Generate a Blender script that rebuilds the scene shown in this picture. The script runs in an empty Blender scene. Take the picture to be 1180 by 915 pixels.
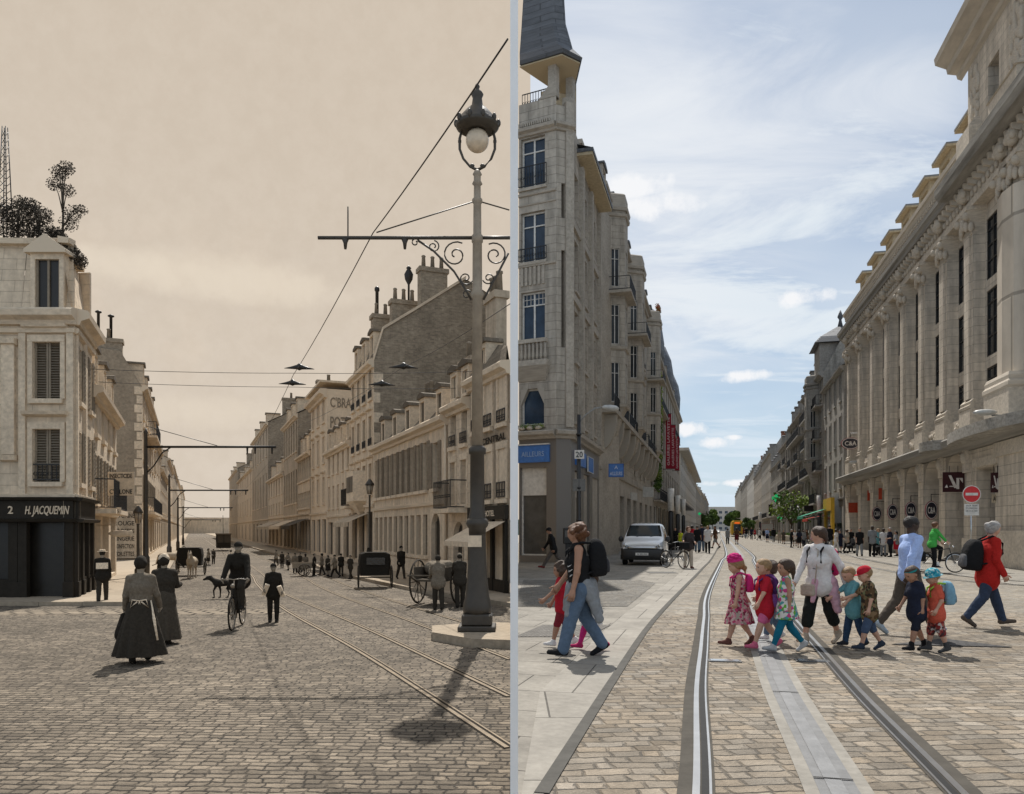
import bpy, math, random
import numpy as np
from mathutils import Matrix, Vector
random.seed(7); RNG = np.random.default_rng(5)
sc = bpy.context.scene
COL = sc.collection
PI = math.pi
F, CX, HY, ZC = 900.0, 590.0, 610.0, 1.55      # lens (in photo pixels), image centre, horizon row, eye height
GL = -0.55                                       # level of the old cobbled street
def R(a): return math.radians(a)
def gp(px, py, z=0.0):
    d = (ZC - z) * F / (py - HY)
    return Vector(((px - CX) / F * d, d, z))
def zp(py, d): return ZC + (HY - py) / F * d
def xp(px, d): return (px - CX) / F * d
# ------------------------------------------------------------------ mesh collector
class MB:
    def __init__(s, T=None):
        s.v = []; s.f = []; s.m = []; s.uv = []; s.sm = []; s.T = T or Matrix.Identity(4)
    def face(s, pts, m=0, sm=False, uv=None):
        pts = [Vector(p) for p in pts]
        if uv is None:
            n = Vector((0, 0, 0))
            for i in range(1, len(pts) - 1): n += (pts[i] - pts[0]).cross(pts[i + 1] - pts[0])
            ax, ay, az = abs(n.x), abs(n.y), abs(n.z)
            if az > ax and az > ay: uv = [(p.x, p.y) for p in pts]
            elif ay >= ax: uv = [(p.x, p.z) for p in pts]
            else: uv = [(p.y, p.z) for p in pts]
        k = len(s.v)
        s.v += [tuple(s.T @ p) for p in pts]
        s.f.append(tuple(range(k, k + len(pts)))); s.m.append(m); s.sm.append(sm); s.uv += uv
    def box(s, x0, y0, z0, x1, y1, z1, m=0, skip=''):
        a = [(x0, y0, z0), (x1, y0, z0), (x1, y1, z0), (x0, y1, z0), (x0, y0, z1), (x1, y0, z1), (x1, y1, z1), (x0, y1, z1)]
        for k, q in (('b', (3, 2, 1, 0)), ('t', (4, 5, 6, 7)), ('f', (0, 1, 5, 4)), ('r', (1, 2, 6, 5)), ('k', (2, 3, 7, 6)), ('l', (3, 0, 4, 7))):
            if k not in skip: s.face([a[i] for i in q], m)
    def bbox(s, x0, y0, z0, x1, y1, z1, b=.02, m=0):
        # box with chamfered edges
        def ring(z, i): return [(x0 + i, y0, z), (x1 - i, y0, z), (x1, y0 + i, z), (x1, y1 - i, z), (x1 - i, y1, z), (x0 + i, y1, z), (x0, y1 - i, z), (x0, y0 + i, z)]
        def ringi(z): return [(x0 + b, y0 + b, z), (x1 - b, y0 + b, z), (x1 - b, y0 + b, z), (x1 - b, y1 - b, z), (x1 - b, y1 - b, z), (x0 + b, y1 - b, z), (x0 + b, y1 - b, z), (x0 + b, y0 + b, z)]
        s.loft([ringi(z0), ring(z0 + b, b), ring(z1 - b, b), ringi(z1)], m, False, True)
    def loft(s, rings, m=0, sm=True, caps=True, shared=True):
        n = len(rings[0]); k = len(s.v)
        for r in rings: s.v += [tuple(s.T @ Vector(p)) for p in r]
        for i in range(len(rings) - 1):
            for j in range(n):
                a = k + i * n + j; b = k + i * n + (j + 1) % n
                s.f.append((a, b, b + n, a + n)); s.m.append(m); s.sm.append(sm)
                s.uv += [(j / n, i), ((j + 1) / n, i), ((j + 1) / n, i + 1), (j / n, i + 1)]
        if caps:
            for o, rv in ((0, True), ((len(rings) - 1) * n, False)):
                q = [k + o + j for j in range(n)]
                if rv: q.reverse()
                s.f.append(tuple(q)); s.m.append(m); s.sm.append(False); s.uv += [(0, 0)] * n
    def tube(s, pts, r, n=8, m=0, sm=True, caps=True):
        pts = [Vector(p) for p in pts]
        rr = r if isinstance(r, (list, tuple)) else [r] * len(pts)
        rings = []; up = None
        for i, p in enumerate(pts):
            t = (pts[min(i + 1, len(pts) - 1)] - pts[max(i - 1, 0)])
            t = t.normalized() if t.length > 1e-9 else Vector((0, 0, 1))
            if up is None: up = Vector((0, 0, 1)) if abs(t.z) < .9 else Vector((1, 0, 0))
            a = up.cross(t)
            if a.length < 1e-4: a = Vector((0, 1, 0)).cross(t)
            a.normalize(); b = t.cross(a).normalized(); up = b.copy()
            up = b
            rings.append([p + (a * math.cos(q) + b * math.sin(q)) * rr[i] for q in [2 * PI * j / n for j in range(n)]])
            up = b.cross(a) if False else (Vector((0, 0, 1)) if abs(t.z) < .9 else Vector((1, 0, 0)))
        s.loft(rings, m, sm, caps)
    def lathe(s, prof, c=(0, 0, 0), n=16, m=0, sm=True, axis='z', caps=True):
        c = Vector(c); rings = []
        for r, z in prof:
            ring = []
            for j in range(n):
                a = 2 * PI * j / n; x, y = r * math.cos(a), r * math.sin(a)
                ring.append(c + (Vector((x, y, z)) if axis == 'z' else Vector((z, x, y)) if axis == 'x' else Vector((x, z, y))))
            rings.append(ring)
        s.loft(rings, m, sm, caps)
    def prism(s, poly, y0, y1, m=0):        # polygon in (x, z), extruded along y
        s.loft([[(x, y0, z) for x, z in poly], [(x, y1, z) for x, z in poly]], m, False, True)
    def prismz(s, poly, z0, z1, m=0):
        n = len(poly)
        s.face([(x, y, z1) for x, y in poly], m); s.face([(x, y, z0) for x, y in reversed(poly)], m)
        for i in range(n):
            (x0, y0), (x1, y1) = poly[i], poly[(i + 1) % n]
            L = math.hypot(x1 - x0, y1 - y0)
            s.face([(x0, y0, z0), (x1, y1, z0), (x1, y1, z1), (x0, y0, z1)], m, False, [(0, z0), (L, z0), (L, z1), (0, z1)])
    def prof(s, prof, x0, x1, m=0):         # profile in (y, z) run along x: cornices, mouldings
        s.loft([[(x0, y, z) for y, z in prof], [(x1, y, z) for y, z in prof]], m, False, True)
    def sphere(s, c, r, n=12, m=0, k=8):
        r = r if isinstance(r, (tuple, list)) else (r, r, r)
        s.loft([[(c[0] + r[0] * math.sin(t) * math.cos(q), c[1] + r[1] * math.sin(t) * math.sin(q), c[2] - r[2] * math.cos(t)) for q in [2 * PI * j / n for j in range(n)]]
                for t in [max(.02, min(PI - .02, PI * i / k)) for i in range(k + 1)]], m, True, True)
    def build(s, name, mats, parent=None, loc=None):
        me = bpy.data.meshes.new(name); me.from_pydata(s.v, [], s.f)
        mats = mats if isinstance(mats, (list, tuple)) else [mats]
        for q in mats: me.materials.append(q)
        me.polygons.foreach_set('material_index', s.m); me.polygons.foreach_set('use_smooth', s.sm)
        uvl = me.uv_layers.new(name='UVMap'); uvl.data.foreach_set('uv', [c for u in s.uv for c in u])
        me.update()
        o = bpy.data.objects.new(name, me); COL.objects.link(o)
        if parent is not None: o.parent = parent
        if loc is not None: o.location = loc
        return o
def tag(o, label=None, cat=None, group=None, kind=None):
    if label: o['label'] = label
    if cat: o['category'] = cat
    if group: o['group'] = group
    if kind: o['kind'] = kind
    return o
def empty(name, loc=(0, 0, 0), rz=0, label=None, cat=None, group=None):
    o = bpy.data.objects.new(name, None); COL.objects.link(o); o.location = loc; o.rotation_euler = (0, 0, rz)
    o.empty_display_size = .1
    return tag(o, label, cat, group)
def copy_tree(o, parent=None):
    c = o.copy(); COL.objects.link(c)
    if parent is not None: c.parent = parent
    for ch in list(o.children): copy_tree(ch, c)
    return c
# ------------------------------------------------------------------ materials
def nd(nt, t, **k):
    n = nt.nodes.new(t)
    for a, b in k.items(): setattr(n, a, b)
    return n
def mat(name, col, rough=.8, metal=0, noise=(6, .18), bump=(30, .15), brick=None, uv=False, alpha=None, emis=None, coat=0, stain=0, spec=None, warp=0.0, streak=0):
    m = bpy.data.materials.new(name); m.use_nodes = True; nt = m.node_tree; L = nt.links.new
    b = nt.nodes['Principled BSDF']; b.inputs['Roughness'].default_value = rough; b.inputs['Metallic'].default_value = metal
    if coat: b.inputs['Coat Weight'].default_value = coat; b.inputs['Coat Roughness'].default_value = .06
    if spec is None and rough > .65: spec = .18
    if spec is not None: b.inputs['Specular IOR Level'].default_value = spec
    c4 = (*col, 1)
    tc = nd(nt, 'ShaderNodeTexCoord'); vec = tc.outputs['UV' if (uv or brick) else 'Object']
    vec_in = vec
    csock = None; hsock = None
    if brick:
        bw, bh, mo, dark, var = brick
        if warp:
            wn = nd(nt, 'ShaderNodeTexNoise'); wn.inputs['Scale'].default_value = 1.6 / bw * .5; wn.inputs['Detail'].default_value = 2; L(vec, wn.inputs['Vector'])
            sb = nd(nt, 'ShaderNodeVectorMath', operation='SUBTRACT'); sb.inputs[1].default_value = (.5, .5, .5); L(wn.outputs['Color'], sb.inputs[0])
            sl = nd(nt, 'ShaderNodeVectorMath', operation='SCALE'); sl.inputs['Scale'].default_value = warp; L(sb.outputs[0], sl.inputs[0])
            ad = nd(nt, 'ShaderNodeVectorMath', operation='ADD'); L(vec, ad.inputs[0]); L(sl.outputs[0], ad.inputs[1]); vec = ad.outputs[0]
        br = nd(nt, 'ShaderNodeTexBrick'); L(vec, br.inputs['Vector'])
        br.inputs['Scale'].default_value = 1; br.inputs['Brick Width'].default_value = bw; br.inputs['Row Height'].default_value = bh
        br.inputs['Mortar Size'].default_value = mo; br.inputs['Mortar Smooth'].default_value = .45
        br.inputs['Color1'].default_value = (*[x * (1 - var) for x in col], 1); br.inputs['Color2'].default_value = (*[min(1, x * (1 + var)) for x in col], 1)
        br.inputs['Mortar'].default_value = (*[x * dark for x in col], 1)
        csock = br.outputs['Color']; hsock = br.outputs['Fac']
    if noise:
        def mult(cs, fac_socket, lo, hi, fmin=.3, fmax=.7):
            mr = nd(nt, 'ShaderNodeMapRange'); mr.inputs['From Min'].default_value = fmin; mr.inputs['From Max'].default_value = fmax
            mr.inputs['To Min'].default_value = lo; mr.inputs['To Max'].default_value = hi; L(fac_socket, mr.inputs['Value'])
            mx = nd(nt, 'ShaderNodeVectorMath', operation='SCALE')
            if cs is None: mx.inputs[0].default_value = col
            else: L(cs, mx.inputs[0])
            L(mr.outputs[0], mx.inputs['Scale']); return mx.outputs[0]
        n1 = nd(nt, 'ShaderNodeTexNoise'); n1.inputs['Scale'].default_value = noise[0]; n1.inputs['Detail'].default_value = 5; n1.inputs['Roughness'].default_value = .62; L(vec_in, n1.inputs['Vector'])
        csock = mult(csock, n1.outputs['Fac'], 1 - noise[1], 1 + noise[1])
        if stain:
            n2 = nd(nt, 'ShaderNodeTexNoise'); n2.inputs['Scale'].default_value = noise[0] * .11; n2.inputs['Detail'].default_value = 6; n2.inputs['Roughness'].default_value = .7; L(vec_in, n2.inputs['Vector'])
            csock = mult(csock, n2.outputs['Fac'], 1 - stain, 1 + stain * .5)
        if streak:
            mp = nd(nt, 'ShaderNodeMapping'); mp.inputs['Scale'].default_value = (2.2, .22, 1); L(vec_in, mp.inputs['Vector'])
            n3 = nd(nt, 'ShaderNodeTexNoise'); n3.inputs['Scale'].default_value = 1.3; n3.inputs['Detail'].default_value = 5; L(mp.outputs[0], n3.inputs['Vector'])
            csock = mult(csock, n3.outputs['Fac'], 1 - streak, 1 + streak * .35, .38, .6)
    if csock is not None: L(csock, b.inputs['Base Color'])
    else: b.inputs['Base Color'].default_value = c4
    if bump or hsock:
        nb = nd(nt, 'ShaderNodeTexNoise'); nb.inputs['Scale'].default_value = bump[0] if bump else 20; nb.inputs['Detail'].default_value = 4; L(vec_in, nb.inputs['Vector'])
        bp = nd(nt, 'ShaderNodeBump'); bp.inputs['Strength'].default_value = bump[1] if bump else .1; bp.inputs['Distance'].default_value = .02; L(nb.outputs['Fac'], bp.inputs['Height'])
        if hsock:
            bq = nd(nt, 'ShaderNodeBump', invert=True); bq.inputs['Strength'].default_value = .8; bq.inputs['Distance'].default_value = .02 if bw < .5 else .01
            L(hsock, bq.inputs['Height']); L(bp.outputs[0], bq.inputs['Normal']); L(bq.outputs[0], b.inputs['Normal'])
        else: L(bp.outputs[0], b.inputs['Normal'])
    if emis: b.inputs['Emission Color'].default_value = (*emis[0], 1); b.inputs['Emission Strength'].default_value = emis[1]
    return m
def spots(name, cols, scale=40, rough=.9):       # printed fabric: irregular coloured blotches
    m = bpy.data.materials.new(name); m.use_nodes = True; nt = m.node_tree; L = nt.links.new
    b = nt.nodes['Principled BSDF']; b.inputs['Roughness'].default_value = rough; b.inputs['Specular IOR Level'].default_value = .15
    tc = nd(nt, 'ShaderNodeTexCoord'); v = nd(nt, 'ShaderNodeTexVoronoi'); v.inputs['Scale'].default_value = scale; L(tc.outputs['Object'], v.inputs['Vector'])
    sx = nd(nt, 'ShaderNodeSeparateColor'); L(v.outputs['Color'], sx.inputs[0])
    cr = nd(nt, 'ShaderNodeValToRGB'); cr.color_ramp.interpolation = 'CONSTANT'; L(sx.outputs[0], cr.inputs[0])
    while len(cr.color_ramp.elements) < len(cols): cr.color_ramp.elements.new(.5)
    for i, c in enumerate(cols): cr.color_ramp.elements[i].position = i / len(cols); cr.color_ramp.elements[i].color = (*c, 1)
    L(cr.outputs[0], b.inputs['Base Color']); return m
def glass(name, col=(.02, .025, .03), rough=.06):
    return mat(name, col, rough + .05, noise=(1.2, .35), bump=(2.5, .02), spec=.35)
def sep(L, t=1.0): return (L * 1.0, L * .815, L * .60)
M = {}
def S(name, L, **k):
    if name not in M: M[name] = mat(name, sep(L), **k)
    return M[name]
# modern stone and trim
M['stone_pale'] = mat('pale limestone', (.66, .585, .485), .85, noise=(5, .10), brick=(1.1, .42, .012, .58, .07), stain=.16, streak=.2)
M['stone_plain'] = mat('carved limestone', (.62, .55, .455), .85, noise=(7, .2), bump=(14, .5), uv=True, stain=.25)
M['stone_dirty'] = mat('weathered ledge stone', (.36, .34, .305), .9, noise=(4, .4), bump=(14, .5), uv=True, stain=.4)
M['stone_warm'] = mat('sandy limestone', (.43, .385, .325), .85, noise=(5, .11), brick=(1.0, .4, .012, .55, .08), stain=.18, streak=.22)
M['stone_warm_plain'] = mat('sandy carved stone', (.42, .375, .315), .85, noise=(7, .2), bump=(14, .5), uv=True, stain=.25)
M['stone_grey'] = mat('grey weathered stone', (.34, .32, .285), .9, noise=(5, .2), brick=(.9, .36, .008, .7, .06), stain=.3, streak=.3)
M['stone_grey_plain'] = mat('grey carved stone', (.35, .33, .30), .9, noise=(7, .25), bump=(14, .5), uv=True, stain=.3)
M['granite'] = mat('polished brown granite', (.17, .15, .13), .35, noise=(40, .3), bump=None, uv=True)
M['render_white'] = mat('white render', (.5, .48, .44), .9, uv=True, stain=.15)
M['render_grey'] = mat('grey render', (.37, .35, .315), .9, uv=True, stain=.2, streak=.2)
M['slate'] = mat('slate roof', (.10, .105, .115), .55, noise=(8, .25), brick=(.25, .14, .006, .55, .2))
M['zinc'] = mat('zinc roof', (.22, .23, .24), .45, .3, uv=True)
M['brick_red'] = mat('red brick', (.22, .10, .065), .9, brick=(.22, .07, .008, 1.6, .2))
M['glass'] = glass('window glass')
M['glass_blue'] = glass('sky facing glass', (.03, .05, .08), .03)
M['glass_shop'] = glass('shop glass', (.085, .083, .078), .05)
M['frame_white'] = mat('white window frame', (.62, .60, .56), .5)
M['frame_dark'] = mat('dark metal frame', (.02, .02, .02), .4)
M['iron'] = mat('black wrought iron', (.012, .012, .013), .5)
M['plaster_cream'] = mat('cream soffit', (.52, .43, .29), .85, uv=True)
M['chrome'] = mat('brushed steel', (.55, .56, .57), .25, 1, bump=None, noise=None)
M['rubber'] = mat('tyre rubber', (.015, .015, .015), .8)
M['white_paint'] = mat('white paint', (.92, .92, .92), .35, noise=(3, .04), bump=None)
def flat(name, col, rough=.7, **k):
    if name not in M: M[name] = mat(name, col, rough, **k)
    return M[name]
# sepia palette
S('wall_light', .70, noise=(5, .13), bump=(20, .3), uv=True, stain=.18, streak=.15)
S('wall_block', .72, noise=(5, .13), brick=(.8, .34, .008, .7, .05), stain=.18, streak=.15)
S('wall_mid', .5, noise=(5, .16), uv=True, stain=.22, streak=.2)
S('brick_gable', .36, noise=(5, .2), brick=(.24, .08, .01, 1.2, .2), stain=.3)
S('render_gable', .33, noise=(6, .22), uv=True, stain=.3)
S('render_pale', .76, noise=(5, .1), uv=True, stain=.15)
S('roof_dark', .2, noise=(8, .25), brick=(.25, .15, .006, .6, .2))
S('trim', .72, noise=(7, .2), bump=(14, .4), uv=True, stain=.2)
S('shutter', .27); S('shutter_light', .5); S('void', .02, rough=.35); S('shop_dark', .03, rough=.6, spec=.15); S('iron_old', .02, rough=.5)
S('paint_light', .7); S('awning', .65); S('lamp_grey', .32, rough=.6); S('lamp_dark', .055, rough=.5); S('opal', .7, rough=.25); S('leaf', .045); S('wood', .08)
def setts(name, col, w, h, joint, dark, var, warp=.3, rough=.8, depth=.02, jit=.4, stain=.2, tint=(1, .93, .84), ju=1.0, fill=.15, gr=.9):
    """hand-laid stones: rows of uneven width, every stone with its own tone, rounded edges and sandy joints"""
    m = bpy.data.materials.new(name); m.use_nodes = True; nt = m.node_tree; L = nt.links.new; b = nt.nodes['Principled BSDF']
    def mt(op, a, c=None, e=None):
        n = nd(nt, 'ShaderNodeMath', operation=op)
        for i, x in enumerate((a, c, e)):
            if x is None: continue
            if isinstance(x, (int, float)): n.inputs[i].default_value = x
            else: L(x, n.inputs[i])
        return n.outputs[0]
    def noise(v, s, d=4, ro=.6):
        n = nd(nt, 'ShaderNodeTexNoise'); n.inputs['Scale'].default_value = s; n.inputs['Detail'].default_value = d; n.inputs['Roughness'].default_value = ro; L(v, n.inputs['Vector']); return n.outputs
    def white(x, y):
        cb = nd(nt, 'ShaderNodeCombineXYZ'); L(x, cb.inputs[0])
        if isinstance(y, (int, float)): cb.inputs[1].default_value = y
        else: L(y, cb.inputs[1])
        n = nd(nt, 'ShaderNodeTexWhiteNoise', noise_dimensions='2D'); L(cb.outputs[0], n.inputs['Vector']); return n.outputs['Value']
    def rng(x, a, c, lo, hi):
        n = nd(nt, 'ShaderNodeMapRange'); n.interpolation_type = 'SMOOTHSTEP'; L(x, n.inputs['Value'])
        for k, v in zip(('From Min', 'From Max', 'To Min', 'To Max'), (a, c, lo, hi)): n.inputs[k].default_value = v
        return n.outputs[0]
    tc = nd(nt, 'ShaderNodeTexCoord'); UV = tc.outputs['UV']; sx = nd(nt, 'ShaderNodeSeparateXYZ'); L(UV, sx.inputs[0])
    wn = noise(UV, 2.2 / w * .3, 3)['Color']; sw = nd(nt, 'ShaderNodeSeparateColor'); L(wn, sw.inputs[0])
    u = mt('ADD', mt('DIVIDE', sx.outputs[0], w), mt('MULTIPLY', mt('SUBTRACT', sw.outputs[0], .5), warp)); v = mt('ADD', mt('DIVIDE', sx.outputs[1], h), mt('MULTIPLY', mt('SUBTRACT', sw.outputs[1], .5), warp * 1.2))
    row = mt('FLOOR', v); fv = mt('FRACT', v); u = mt('ADD', u, mt('MULTIPLY', white(row, 3.7), 9.0))
    i = mt('FLOOR', u); f = mt('FRACT', u); j0 = mt('MULTIPLY', white(i, row), jit); c = mt('SUBTRACT', i, mt('LESS_THAN', f, j0)); c1 = mt('ADD', c, 1.0)
    dl = mt('SUBTRACT', u, mt('ADD', c, mt('MULTIPLY', white(c, row), jit))); dr_ = mt('SUBTRACT', mt('ADD', c1, mt('MULTIPLY', white(c1, row), jit)), u)
    du = mt('MULTIPLY', mt('MINIMUM', dl, dr_), w * ju); dv = mt('MULTIPLY', mt('MINIMUM', fv, mt('SUBTRACT', 1.0, fv)), h)
    # rounded corners: combine both edge distances
    k = mt('MINIMUM', du, dv); e = mt('ADD', k, mt('MULTIPLY', mt('SUBTRACT', noise(UV, 55, 3)['Fac'], .5), joint * 1.5))
    corner = mt('SQRT', mt('ADD', mt('POWER', mt('MAXIMUM', mt('SUBTRACT', joint * 2.4, du), 0), 2), mt('POWER', mt('MAXIMUM', mt('SUBTRACT', joint * 2.4, dv), 0), 2)))
    e = mt('MINIMUM', e, mt('ADD', mt('SUBTRACT', joint * 2.4, corner), mt('MULTIPLY', mt('SUBTRACT', noise(UV, 55, 3)['Fac'], .5), joint * 1.5)))
    sn = nd(nt, 'ShaderNodeMath', operation='SUBTRACT'); sn.inputs[0].default_value = 1.0; L(mt('MULTIPLY', mt('SUBTRACT', 1.0, rng(e, joint * .35, joint * 1.15, 0, 1)), rng(noise(UV, 4.5, 4, .7)['Fac'], .36, .58, fill, 1)), sn.inputs[1]); stone = sn.outputs[0]; dome = rng(e, joint * .3, joint * 3.2, 0, 1)
    idn = white(mt('ADD', c, .37), mt('ADD', row, .71)); idn2 = white(mt('ADD', c, 9.37), mt('ADD', row, 4.71))
    br = mt('ADD', 1 - var, mt('MULTIPLY', idn, 2 * var)); grain = mt('ADD', 1 - gr / 2, mt('MULTIPLY', noise(UV, 42, 6, .78)['Fac'], gr)); big = rng(noise(UV, .35, 5, .65)['Fac'], .3, .7, 1 - stain, 1 + stain * .4); mid = rng(noise(UV, 3.5, 5, .7)['Fac'], .3, .7, .78, 1.18)
    tot = mt('MULTIPLY', mt('MULTIPLY', br, grain), mt('MULTIPLY', big, mid))
    mx = nd(nt, 'ShaderNodeMix', data_type='RGBA'); mx.inputs[6].default_value = (*col, 1); mx.inputs[7].default_value = (*[x * y for x, y in zip(col, tint)], 1); L(idn2, mx.inputs[0])
    sc1 = nd(nt, 'ShaderNodeVectorMath', operation='SCALE'); L(mx.outputs[2], sc1.inputs[0]); L(tot, sc1.inputs['Scale'])
    jm = nd(nt, 'ShaderNodeMix', data_type='RGBA'); L(stone, jm.inputs[0]); jm.inputs[6].default_value = (*[x * dark for x in col], 1); L(sc1.outputs[0], jm.inputs[7]); L(jm.outputs[2], b.inputs['Base Color'])
    b.inputs['Roughness'].default_value = rough; b.inputs['Specular IOR Level'].default_value = .25
    hgt = mt('ADD', mt('MULTIPLY', dome, 1.0), mt('ADD', mt('MULTIPLY', noise(UV, 28, 4)['Fac'], .35), mt('MULTIPLY', idn, .35)))
    bp = nd(nt, 'ShaderNodeBump'); bp.inputs['Strength'].default_value = .9; bp.inputs['Distance'].default_value = depth; L(hgt, bp.inputs['Height']); L(bp.outputs[0], b.inputs['Normal'])
    return m
# ------------------------------------------------------------------ camera, world, sun
cam = bpy.data.cameras.new('camera'); co = bpy.data.objects.new('camera', cam); COL.objects.link(co)
co.location = (0, 0, ZC); co.rotation_euler = (PI / 2, 0, 0)
cam.sensor_width = 36; cam.lens = 36 * F / 1180; cam.shift_y = (HY - 457.5) / 1180; cam.clip_end = 5000; cam.clip_start = .05
sc.camera = co
sc.view_settings.view_transform = 'Standard'; sc.view_settings.look = 'None'; sc.view_settings.exposure = 0; sc.view_settings.gamma = 1
sc.view_settings.use_curve_mapping = False
sc.cycles.use_denoising = True
SUN_EL, SUN_AZ = R(55), R(1.5)                     # azimuth measured clockwise from +Y
sl = bpy.data.lights.new('sun', 'SUN'); sl.energy = 4.9; sl.angle = R(.5); sl.color = (1, .96, .90)
so = bpy.data.objects.new('sun', sl); COL.objects.link(so)
sd = Vector((math.sin(SUN_AZ) * math.cos(SUN_EL), math.cos(SUN_AZ) * math.cos(SUN_EL), math.sin(SUN_EL)))
so.rotation_euler = sd.to_track_quat('Z', 'Y').to_euler(); so.location = (0, 0, 60)
w = bpy.data.worlds.new('World'); sc.world = w; w.use_nodes = True
def build_world():
    nt = w.node_tree; L = nt.links.new; bg = nt.nodes['Background']
    def math_(op, a, b=None, c=None):
        n = nd(nt, 'ShaderNodeMath', operation=op)
        for i, x in enumerate((a, b, c)):
            if x is None: continue
            if isinstance(x, (int, float)): n.inputs[i].default_value = x
            else: L(x, n.inputs[i])
        return n.outputs[0]
    def rng(x, a, b, c, d, smooth=True):
        n = nd(nt, 'ShaderNodeMapRange'); n.interpolation_type = 'SMOOTHSTEP' if smooth else 'LINEAR'
        L(x, n.inputs['Value'])
        for k, v in zip(('From Min', 'From Max', 'To Min', 'To Max'), (a, b, c, d)): n.inputs[k].default_value = v
        return n.outputs[0]
    def mix(f, a, b):
        n = nd(nt, 'ShaderNodeMix', data_type='RGBA')
        if isinstance(f, float): n.inputs[0].default_value = f
        else: L(f, n.inputs[0])
        for i, x in ((6, a), (7, b)):
            if isinstance(x, tuple): n.inputs[i].default_value = (*x, 1)
            else: L(x, n.inputs[i])
        return n.outputs[2]
    sky = nd(nt, 'ShaderNodeTexSky', sky_type='NISHITA'); sky.sun_disc = False; sky.sun_elevation = SUN_EL; sky.sun_rotation = SUN_AZ
    sky.air_density = 1.0; sky.dust_density = .7; sky.ozone_density = 1.2
    tc = nd(nt, 'ShaderNodeTexCoord'); D = tc.outputs['Generated']
    sx = nd(nt, 'ShaderNodeSeparateXYZ'); L(D, sx.inputs[0]); X, Y, Z = sx.outputs
    K = 10.0                                      # Background strength is .1
    # wisps: noise on the sky plane
    zc = math_('MAXIMUM', Z, .04)
    cb = nd(nt, 'ShaderNodeCombineXYZ'); L(math_('DIVIDE', X, math_('ADD', zc, .12)), cb.inputs[0]); L(math_('DIVIDE', Y, math_('ADD', zc, .12)), cb.inputs[1])
    def noise(v, s, det, ro, dist=0):
        n = nd(nt, 'ShaderNodeTexNoise'); n.inputs['Scale'].default_value = s; n.inputs['Detail'].default_value = det; n.inputs['Roughness'].default_value = ro; n.inputs['Distortion'].default_value = dist
        L(v, n.inputs['Vector']); return n.outputs['Fac']
    mp = nd(nt, 'ShaderNodeMapping'); mp.inputs['Rotation'].default_value = (0, 0, R(35)); mp.inputs['Scale'].default_value = (.8, 1.7, 1); L(cb.outputs[0], mp.inputs[0])
    wisp = rng(noise(mp.outputs[0], .9, 8, .62, .6), .43, .64, 0, .95)
    veil = rng(noise(cb.outputs[0], .45, 4, .55), .34, .66, .08, .72)
    sc_ = nd(nt, 'ShaderNodeMix', data_type='RGBA', blend_type='MULTIPLY'); sc_.inputs[0].default_value = 1.0
    L(sky.outputs[0], sc_.inputs[6]); sc_.inputs[7].default_value = (.70, .79, .86, 1)
    base = sc_.outputs[2]
    blue = mix(math_('MAXIMUM', wisp, veil), base, (.79 * K, .85 * K, .90 * K))
    blue = mix(rng(Z, .0, .30, .75, 0), blue, (.64 * K, .76 * K, .88 * K))
    for px, py, a, b in ((700, 70, 190, 120), (860, 150, 170, 70), (640, 330, 200, 120)):
        v = Vector(((px - CX) / F, 1, (HY - py) / F)).normalized(); ax = (v.cross(Vector((0, 0, 1)))).normalized(); ay = ax.cross(v); dd = []
        for u_, q in ((ax, a), (ay, b)):
            n = nd(nt, 'ShaderNodeVectorMath', operation='DOT_PRODUCT'); L(D, n.inputs[0]); n.inputs[1].default_value = u_; dd.append(math_('POWER', math_('ABSOLUTE', math_('MULTIPLY', n.outputs['Value'], F / q)), 2))
        blue = mix(rng(math_('ADD', math_('ADD', dd[0], dd[1]), math_('MULTIPLY', math_('SUBTRACT', noise(mp.outputs[0], 1.7, 7, .6, .8), .5), 4.5)), -.4, 1.9, .72, 0), blue, (.84 * K, .87 * K, .91 * K))
    # small cumulus puffs (direction, half width, half height)
    puffs = [(731, 213, 30, 12), (757, 238, 36, 11), (925, 343, 26, 9), (858, 434, 28, 7), (823, 511, 20, 7), (843, 504, 9, 3), (790, 495, 22, 8), (840, 557, 26, 4)]
    nz = noise(D, 26, 6, .62); tot = None
    for px, py, a, b in puffs:
        v = Vector(((px - CX) / F, 1, (HY - py) / F)).normalized()
        ax = (v.cross(Vector((0, 0, 1)))).normalized(); ay = ax.cross(v)
        def dot(u):
            n = nd(nt, 'ShaderNodeVectorMath', operation='DOT_PRODUCT'); L(D, n.inputs[0]); n.inputs[1].default_value = u; return n.outputs['Value']
        e = math_('ADD', math_('POWER', math_('ABSOLUTE', math_('MULTIPLY', dot(ax), F / a)), 2), math_('POWER', math_('ABSOLUTE', math_('MULTIPLY', dot(ay), F / b)), 2))
        p = math_('MULTIPLY', math_('SUBTRACT', 1.35, math_('ADD', e, math_('MULTIPLY', math_('SUBTRACT', nz, .5), 5.0))), .9)
        p = math_('MULTIPLY', math_('MINIMUM', math_('MAXIMUM', p, 0), 1), math_('GREATER_THAN', dot(v), 0))
        tot = p if tot is None else math_('MAXIMUM', tot, p)
    blue = mix(tot, blue, (.92 * K, .93 * K, .95 * K))
    # the old street's hazy brownish sky
    c1 = rng(noise(D, 7, 5, .55), .45, .7, 0, 1); band = math_('MULTIPLY', rng(Z, .05, .2, 0, 1), rng(Z, .26, .4, 1, 0))
    sepia = mix(rng(Z, 0, .55, 0, 1), (.70 * K, .61 * K, .51 * K), (.65 * K, .56 * K, .46 * K))
    sepia = mix(math_('MULTIPLY', math_('MULTIPLY', c1, band), .55), sepia, (.76 * K, .64 * K, .51 * K))
    sepia = mix(rng(noise(D, 40, 6, .7), .3, .7, 0, .12), sepia, (.40 * K, .31 * K, .22 * K))
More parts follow.
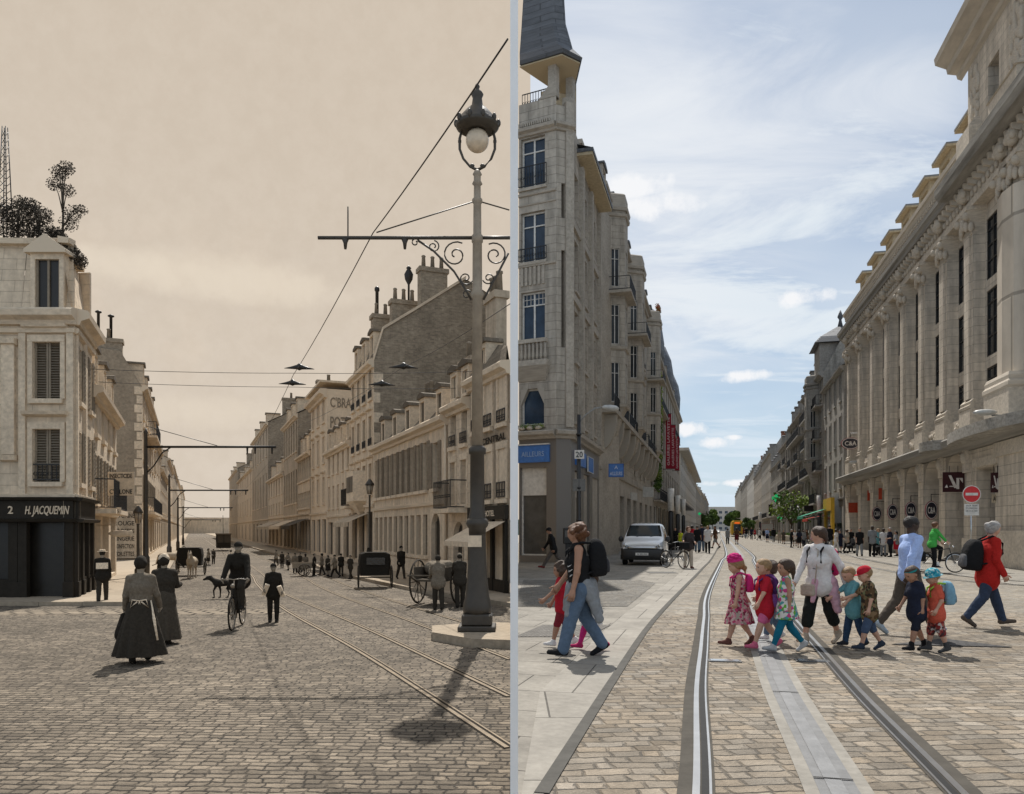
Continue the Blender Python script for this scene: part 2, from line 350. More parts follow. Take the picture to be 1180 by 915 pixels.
    for px, py, a, b in ((245, 318, 120, 20), (285, 330, 90, 18), (240, 475, 95, 16), (120, 300, 60, 12)):
        v = Vector(((px - CX) / F, 1, (HY - py) / F)).normalized(); ax = (v.cross(Vector((0, 0, 1)))).normalized(); ay = ax.cross(v); dd = []
        for u_, q in ((ax, a), (ay, b)):
            n = nd(nt, 'ShaderNodeVectorMath', operation='DOT_PRODUCT'); L(D, n.inputs[0]); n.inputs[1].default_value = u_; dd.append(math_('POWER', math_('ABSOLUTE', math_('MULTIPLY', n.outputs['Value'], F / q)), 2))
        sepia = mix(rng(math_('ADD', math_('ADD', dd[0], dd[1]), math_('MULTIPLY', math_('SUBTRACT', nz, .5), 3.2)), -.2, 2.0, .45, 0), sepia, (.80 * K, .70 * K, .57 * K))
    side = math_('MULTIPLY', math_('LESS_THAN', X, math_('MULTIPLY', Y, .0235)), math_('GREATER_THAN', X, math_('MULTIPLY', Y, -2.6)))
    L(mix(side, blue, sepia), bg.inputs['Color']); bg.inputs['Strength'].default_value = 1.0 / K
build_world()
# ------------------------------------------------------------------ ground
def sheet(name, pts, z, m, T=None, cut=None):
    b = MB(); b.face([(x, y, z) for x, y in pts], 0, False, [tuple((T @ Vector((x, y, 0))).to_2d()) if T else (x, y) for x, y in pts])
    return tag(b.build(name, m), kind='structure')
def strip(b, cl, half0, half1, z, m=0):            # ribbon along a centre line, offset half0..half1 to the right
    P = [Vector((x, y, 0)) for x, y in cl]; d = 0; ring = []
    for i, p in enumerate(P):
        t = (P[min(i + 1, len(P) - 1)] - P[max(i - 1, 0)]).normalized(); n = Vector((t.y, -t.x, 0))
        if i: d += (p - P[i - 1]).length
        ring.append((p + n * half0, p + n * half1, d))
    for (a0, a1, da), (b0, b1, db) in zip(ring, ring[1:]):
        b.face([(*a0.xy, z), (*a1.xy, z), (*b1.xy, z), (*b0.xy, z)], m, False, [(half0, da), (half1, da), (half1, db), (half0, db)])
def smooth_line(pts, k=8):
    out = []
    for i in range(len(pts) - 1):
        p0 = pts[max(i - 1, 0)]; p1 = pts[i]; p2 = pts[i + 1]; p3 = pts[min(i + 2, len(pts) - 1)]
        for j in range(k):
            t = j / k
            out.append(tuple(.5 * (2 * p1[a] + (p2[a] - p0[a]) * t + (2 * p0[a] - 5 * p1[a] + 4 * p2[a] - p3[a]) * t * t + (3 * p1[a] - p0[a] - 3 * p2[a] + p3[a]) * t ** 3) for a in (0, 1)))
    return out + [tuple(pts[-1])]
SX = .012                                          # the dividing line between the two streets, a hair right of straight ahead
m_sett = setts('granite setts', (.30, .262, .213), .205, .128, .0075, .28, .24, .55, jit=.55, depth=.03, gr=1.1)
m_sett_far = setts('worn street surface', (.295, .27, .23), .21, .13, .006, .55, .14, .5)
m_slab = mat('concrete paving slabs', (.285, .262, .225), .85, noise=(14, .13), bump=(70, .25), brick=(1.1, .8, .009, .35, .09), stain=.3)
m_band = mat('pale stone band', (.325, .30, .26), .85, noise=(14, .1), bump=(70, .2), brick=(.62, 1.6, .009, .4, .06), stain=.25)
m_kerb = mat('dark kerb joint', (.10, .095, .085), .9)
m_dark_sett = setts('dark small setts', (.20, .19, .17), .14, .11, .007, .5, .2)
m_old = setts('old cobbles', sep(.255), .16, .112, .0125, .06, .28, .7, tint=(.82, .82, .83), ju=1.8, fill=.5, stain=.3, jit=.55, depth=.035, gr=1.1)
m_old_pave = mat('old pavement', sep(.40), .9, noise=(5, .12), bump=(30, .3), uv=True, stain=.15)
m_old_kerb = mat('old kerb stone', sep(.34), .9, brick=(1.2, .3, .01, .5, .1))
rot = Matrix.Rotation(R(-7), 4, 'Z')

sheet('road', [(SX, -8), (900, -8), (900, 30), (900, 1500), (20, 1500), (SX, 36)], -.004, m_sett_far, Matrix.Rotation(R(-13), 4, 'Z'))
ctrack = [(1.0, 1.0), (1.3, 2.4), (1.86, 4.57), (2.53, 7.4), (3.2, 10), (4.05, 13.3), (5.7, 19.6), (10.9, 37.7), (16.4, 57), (42.3, 155), (94, 350)]
CT = smooth_line(ctrack, 10)
# near setts: the foreground in front of row y = 700
sheet('sett_paving', [(SX, -3), (16, -3), (20, 6), (22, 13.8), (8.0, 14.6), (2.55, 14.2), (SX, 13.9)], 0, m_sett, Matrix.Rotation(R(-4), 4, 'Z'))
E = [(-.6, 1.5)] + smooth_line([(.188, 4.57), (1.15, 8.4), (2.4, 13.2), (4.6, 20.8), (7.58, 31), (13, 50), (35, 130), (90, 330)], 4)
pv = [(SX, -3), (-.0, -3)]
def at_edge(y):
    for (x0, y0), (x1, y1) in zip(E, E[1:]):
        if y0 <= y <= y1: return x0 + (x1 - x0) * (y - y0) / (y1 - y0)
sheet('pavement', [(SX, 3.9)] + [(max(x, SX), y) for x, y in E if y > 3.9 and y < 331] + [(70, 330), (9, 60), (SX, 36)], .004, m_slab, Matrix.Rotation(R(17), 4, 'Z'))
E2 = [p for p in E if 6.2 < p[1] < 140]; ee = E2[0]
b = MB(); b.face([(SX, 3.98, .008), (.128, 4.57, .008), (ee[0] - .06, ee[1] + .015, .008), (max(SX, ee[0] - .6), ee[1] + .15, .008)]); strip(b, E2, -.62, -.06, .008); tag(b.build('pavement_band', m_band), kind='structure')
b = MB(); strip(b, [p for p in E if 2 < p[1] < 140], -.06, .03, .010); tag(b.build('kerb_line', m_kerb), kind='structure')
sheet('sett_panel', [(.05, 15.6), (2.3, 15.6), (4.1, 22.3), (3.9, 23.8), (.35, 23.8)], .011, m_dark_sett, rot)
sheet('sett_panel', [(-.0 + .03, 11.2), (1.1, 11.2), (1.6, 12.6), (.5, 12.6)], .012, mat('tactile paving', (.22, .205, .185), .9, brick=(.06, .06, .012, .6, .1)), rot)
# right hand pavement in front of the big stone building
CAx = lambda d: 20 + (d - 30.6) * .2316
rp = smooth_line([(30, 6), (15.6, 20), (15.0, 24), (16.0, 30), (18.5, 40), (22.3, 55), (27, 73), (50, 159), (95, 330)], 6)
sheet('pavement', rp + [(110, 330), (130, 60), (120, 6)], .006, m_slab, Matrix.Rotation(R(13), 4, 'Z'))
b = MB(); strip(b, rp, -.2, 0, .010); tag(b.build('kerb_line', m_band), kind='structure')
# tram track: two grooved rails, the ground power rail between them
m_rail = mat('polished rail steel', (.46, .455, .45), .3, 1, noise=(3, .12), bump=(80, .05)); m_groove = mat('rail groove', (.02, .02, .02), .7)
m_conc = mat('rail bed concrete', (.30, .28, .245), .9, stain=.2, uv=True, noise=(10, .15)); m_aps = mat('power rail steel', (.15, .15, .15), .62, 0, noise=(6, .25), bump=(60, .1), uv=True)
def tram_track(label, cl, power=True, z=.006):
    root = empty('tram_track', (0, 0, 0), 0, label, 'tram track', 'tram tracks in the modern street')
    for s in (-1, 1):
        c = s * .76
        b = MB(); strip(b, cl, c - .11, c + .11, z, 1); strip(b, cl, c - .022, c + .022, z + .006, 0); strip(b, cl, c + (.031 if s < 0 else -.075), c + (.075 if s < 0 else -.031), z + .003, 2)
        strip(b, cl, c + (.076 if s < 0 else -.092), c + (.092 if s < 0 else -.076), z + .006, 0)
        b.build('rail', [m_rail, m_conc if not power else flat('rail surround', (.085, .077, .065), .95), m_groove], root)
    if power:
        b = MB(); strip(b, cl, -.14, -.055, z, 1); strip(b, cl, .175, .255, z, 1); strip(b, cl, -.055, .175, z + .001, 0); strip(b, cl, .005, .105, z + .005, 2)
        for i in range(3, len(cl) - 30, 9):
            p, q = Vector((*cl[i], 0)), Vector((*cl[i + 1], 0)); t = (q - p).normalized(); n = Vector((t.y, -t.x, 0))
            a = [p - n * .055, p + n * .175, p + n * .175 + t * .02, p - n * .055 + t * .02]
            b.face([(*v.xy, z + .008) for v in a], 3)
        b.build('power_rail', [m_aps, m_conc, flat('worn strip', (.19, .19, .19), .5, metal=0, noise=(5, .2)), m_groove], root)
tram_track('curving tram track with a ground power rail down its middle', CT)
tram_track('second tram track swinging off to the right behind the walkers', smooth_line([(60, 12), (24, 17.2), (16, 20.6), (14.2, 24.5), (15.0, 30), (17.3, 40), (20.9, 52), (26, 72), (50, 163), (99, 350)], 8), False)
def grating(x, y, label, a=.6, bq=.16):
    g = empty('drain_grating', (x, y, .0), R(-10), label, 'grating')
    b = MB(); b.box(-a / 2, -bq / 2, .001, a / 2, bq / 2, .010, 0); b.build('frame', mat('cast iron', (.05, .05, .05), .6), g)
    b = MB()
    for i in range(13): b.box(-a / 2 + .03 + i * (a - .06) / 13, -bq / 2 + .02, .0095, -a / 2 + .055 + i * (a - .06) / 13, bq / 2 - .02, .016, 0)
    b.build('bars', M['chrome'], g)
p = gp(835, 762); grating(p.x, p.y, 'slotted drain grating between the left rail and the power rail', .38)
p = gp(936, 762); grating(p.x, p.y, 'slotted drain grating beside the right rail', .38)
p = gp(1100, 742); bq = MB(); bq.prismz([(p.x - .9, p.y - .1), (p.x + .55, p.y - .35), (p.x + .1, p.y + .45)], .004, .012)
tag(bq.build('manhole_cover', mat('dark slate cover', (.075, .072, .07), .75, brick=(.12, .12, .01, .6, .1))), 'dark triangular ground cover near the children in the hats', 'ground cover')
p = gp(762, 660); bq = MB(); bq.prismz([(p.x - .5, p.y - .5), (p.x + .5, p.y - .5), (p.x + .5, p.y + .5), (p.x - .5, p.y + .5)], .009, .014)
tag(bq.build('manhole_cover', mat('worn iron cover', (.12, .115, .105), .75)), 'square iron cover in the paving before the white van', 'ground cover')
# ---- the old street
oe, on = Vector((-.380, .925)), Vector((.925, .380))
def op(s, l): return (-.38 * s + .925 * l, .925 * s + .38 * l)
sheet('cobbled_street', [(-900, -8), (-.008, -8), (-.008, 60), (-.008, 1500), (-900, 1500)], GL, m_old, Matrix.Rotation(R(2), 4, 'Z'))
ROT_O = Matrix.Rotation(R(-22.3), 4, 'Z')
def raised(name, pts, h, m, label=None):
    b = MB(); b.prismz(pts, GL - .05, GL + h); return tag(b.build(name, m), kind='structure')
raised('pavement', [(-40, 21.6), (-10.75, 21.6), (-10.45, 21.75), op(24.6, -1.15), op(200, -1.15), op(600, -1.15), op(600, -30), (-60, 60)], .10, m_old_pave)
b = MB(); b.prismz([(-40, 21.44), (-10.7, 21.44), (-10.3, 21.65), op(24.5, -1.0), op(200, -1.0), op(200, -1.148), op(24.6, -1.148), (-10.448, 21.748), (-10.75, 21.598), (-40, 21.598)], GL - .05, GL + .108); tag(b.build('kerb', m_old_kerb), kind='structure')
raised('pavement', [(-.012, 21.2), op(26, 7.1), op(34, 6.5), op(200, 6.4), op(500, 6.4), op(500, 12), (-.012, 60)], .12, m_old_pave)
b = MB(); b.prismz([(-.012, 20.9), op(25.8, 6.9), op(34, 6.3), op(200, 6.2), op(200, 6.4), op(34, 6.5), op(26, 7.1), (-.012, 21.2)], GL - .05, GL + .125); tag(b.build('kerb', m_old_kerb), kind='structure')
# crossing of larger stones at the corner
sheet('stone_crossing', [(-40, 18.0), op(20.0, 2.2), op(21.3, 2.0), (-40, 19.8)], GL + .004, mat('crossing stones', sep(.30), .85, noise=(8, .2), bump=(40, .5), brick=(.45, .32, .05, .14, .15), warp=.06), None)
m_oldrail = mat('old rail iron', sep(.33), .35, .6); m_oldgap = mat('old rail groove', sep(.03), .9)
def old_track(label, cls, name='tram_rail'):
    root = empty('old_tram_track', (0, 0, 0), 0, label, 'tram track', 'tram tracks in the old street')
    for cl in cls:
        b = MB(); cl = smooth_line(cl, 8); strip(b, cl, -.07, .07, GL + .006, 1); strip(b, cl, -.055, -.005, GL + .012, 0); strip(b, cl, .03, .055, GL + .012, 0)
        b.build('rail', [m_oldrail, m_oldgap], root)
old_track('nearer pair of old tram rails curving through the cobbles', [[(-.02, 7.5), (-2.6, 13.4), (-6.18, 21), (-9.4, 29), (-18, 51), (-60, 153)], [(-.02, 9.8), (-3.3, 17), (-7.28, 25.2), (-9.6, 31), (-17.2, 50.4), (-59, 153)]])
old_track('second faint pair of old tram rails towards the right kerb', [[(-.02, 12.6), (-2.6, 18.5), (-6.6, 27.5), (-15, 49), (-57, 152)], [(-.02, 15.3), (-2.4, 20.5), (-5.9, 28.6), (-14, 49), (-56, 152)]])
# the tall slim post and low retaining wall where the two streets meet
b = MB(); b.box(-.0098, 4.40, GL, .0342, 4.46, 5.0); tag(b.build('white_post', M['white_paint']), 'tall slim white post standing between the old street and the modern street', 'post')
b = MB(); b.box(-.0075, 4.47, GL - .1, .0115, 60, .012); tag(b.build('retaining_wall', M['white_paint']), 'low white retaining wall edging the raised modern pavement', 'wall')
# ------------------------------------------------------------------ building kit
CORN = [(0, 0), (-.12, .02), (-.16, .12), (-.34, .2), (-.36, .34), (-.30, .40), (0, .44)]      # (out, up), unit cornice
STR = [(0, 0), (-.10, .03), (-.12, .16), (0, .2)]
def scaled(p, a, b): return [(y * a, z * b) for y, z in p]
def text_into(b, s, size, m=0, ext=.004, T=None, width=None, bold=True, cx=True, shear=0):
    cu = bpy.data.curves.new('t', 'FONT'); cu.body = s; cu.size = size; cu.extrude = ext; cu.resolution_u = 3; cu.shear = shear
    if bold: cu.offset = size * .012
    o = bpy.data.objects.new('t', cu); COL.objects.link(o)
    me = bpy.data.meshes.new_from_object(o.evaluated_get(bpy.context.evaluated_depsgraph_get()))
    bpy.data.objects.remove(o); bpy.data.curves.remove(cu)
    if not me.vertices: return
    xs = [v.co.x for v in me.vertices]; x0, x1 = min(xs), max(xs)
    k = 1 if width is None else width / max(1e-6, x1 - x0); off = -(x0 + x1) / 2 if cx else -x0
    T = T or Matrix.Identity(4); base = len(b.v)
    b.v += [tuple(b.T @ (T @ Vector(((v.co.x + off) * k, -v.co.z, v.co.y)))) for v in me.vertices]
    for p in me.polygons:
        b.f.append(tuple(base + i for i in p.vertices)); b.m.append(m); b.sm.append(False); b.uv += [(0, 0)] * len(p.vertices)
    bpy.data.meshes.remove(me)
class Bld:
    def __init__(s, name, label, A, B=None, z=0.0, mats=None, group=None, cat='building', fr='frame_white', gl='glass'):
        s.A = Vector((A[0], A[1], z)); B = B or (A[0] + 1, A[1]); d = Vector((B[0] - A[0], B[1] - A[1])); s.U = d.length
        s.root = empty(name, s.A, math.atan2(d.y, d.x), label, cat, group)
        s.w = MB(); s.tr = MB(); s.mats = mats; s.fr = fr; s.gl = gl; s.T = Matrix.Identity(4); s.nwin = 0; s.roofb = MB(); s.roofm = ['roof_dark', 'trim']
    def turn(s, a, b):                              # work on another face: from local point a to local point b
        d = Vector((b[0] - a[0], b[1] - a[1])); s.T = Matrix.Translation((a[0], a[1], 0)) @ Matrix.Rotation(math.atan2(d.y, d.x), 4, 'Z')
        s.w.T = s.T; s.tr.T = s.T; s.roofb.T = s.T; return d.length
    def home(s): s.T = Matrix.Identity(4); s.w.T = s.tr.T = s.roofb.T = s.T
    def skin(s, u0, u1, z0, z1, holes=(), rev=.22, y=0.0, m=0):
        us = sorted({u0, u1, *[h[0] for h in holes], *[h[1] for h in holes]}); zs = sorted({z0, z1, *[h[2] for h in holes], *[h[3] for h in holes]})
        us = [u for u in us if u0 - 1e-6 <= u <= u1 + 1e-6]; zs = [q for q in zs if z0 - 1e-6 <= q <= z1 + 1e-6]
        for za, zb in zip(zs, zs[1:]):
            run = None
            for ua, ub in zip(us, us[1:]):
                cu, cz = (ua + ub) / 2, (za + zb) / 2
                hole = any(h[0] < cu < h[1] and h[2] < cz < h[3] for h in holes)
                if not hole: run = (run[0] if run else ua, ub)
                if (hole or ub == us[-1]) and run:
                    s.w.face([(run[0], y, za), (run[1], y, za), (run[1], y, zb), (run[0], y, zb)], m); run = None
        for h in holes:
            a, b_, c, d = h[:4]; q = y + rev
            s.w.face([(a, y, c), (a, q, c), (a, q, d), (a, y, d)], m); s.w.face([(b_, q, c), (b_, y, c), (b_, y, d), (b_, q, d)], m)
            s.w.face([(a, q, d), (b_, q, d), (b_, y, d), (a, y, d)], m); s.w.face([(a, y, c), (b_, y, c), (b_, q, c), (a, q, c)], m)
    def body(s, u0, u1, dep, z0, z1, y=0.0, m=0, top=True, m_side=None):
        ms = m if m_side is None else m_side
        s.w.face([(u0, dep, z0), (u0, y, z0), (u0, y, z1), (u0, dep, z1)], ms); s.w.face([(u1, y, z0), (u1, dep, z0), (u1, dep, z1), (u1, y, z1)], ms)
        s.w.face([(u1, dep, z0), (u0, dep, z0), (u0, dep, z1), (u1, dep, z1)], m)
        if top: s.w.face([(u0, y, z1), (u1, y, z1), (u1, dep, z1), (u0, dep, z1)], m)
    def win(s, u0, u1, z0, z1, style='case', rev=.22, y=0.0, sill=True, fr=None, gl=None, near=False, arch=False, label=None):
        q = y + rev; f = MB(s.T); g = MB(s.T); W, H = u1 - u0, z1 - z0; t = min(.07, W * .07); s.nwin += 1
        mats = [M[fr or s.fr], M[s.mats[1]], M[gl or s.gl]]
        if style in ('case', 'tall', 'grid', 'plain', 'shop'):
            g.face([(u0, q - .02, z0), (u1, q - .02, z0), (u1, q - .02, z1), (u0, q - .02, z1)], 0)
            for a, b_, c, d in ((u0, u0 + t, z0, z1), (u1 - t, u1, z0, z1), (u0 + t, u1 - t, z0, z0 + t), (u0 + t, u1 - t, z1 - t, z1)): f.box(a, q - .08, c, b_, q, d, 0, 'k')
            if style in ('case', 'grid', 'tall'): f.box((u0 + u1) / 2 - t * .6, q - .07, z0 + t, (u0 + u1) / 2 + t * .6, q - .005, z1 - t, 0, 'k')
            if style in ('case', 'grid') and H > 1.5: f.box(u0 + t, q - .072, z0 + H * .72, u1 - t, q - .004, z0 + H * .72 + t * .8, 0, 'k')
            if style == 'tall':
                for k in (.3, .55, .8): f.box(u0 + t, q - .072, z0 + H * k, u1 - t, q - .004, z0 + H * k + t * .7, 0, 'k')
            if style == 'grid':
                for i in range(1, 6): f.box(u0 + W * i / 6 - .012, q - .05, z0 + H * .74, u0 + W * i / 6 + .012, q - .01, z1 - t, 0, 'k')
                f.box(u0 + t, q - .05, z0 + H * .86, u1 - t, q - .01, z0 + H * .86 + .025, 0, 'k')
        elif style == 'shut':                       # closed louvred shutters
            f.face([(u0, q, z0), (u1, q, z0), (u1, q, z1), (u0, q, z1)], 0)
            for a, b_ in ((u0, (u0 + u1) / 2 - .008), ((u0 + u1) / 2 + .008, u1)):
                f.box(a, q - .12, z0, a + t, q - .06, z1, 0); f.box(b_ - t, q - .12, z0, b_, q - .06, z1, 0)
                n = max(6, int(H / (.075 if near else .14)))
                for i in range(n):
                    zz = z0 + H * i / n; f.face([(a + t, q - .13, zz), (b_ - t, q - .13, zz), (b_ - t, q - .05, zz + H / n * .75), (a + t, q - .05, zz + H / n * .75)], 0)
        elif style == 'openshut':                   # window with both shutters folded open
            g.face([(u0, q - .02, z0), (u1, q - .02, z0), (u1, q - .02, z1), (u0, q - .02, z1)], 0)
            f.box((u0 + u1) / 2 - .03, q - .06, z0, (u0 + u1) / 2 + .03, q - .01, z1, 0, 'k'); f.box(u0, q - .06, z1 - t, u1, q - .01, z1, 0, 'k')
            for k, e in ((u0, -1), (u1, 1)):
                a, b_ = sorted((k + e * .02, k + e * (W * .48))); sh = MB(s.T); sh.box(a, y - .05, z0 - .02, b_, y - .012, z1 + .02, 0)
                n = 12
                for i in range(n): zz = z0 + H * i / n; sh.face([(a + .05, y - .052, zz), (b_ - .05, y - .052, zz), (b_ - .05, y - .075, zz + H / n * .5), (a + .05, y - .075, zz + H / n * .5)], 0)
                sh.build('shutter', M['shutter'], s.root)
        elif style == 'dark':
            g.face([(u0, q - .02, z0), (u1, q - .02, z0), (u1, q - .02, z1), (u0, q - .02, z1)], 0)
            f.box((u0 + u1) / 2 - .03, q - .06, z0, (u0 + u1) / 2 + .03, q - .01, z1, 0, 'k'); f.box(u0, q - .06, z0, u1, q - .01, z0 + t, 0, 'k')
        if sill: f.box(u0 - .1, y - .12, z0 - .14, u1 + .1, y + .02, z0 - .005, 1)
        if arch:                                    # round the head of the opening
            r = W / 2; c = (u0 + u1) / 2; zc = z1 - r; n = 8
            for sg in (-1, 1):
                pts = [(c + sg * r, y + .003, z1)] + [(c + sg * r * math.cos(PI / 2 * i / n), y + .003, zc + r * math.sin(PI / 2 * i / n)) for i in range(n + 1)]
                pk = [(a, y + rev * .9, e) for a, _, e in pts]
                f.face(pts if sg < 0 else pts[::-1], 1)
                for i in range(1, n + 1): f.face([pts[i], pts[i + 1], pk[i + 1], pk[i]], 1)
        if near and g.f and style != 'shut':
            o = f.build('window', mats[:2], s.root) if f.f else empty('window'); g.build('pane', mats[2], o)
        else:
            k = len(f.v)
            for fc in g.f: f.f.append(tuple(i + k for i in fc)); f.m.append(2); f.sm.append(False)
            f.v += g.v; f.uv += g.uv
            o = f.build('window', mats, s.root)
        if label: o['label'] = label
        return o
    def rail(s, u0, u1, z, h=.9, dep=.45, y=0.0, name='balcony', slab=True, scroll=True, m='iron'):
        b = MB(s.T)
        if slab: b.box(u0, y - dep, z - .16, u1, y, z, 1)
        iy = y - dep + .04
        for zz in (z + .05, z + h): b.box(u0, iy, zz - .02, u1, iy + .03, zz + .02, 0)
        n = max(2, int((u1 - u0) / .14))
        for i in range(n + 1):
            u = u0 + (u1 - u0) * i / n; b.box(u - .011, iy + .003, z + .05, u + .011, iy + .027, z + h, 0, 'tb')
            if scroll and i < n:
                c = u + (u1 - u0) / n / 2; b.lathe([(.045, -.008), (.06, -.008), (.06, .008), (.045, .008)], (c, iy + .015, z + h * .45), 6, 0, False, 'y', False)
        if slab:
            for e in (u0 + .01, u1 - .01): b.box(e - .012, iy, z + h - .02, e + .012, y, z + h + .02, 0); b.box(e - .012, iy, z + .03, e + .012, y, z + .07, 0)
        return b.build(name, [M[m], M[s.mats[1]]], s.root)
    def row(s, u0, u1, z0, z1, n, w, wz0, wz1, style='case', rev=.22, y=0.0, m=0, near=False, sill=True, arch=False, rails=None, fr=None, gl=None, lintel=False, hood=False):
        L = u1 - u0; holes = []
        for i in range(n):
            c = u0 + L * (i + .5) / n; holes.append((c - w / 2, c + w / 2, wz0, wz1))
        s.skin(u0, u1, z0, z1, holes, rev, y, m)
        for h in holes:
            s.win(*h, style, rev, y, sill, fr, gl, near, arch)
            if lintel: s.tr.box(h[0] - .14, y - .06, h[3] + .01, h[1] + .14, y + .01, h[3] + .24)
            if hood: s.tr.prof([(y, h[3] + .28), (y - .2, h[3] + .34), (y - .22, h[3] + .42), (y, h[3] + .44)], h[0] - .2, h[1] + .2); s.tr.box(h[0] - .12, y - .05, h[3] + .01, h[1] + .12, y + .01, h[3] + .28)
            if lintel or hood:
                for e in (h[0] - .13, h[1]): s.tr.box(e, y - .045, h[2], e + .13, y + .008, h[3] + .008)
            if rails: s.rail(h[0] - .04, h[1] + .04, h[2] + .02, rails, .12, y, 'window_railing', False)
        return holes
    def cornice(s, u0, u1, z, k=1.0, p=CORN, y=0.0, m=None):
        s.tr.prof([(a * k + y, z + b_ * k) for a, b_ in p], u0, u1)
    def mansard(s, u0, u1, z, h, inset, dep, ndorm=0, dw=1.1, dh=1.5, style='case', near=False, rm=0):
        r = s.roofb; y1 = inset
        r.face([(u0, .05, z), (u1, .05, z), (u1 - .02, y1, z + h), (u0 + .02, y1, z + h)], rm)
        r.face([(u0 + .02, y1, z + h), (u1 - .02, y1, z + h), (u1 - .02, dep, z + h + .25), (u0 + .02, dep, z + h + .25)], rm)
        for u, sgn in ((u0, 1), (u1, -1)):
            r.face([(u, dep, z), (u, .05, z), (u + .02 * sgn, y1, z + h), (u + .02 * sgn, dep, z + h + .25)], 2 if len(s.roofm) > 2 else 1)
        r.face([(u1, dep, z), (u0, dep, z), (u0 + .02, dep, z + h + .25), (u1 - .02, dep, z + h + .25)], rm)
        for i in range(ndorm):
            c = u0 + (u1 - u0) * (i + .5) / ndorm; s.dormer(c, z + .25, dw, dh, .02, inset + .4, style, near)
    def dormer(s, c, z, w, h, y, dep, style='case', near=False, ped=False):
        b = MB(s.T); t = .13
        b.box(c - w / 2 - t, y, z, c - w / 2, y + dep, z + h, 0); b.box(c + w / 2, y, z, c + w / 2 + t, y + dep, z + h, 0); b.box(c - w / 2, y, z + h - .16, c + w / 2, y + dep, z + h, 0); b.box(c - w / 2, y - .04, z - .1, c + w / 2, y + .2, z, 0)
        e = w / 2 + t + .12
        if ped: b.prism([(c - e, z + h), (c + e, z + h), (c + e, z + h + .1), (c, z + h + .55), (c - e, z + h + .1)], y - .14, y + dep, 0)
        else: b.prism([(c - e, z + h), (c + e, z + h), (c + e * .9, z + h + .14), (c, z + h + .26), (c - e * .9, z + h + .14)], y - .1, y + dep, 1)
        o = b.build('dormer', [M[s.mats[1]], M[s.roofm[0]]], s.root)
        f = MB(s.T); q = y + .12
        f.face([(c - w / 2, q, z), (c + w / 2, q, z), (c + w / 2, q, z + h - .16), (c - w / 2, q, z + h - .16)], 1)
        for a, bb in ((c - w / 2, c - w / 2 + .06), (c - .03, c + .03), (c + w / 2 - .06, c + w / 2)): f.box(a, q - .05, z, bb, q - .004, z + h - .16, 0)
        f.build('window', [M[s.fr], M[s.gl]], o)
    def chimney(s, u, y, z0, z1, w=1.4, d=.6, pots=3, m='brick_gable', pot='shutter'):
        b = MB(s.T); b.box(u - w / 2, y - d / 2, z0, u + w / 2, y + d / 2, z1, 0); b.box(u - w / 2 - .08, y - d / 2 - .08, z1 - .25, u + w / 2 + .08, y + d / 2 + .08, z1, 0)
        for i in range(pots):
            x = u - w / 2 + w * (i + .5) / pots; h = .45 + .3 * random.random(); b.lathe([(.13, z1), (.10, z1 + h), (.13, z1 + h + .02), (.13, z1 + h + .08), (.08, z1 + h + .1)], (x, y, 0), 8, 1)
        return b.build('chimney', [M[m], M[pot]], s.root)
    def done(s, wall='wall', trim='moulding'):
        if s.w.f:
            s.w.T = Matrix.Identity(4); s.w.build(wall, [M[x] for x in s.mats], s.root)
        if s.tr.f: s.tr.build(trim, M[s.mats[1]], s.root)
        if s.roofb.f: s.roofb.build('roof', [M[x] for x in s.roofm], s.root)
        return s
def street_house(name, label, A, B, z, H, floors, mats, dep=8, fr='frame_white', gl='glass', roof=None, shop=None, group=None, near=False, roofm=None, chim=(), dark=None, cornice=1.0, side=None):
    """floors: (z0, z1, n, w, style, opts)"""
    s = Bld(name, label, A, B, z, mats, group, fr=fr, gl=gl); U = s.U
    if roofm: s.roofm = roofm
    s.body(0, U, dep, 0, H, m_side=side)
    for z0, z1, n, wd, st, o in floors:
        h = z1 - z0
        s.row(0, U, z0, z1, n, wd, z0 + o.get('lo', .25) * h, z0 + o.get('hi', .88) * h, st, near=near, sill=o.get('sill', True), arch=o.get('arch', False), rails=o.get('rails'), hood=o.get('hood', False), lintel=o.get('lintel', False), fr=o.get('fr'), gl=o.get('gl'))
        if o.get('string'): s.cornice(0, U, z0 - .1, 1, STR)
        if o.get('balc'):
            for a, b_ in o['balc']: s.rail(a * U, b_ * U, z0 + .1, 1.0, .7)
        if o.get('bays'):
            for a, b_ in o['bays']: pass
    if cornice: s.cornice(-.05, U + .05, H - .4 * cornice, cornice)
    if roof and roof[0] == 'mansard': s.mansard(0, U, H, roof[1], roof[2], dep, roof[3], *(roof[4:]))
    elif roof and roof[0] == 'gable':
        r = s.roofb; h = roof[1]
        r.face([(-.1, -.2, H), (U + .1, -.2, H), (U + .1, dep / 2, H + h), (-.1, dep / 2, H + h)], 0); r.face([(U + .1, dep + .2, H), (-.1, dep + .2, H), (-.1, dep / 2, H + h), (U + .1, dep / 2, H + h)], 0)
        gm = len(s.roofm) - 1
        for u in (0, U): r.face([(u, 0, H), (u, dep, H), (u, dep / 2, H + h - .05)], gm)
        for i in range(roof[2] if len(roof) > 2 else 0): s.dormer(U * (i + .5) / roof[2], H + .15, 1.0, 1.5, .15, 1.8)
    elif roof and roof[0] == 'para': s.tr.box(-.02, -.03, H + .04, U + .02, .25, H + roof[1])
    for c in chim: s.chimney(*c)
    return s
# ------------------------------------------------------------------ old street, left-hand row
OM = ['wall_block', 'trim', 'wall_mid']
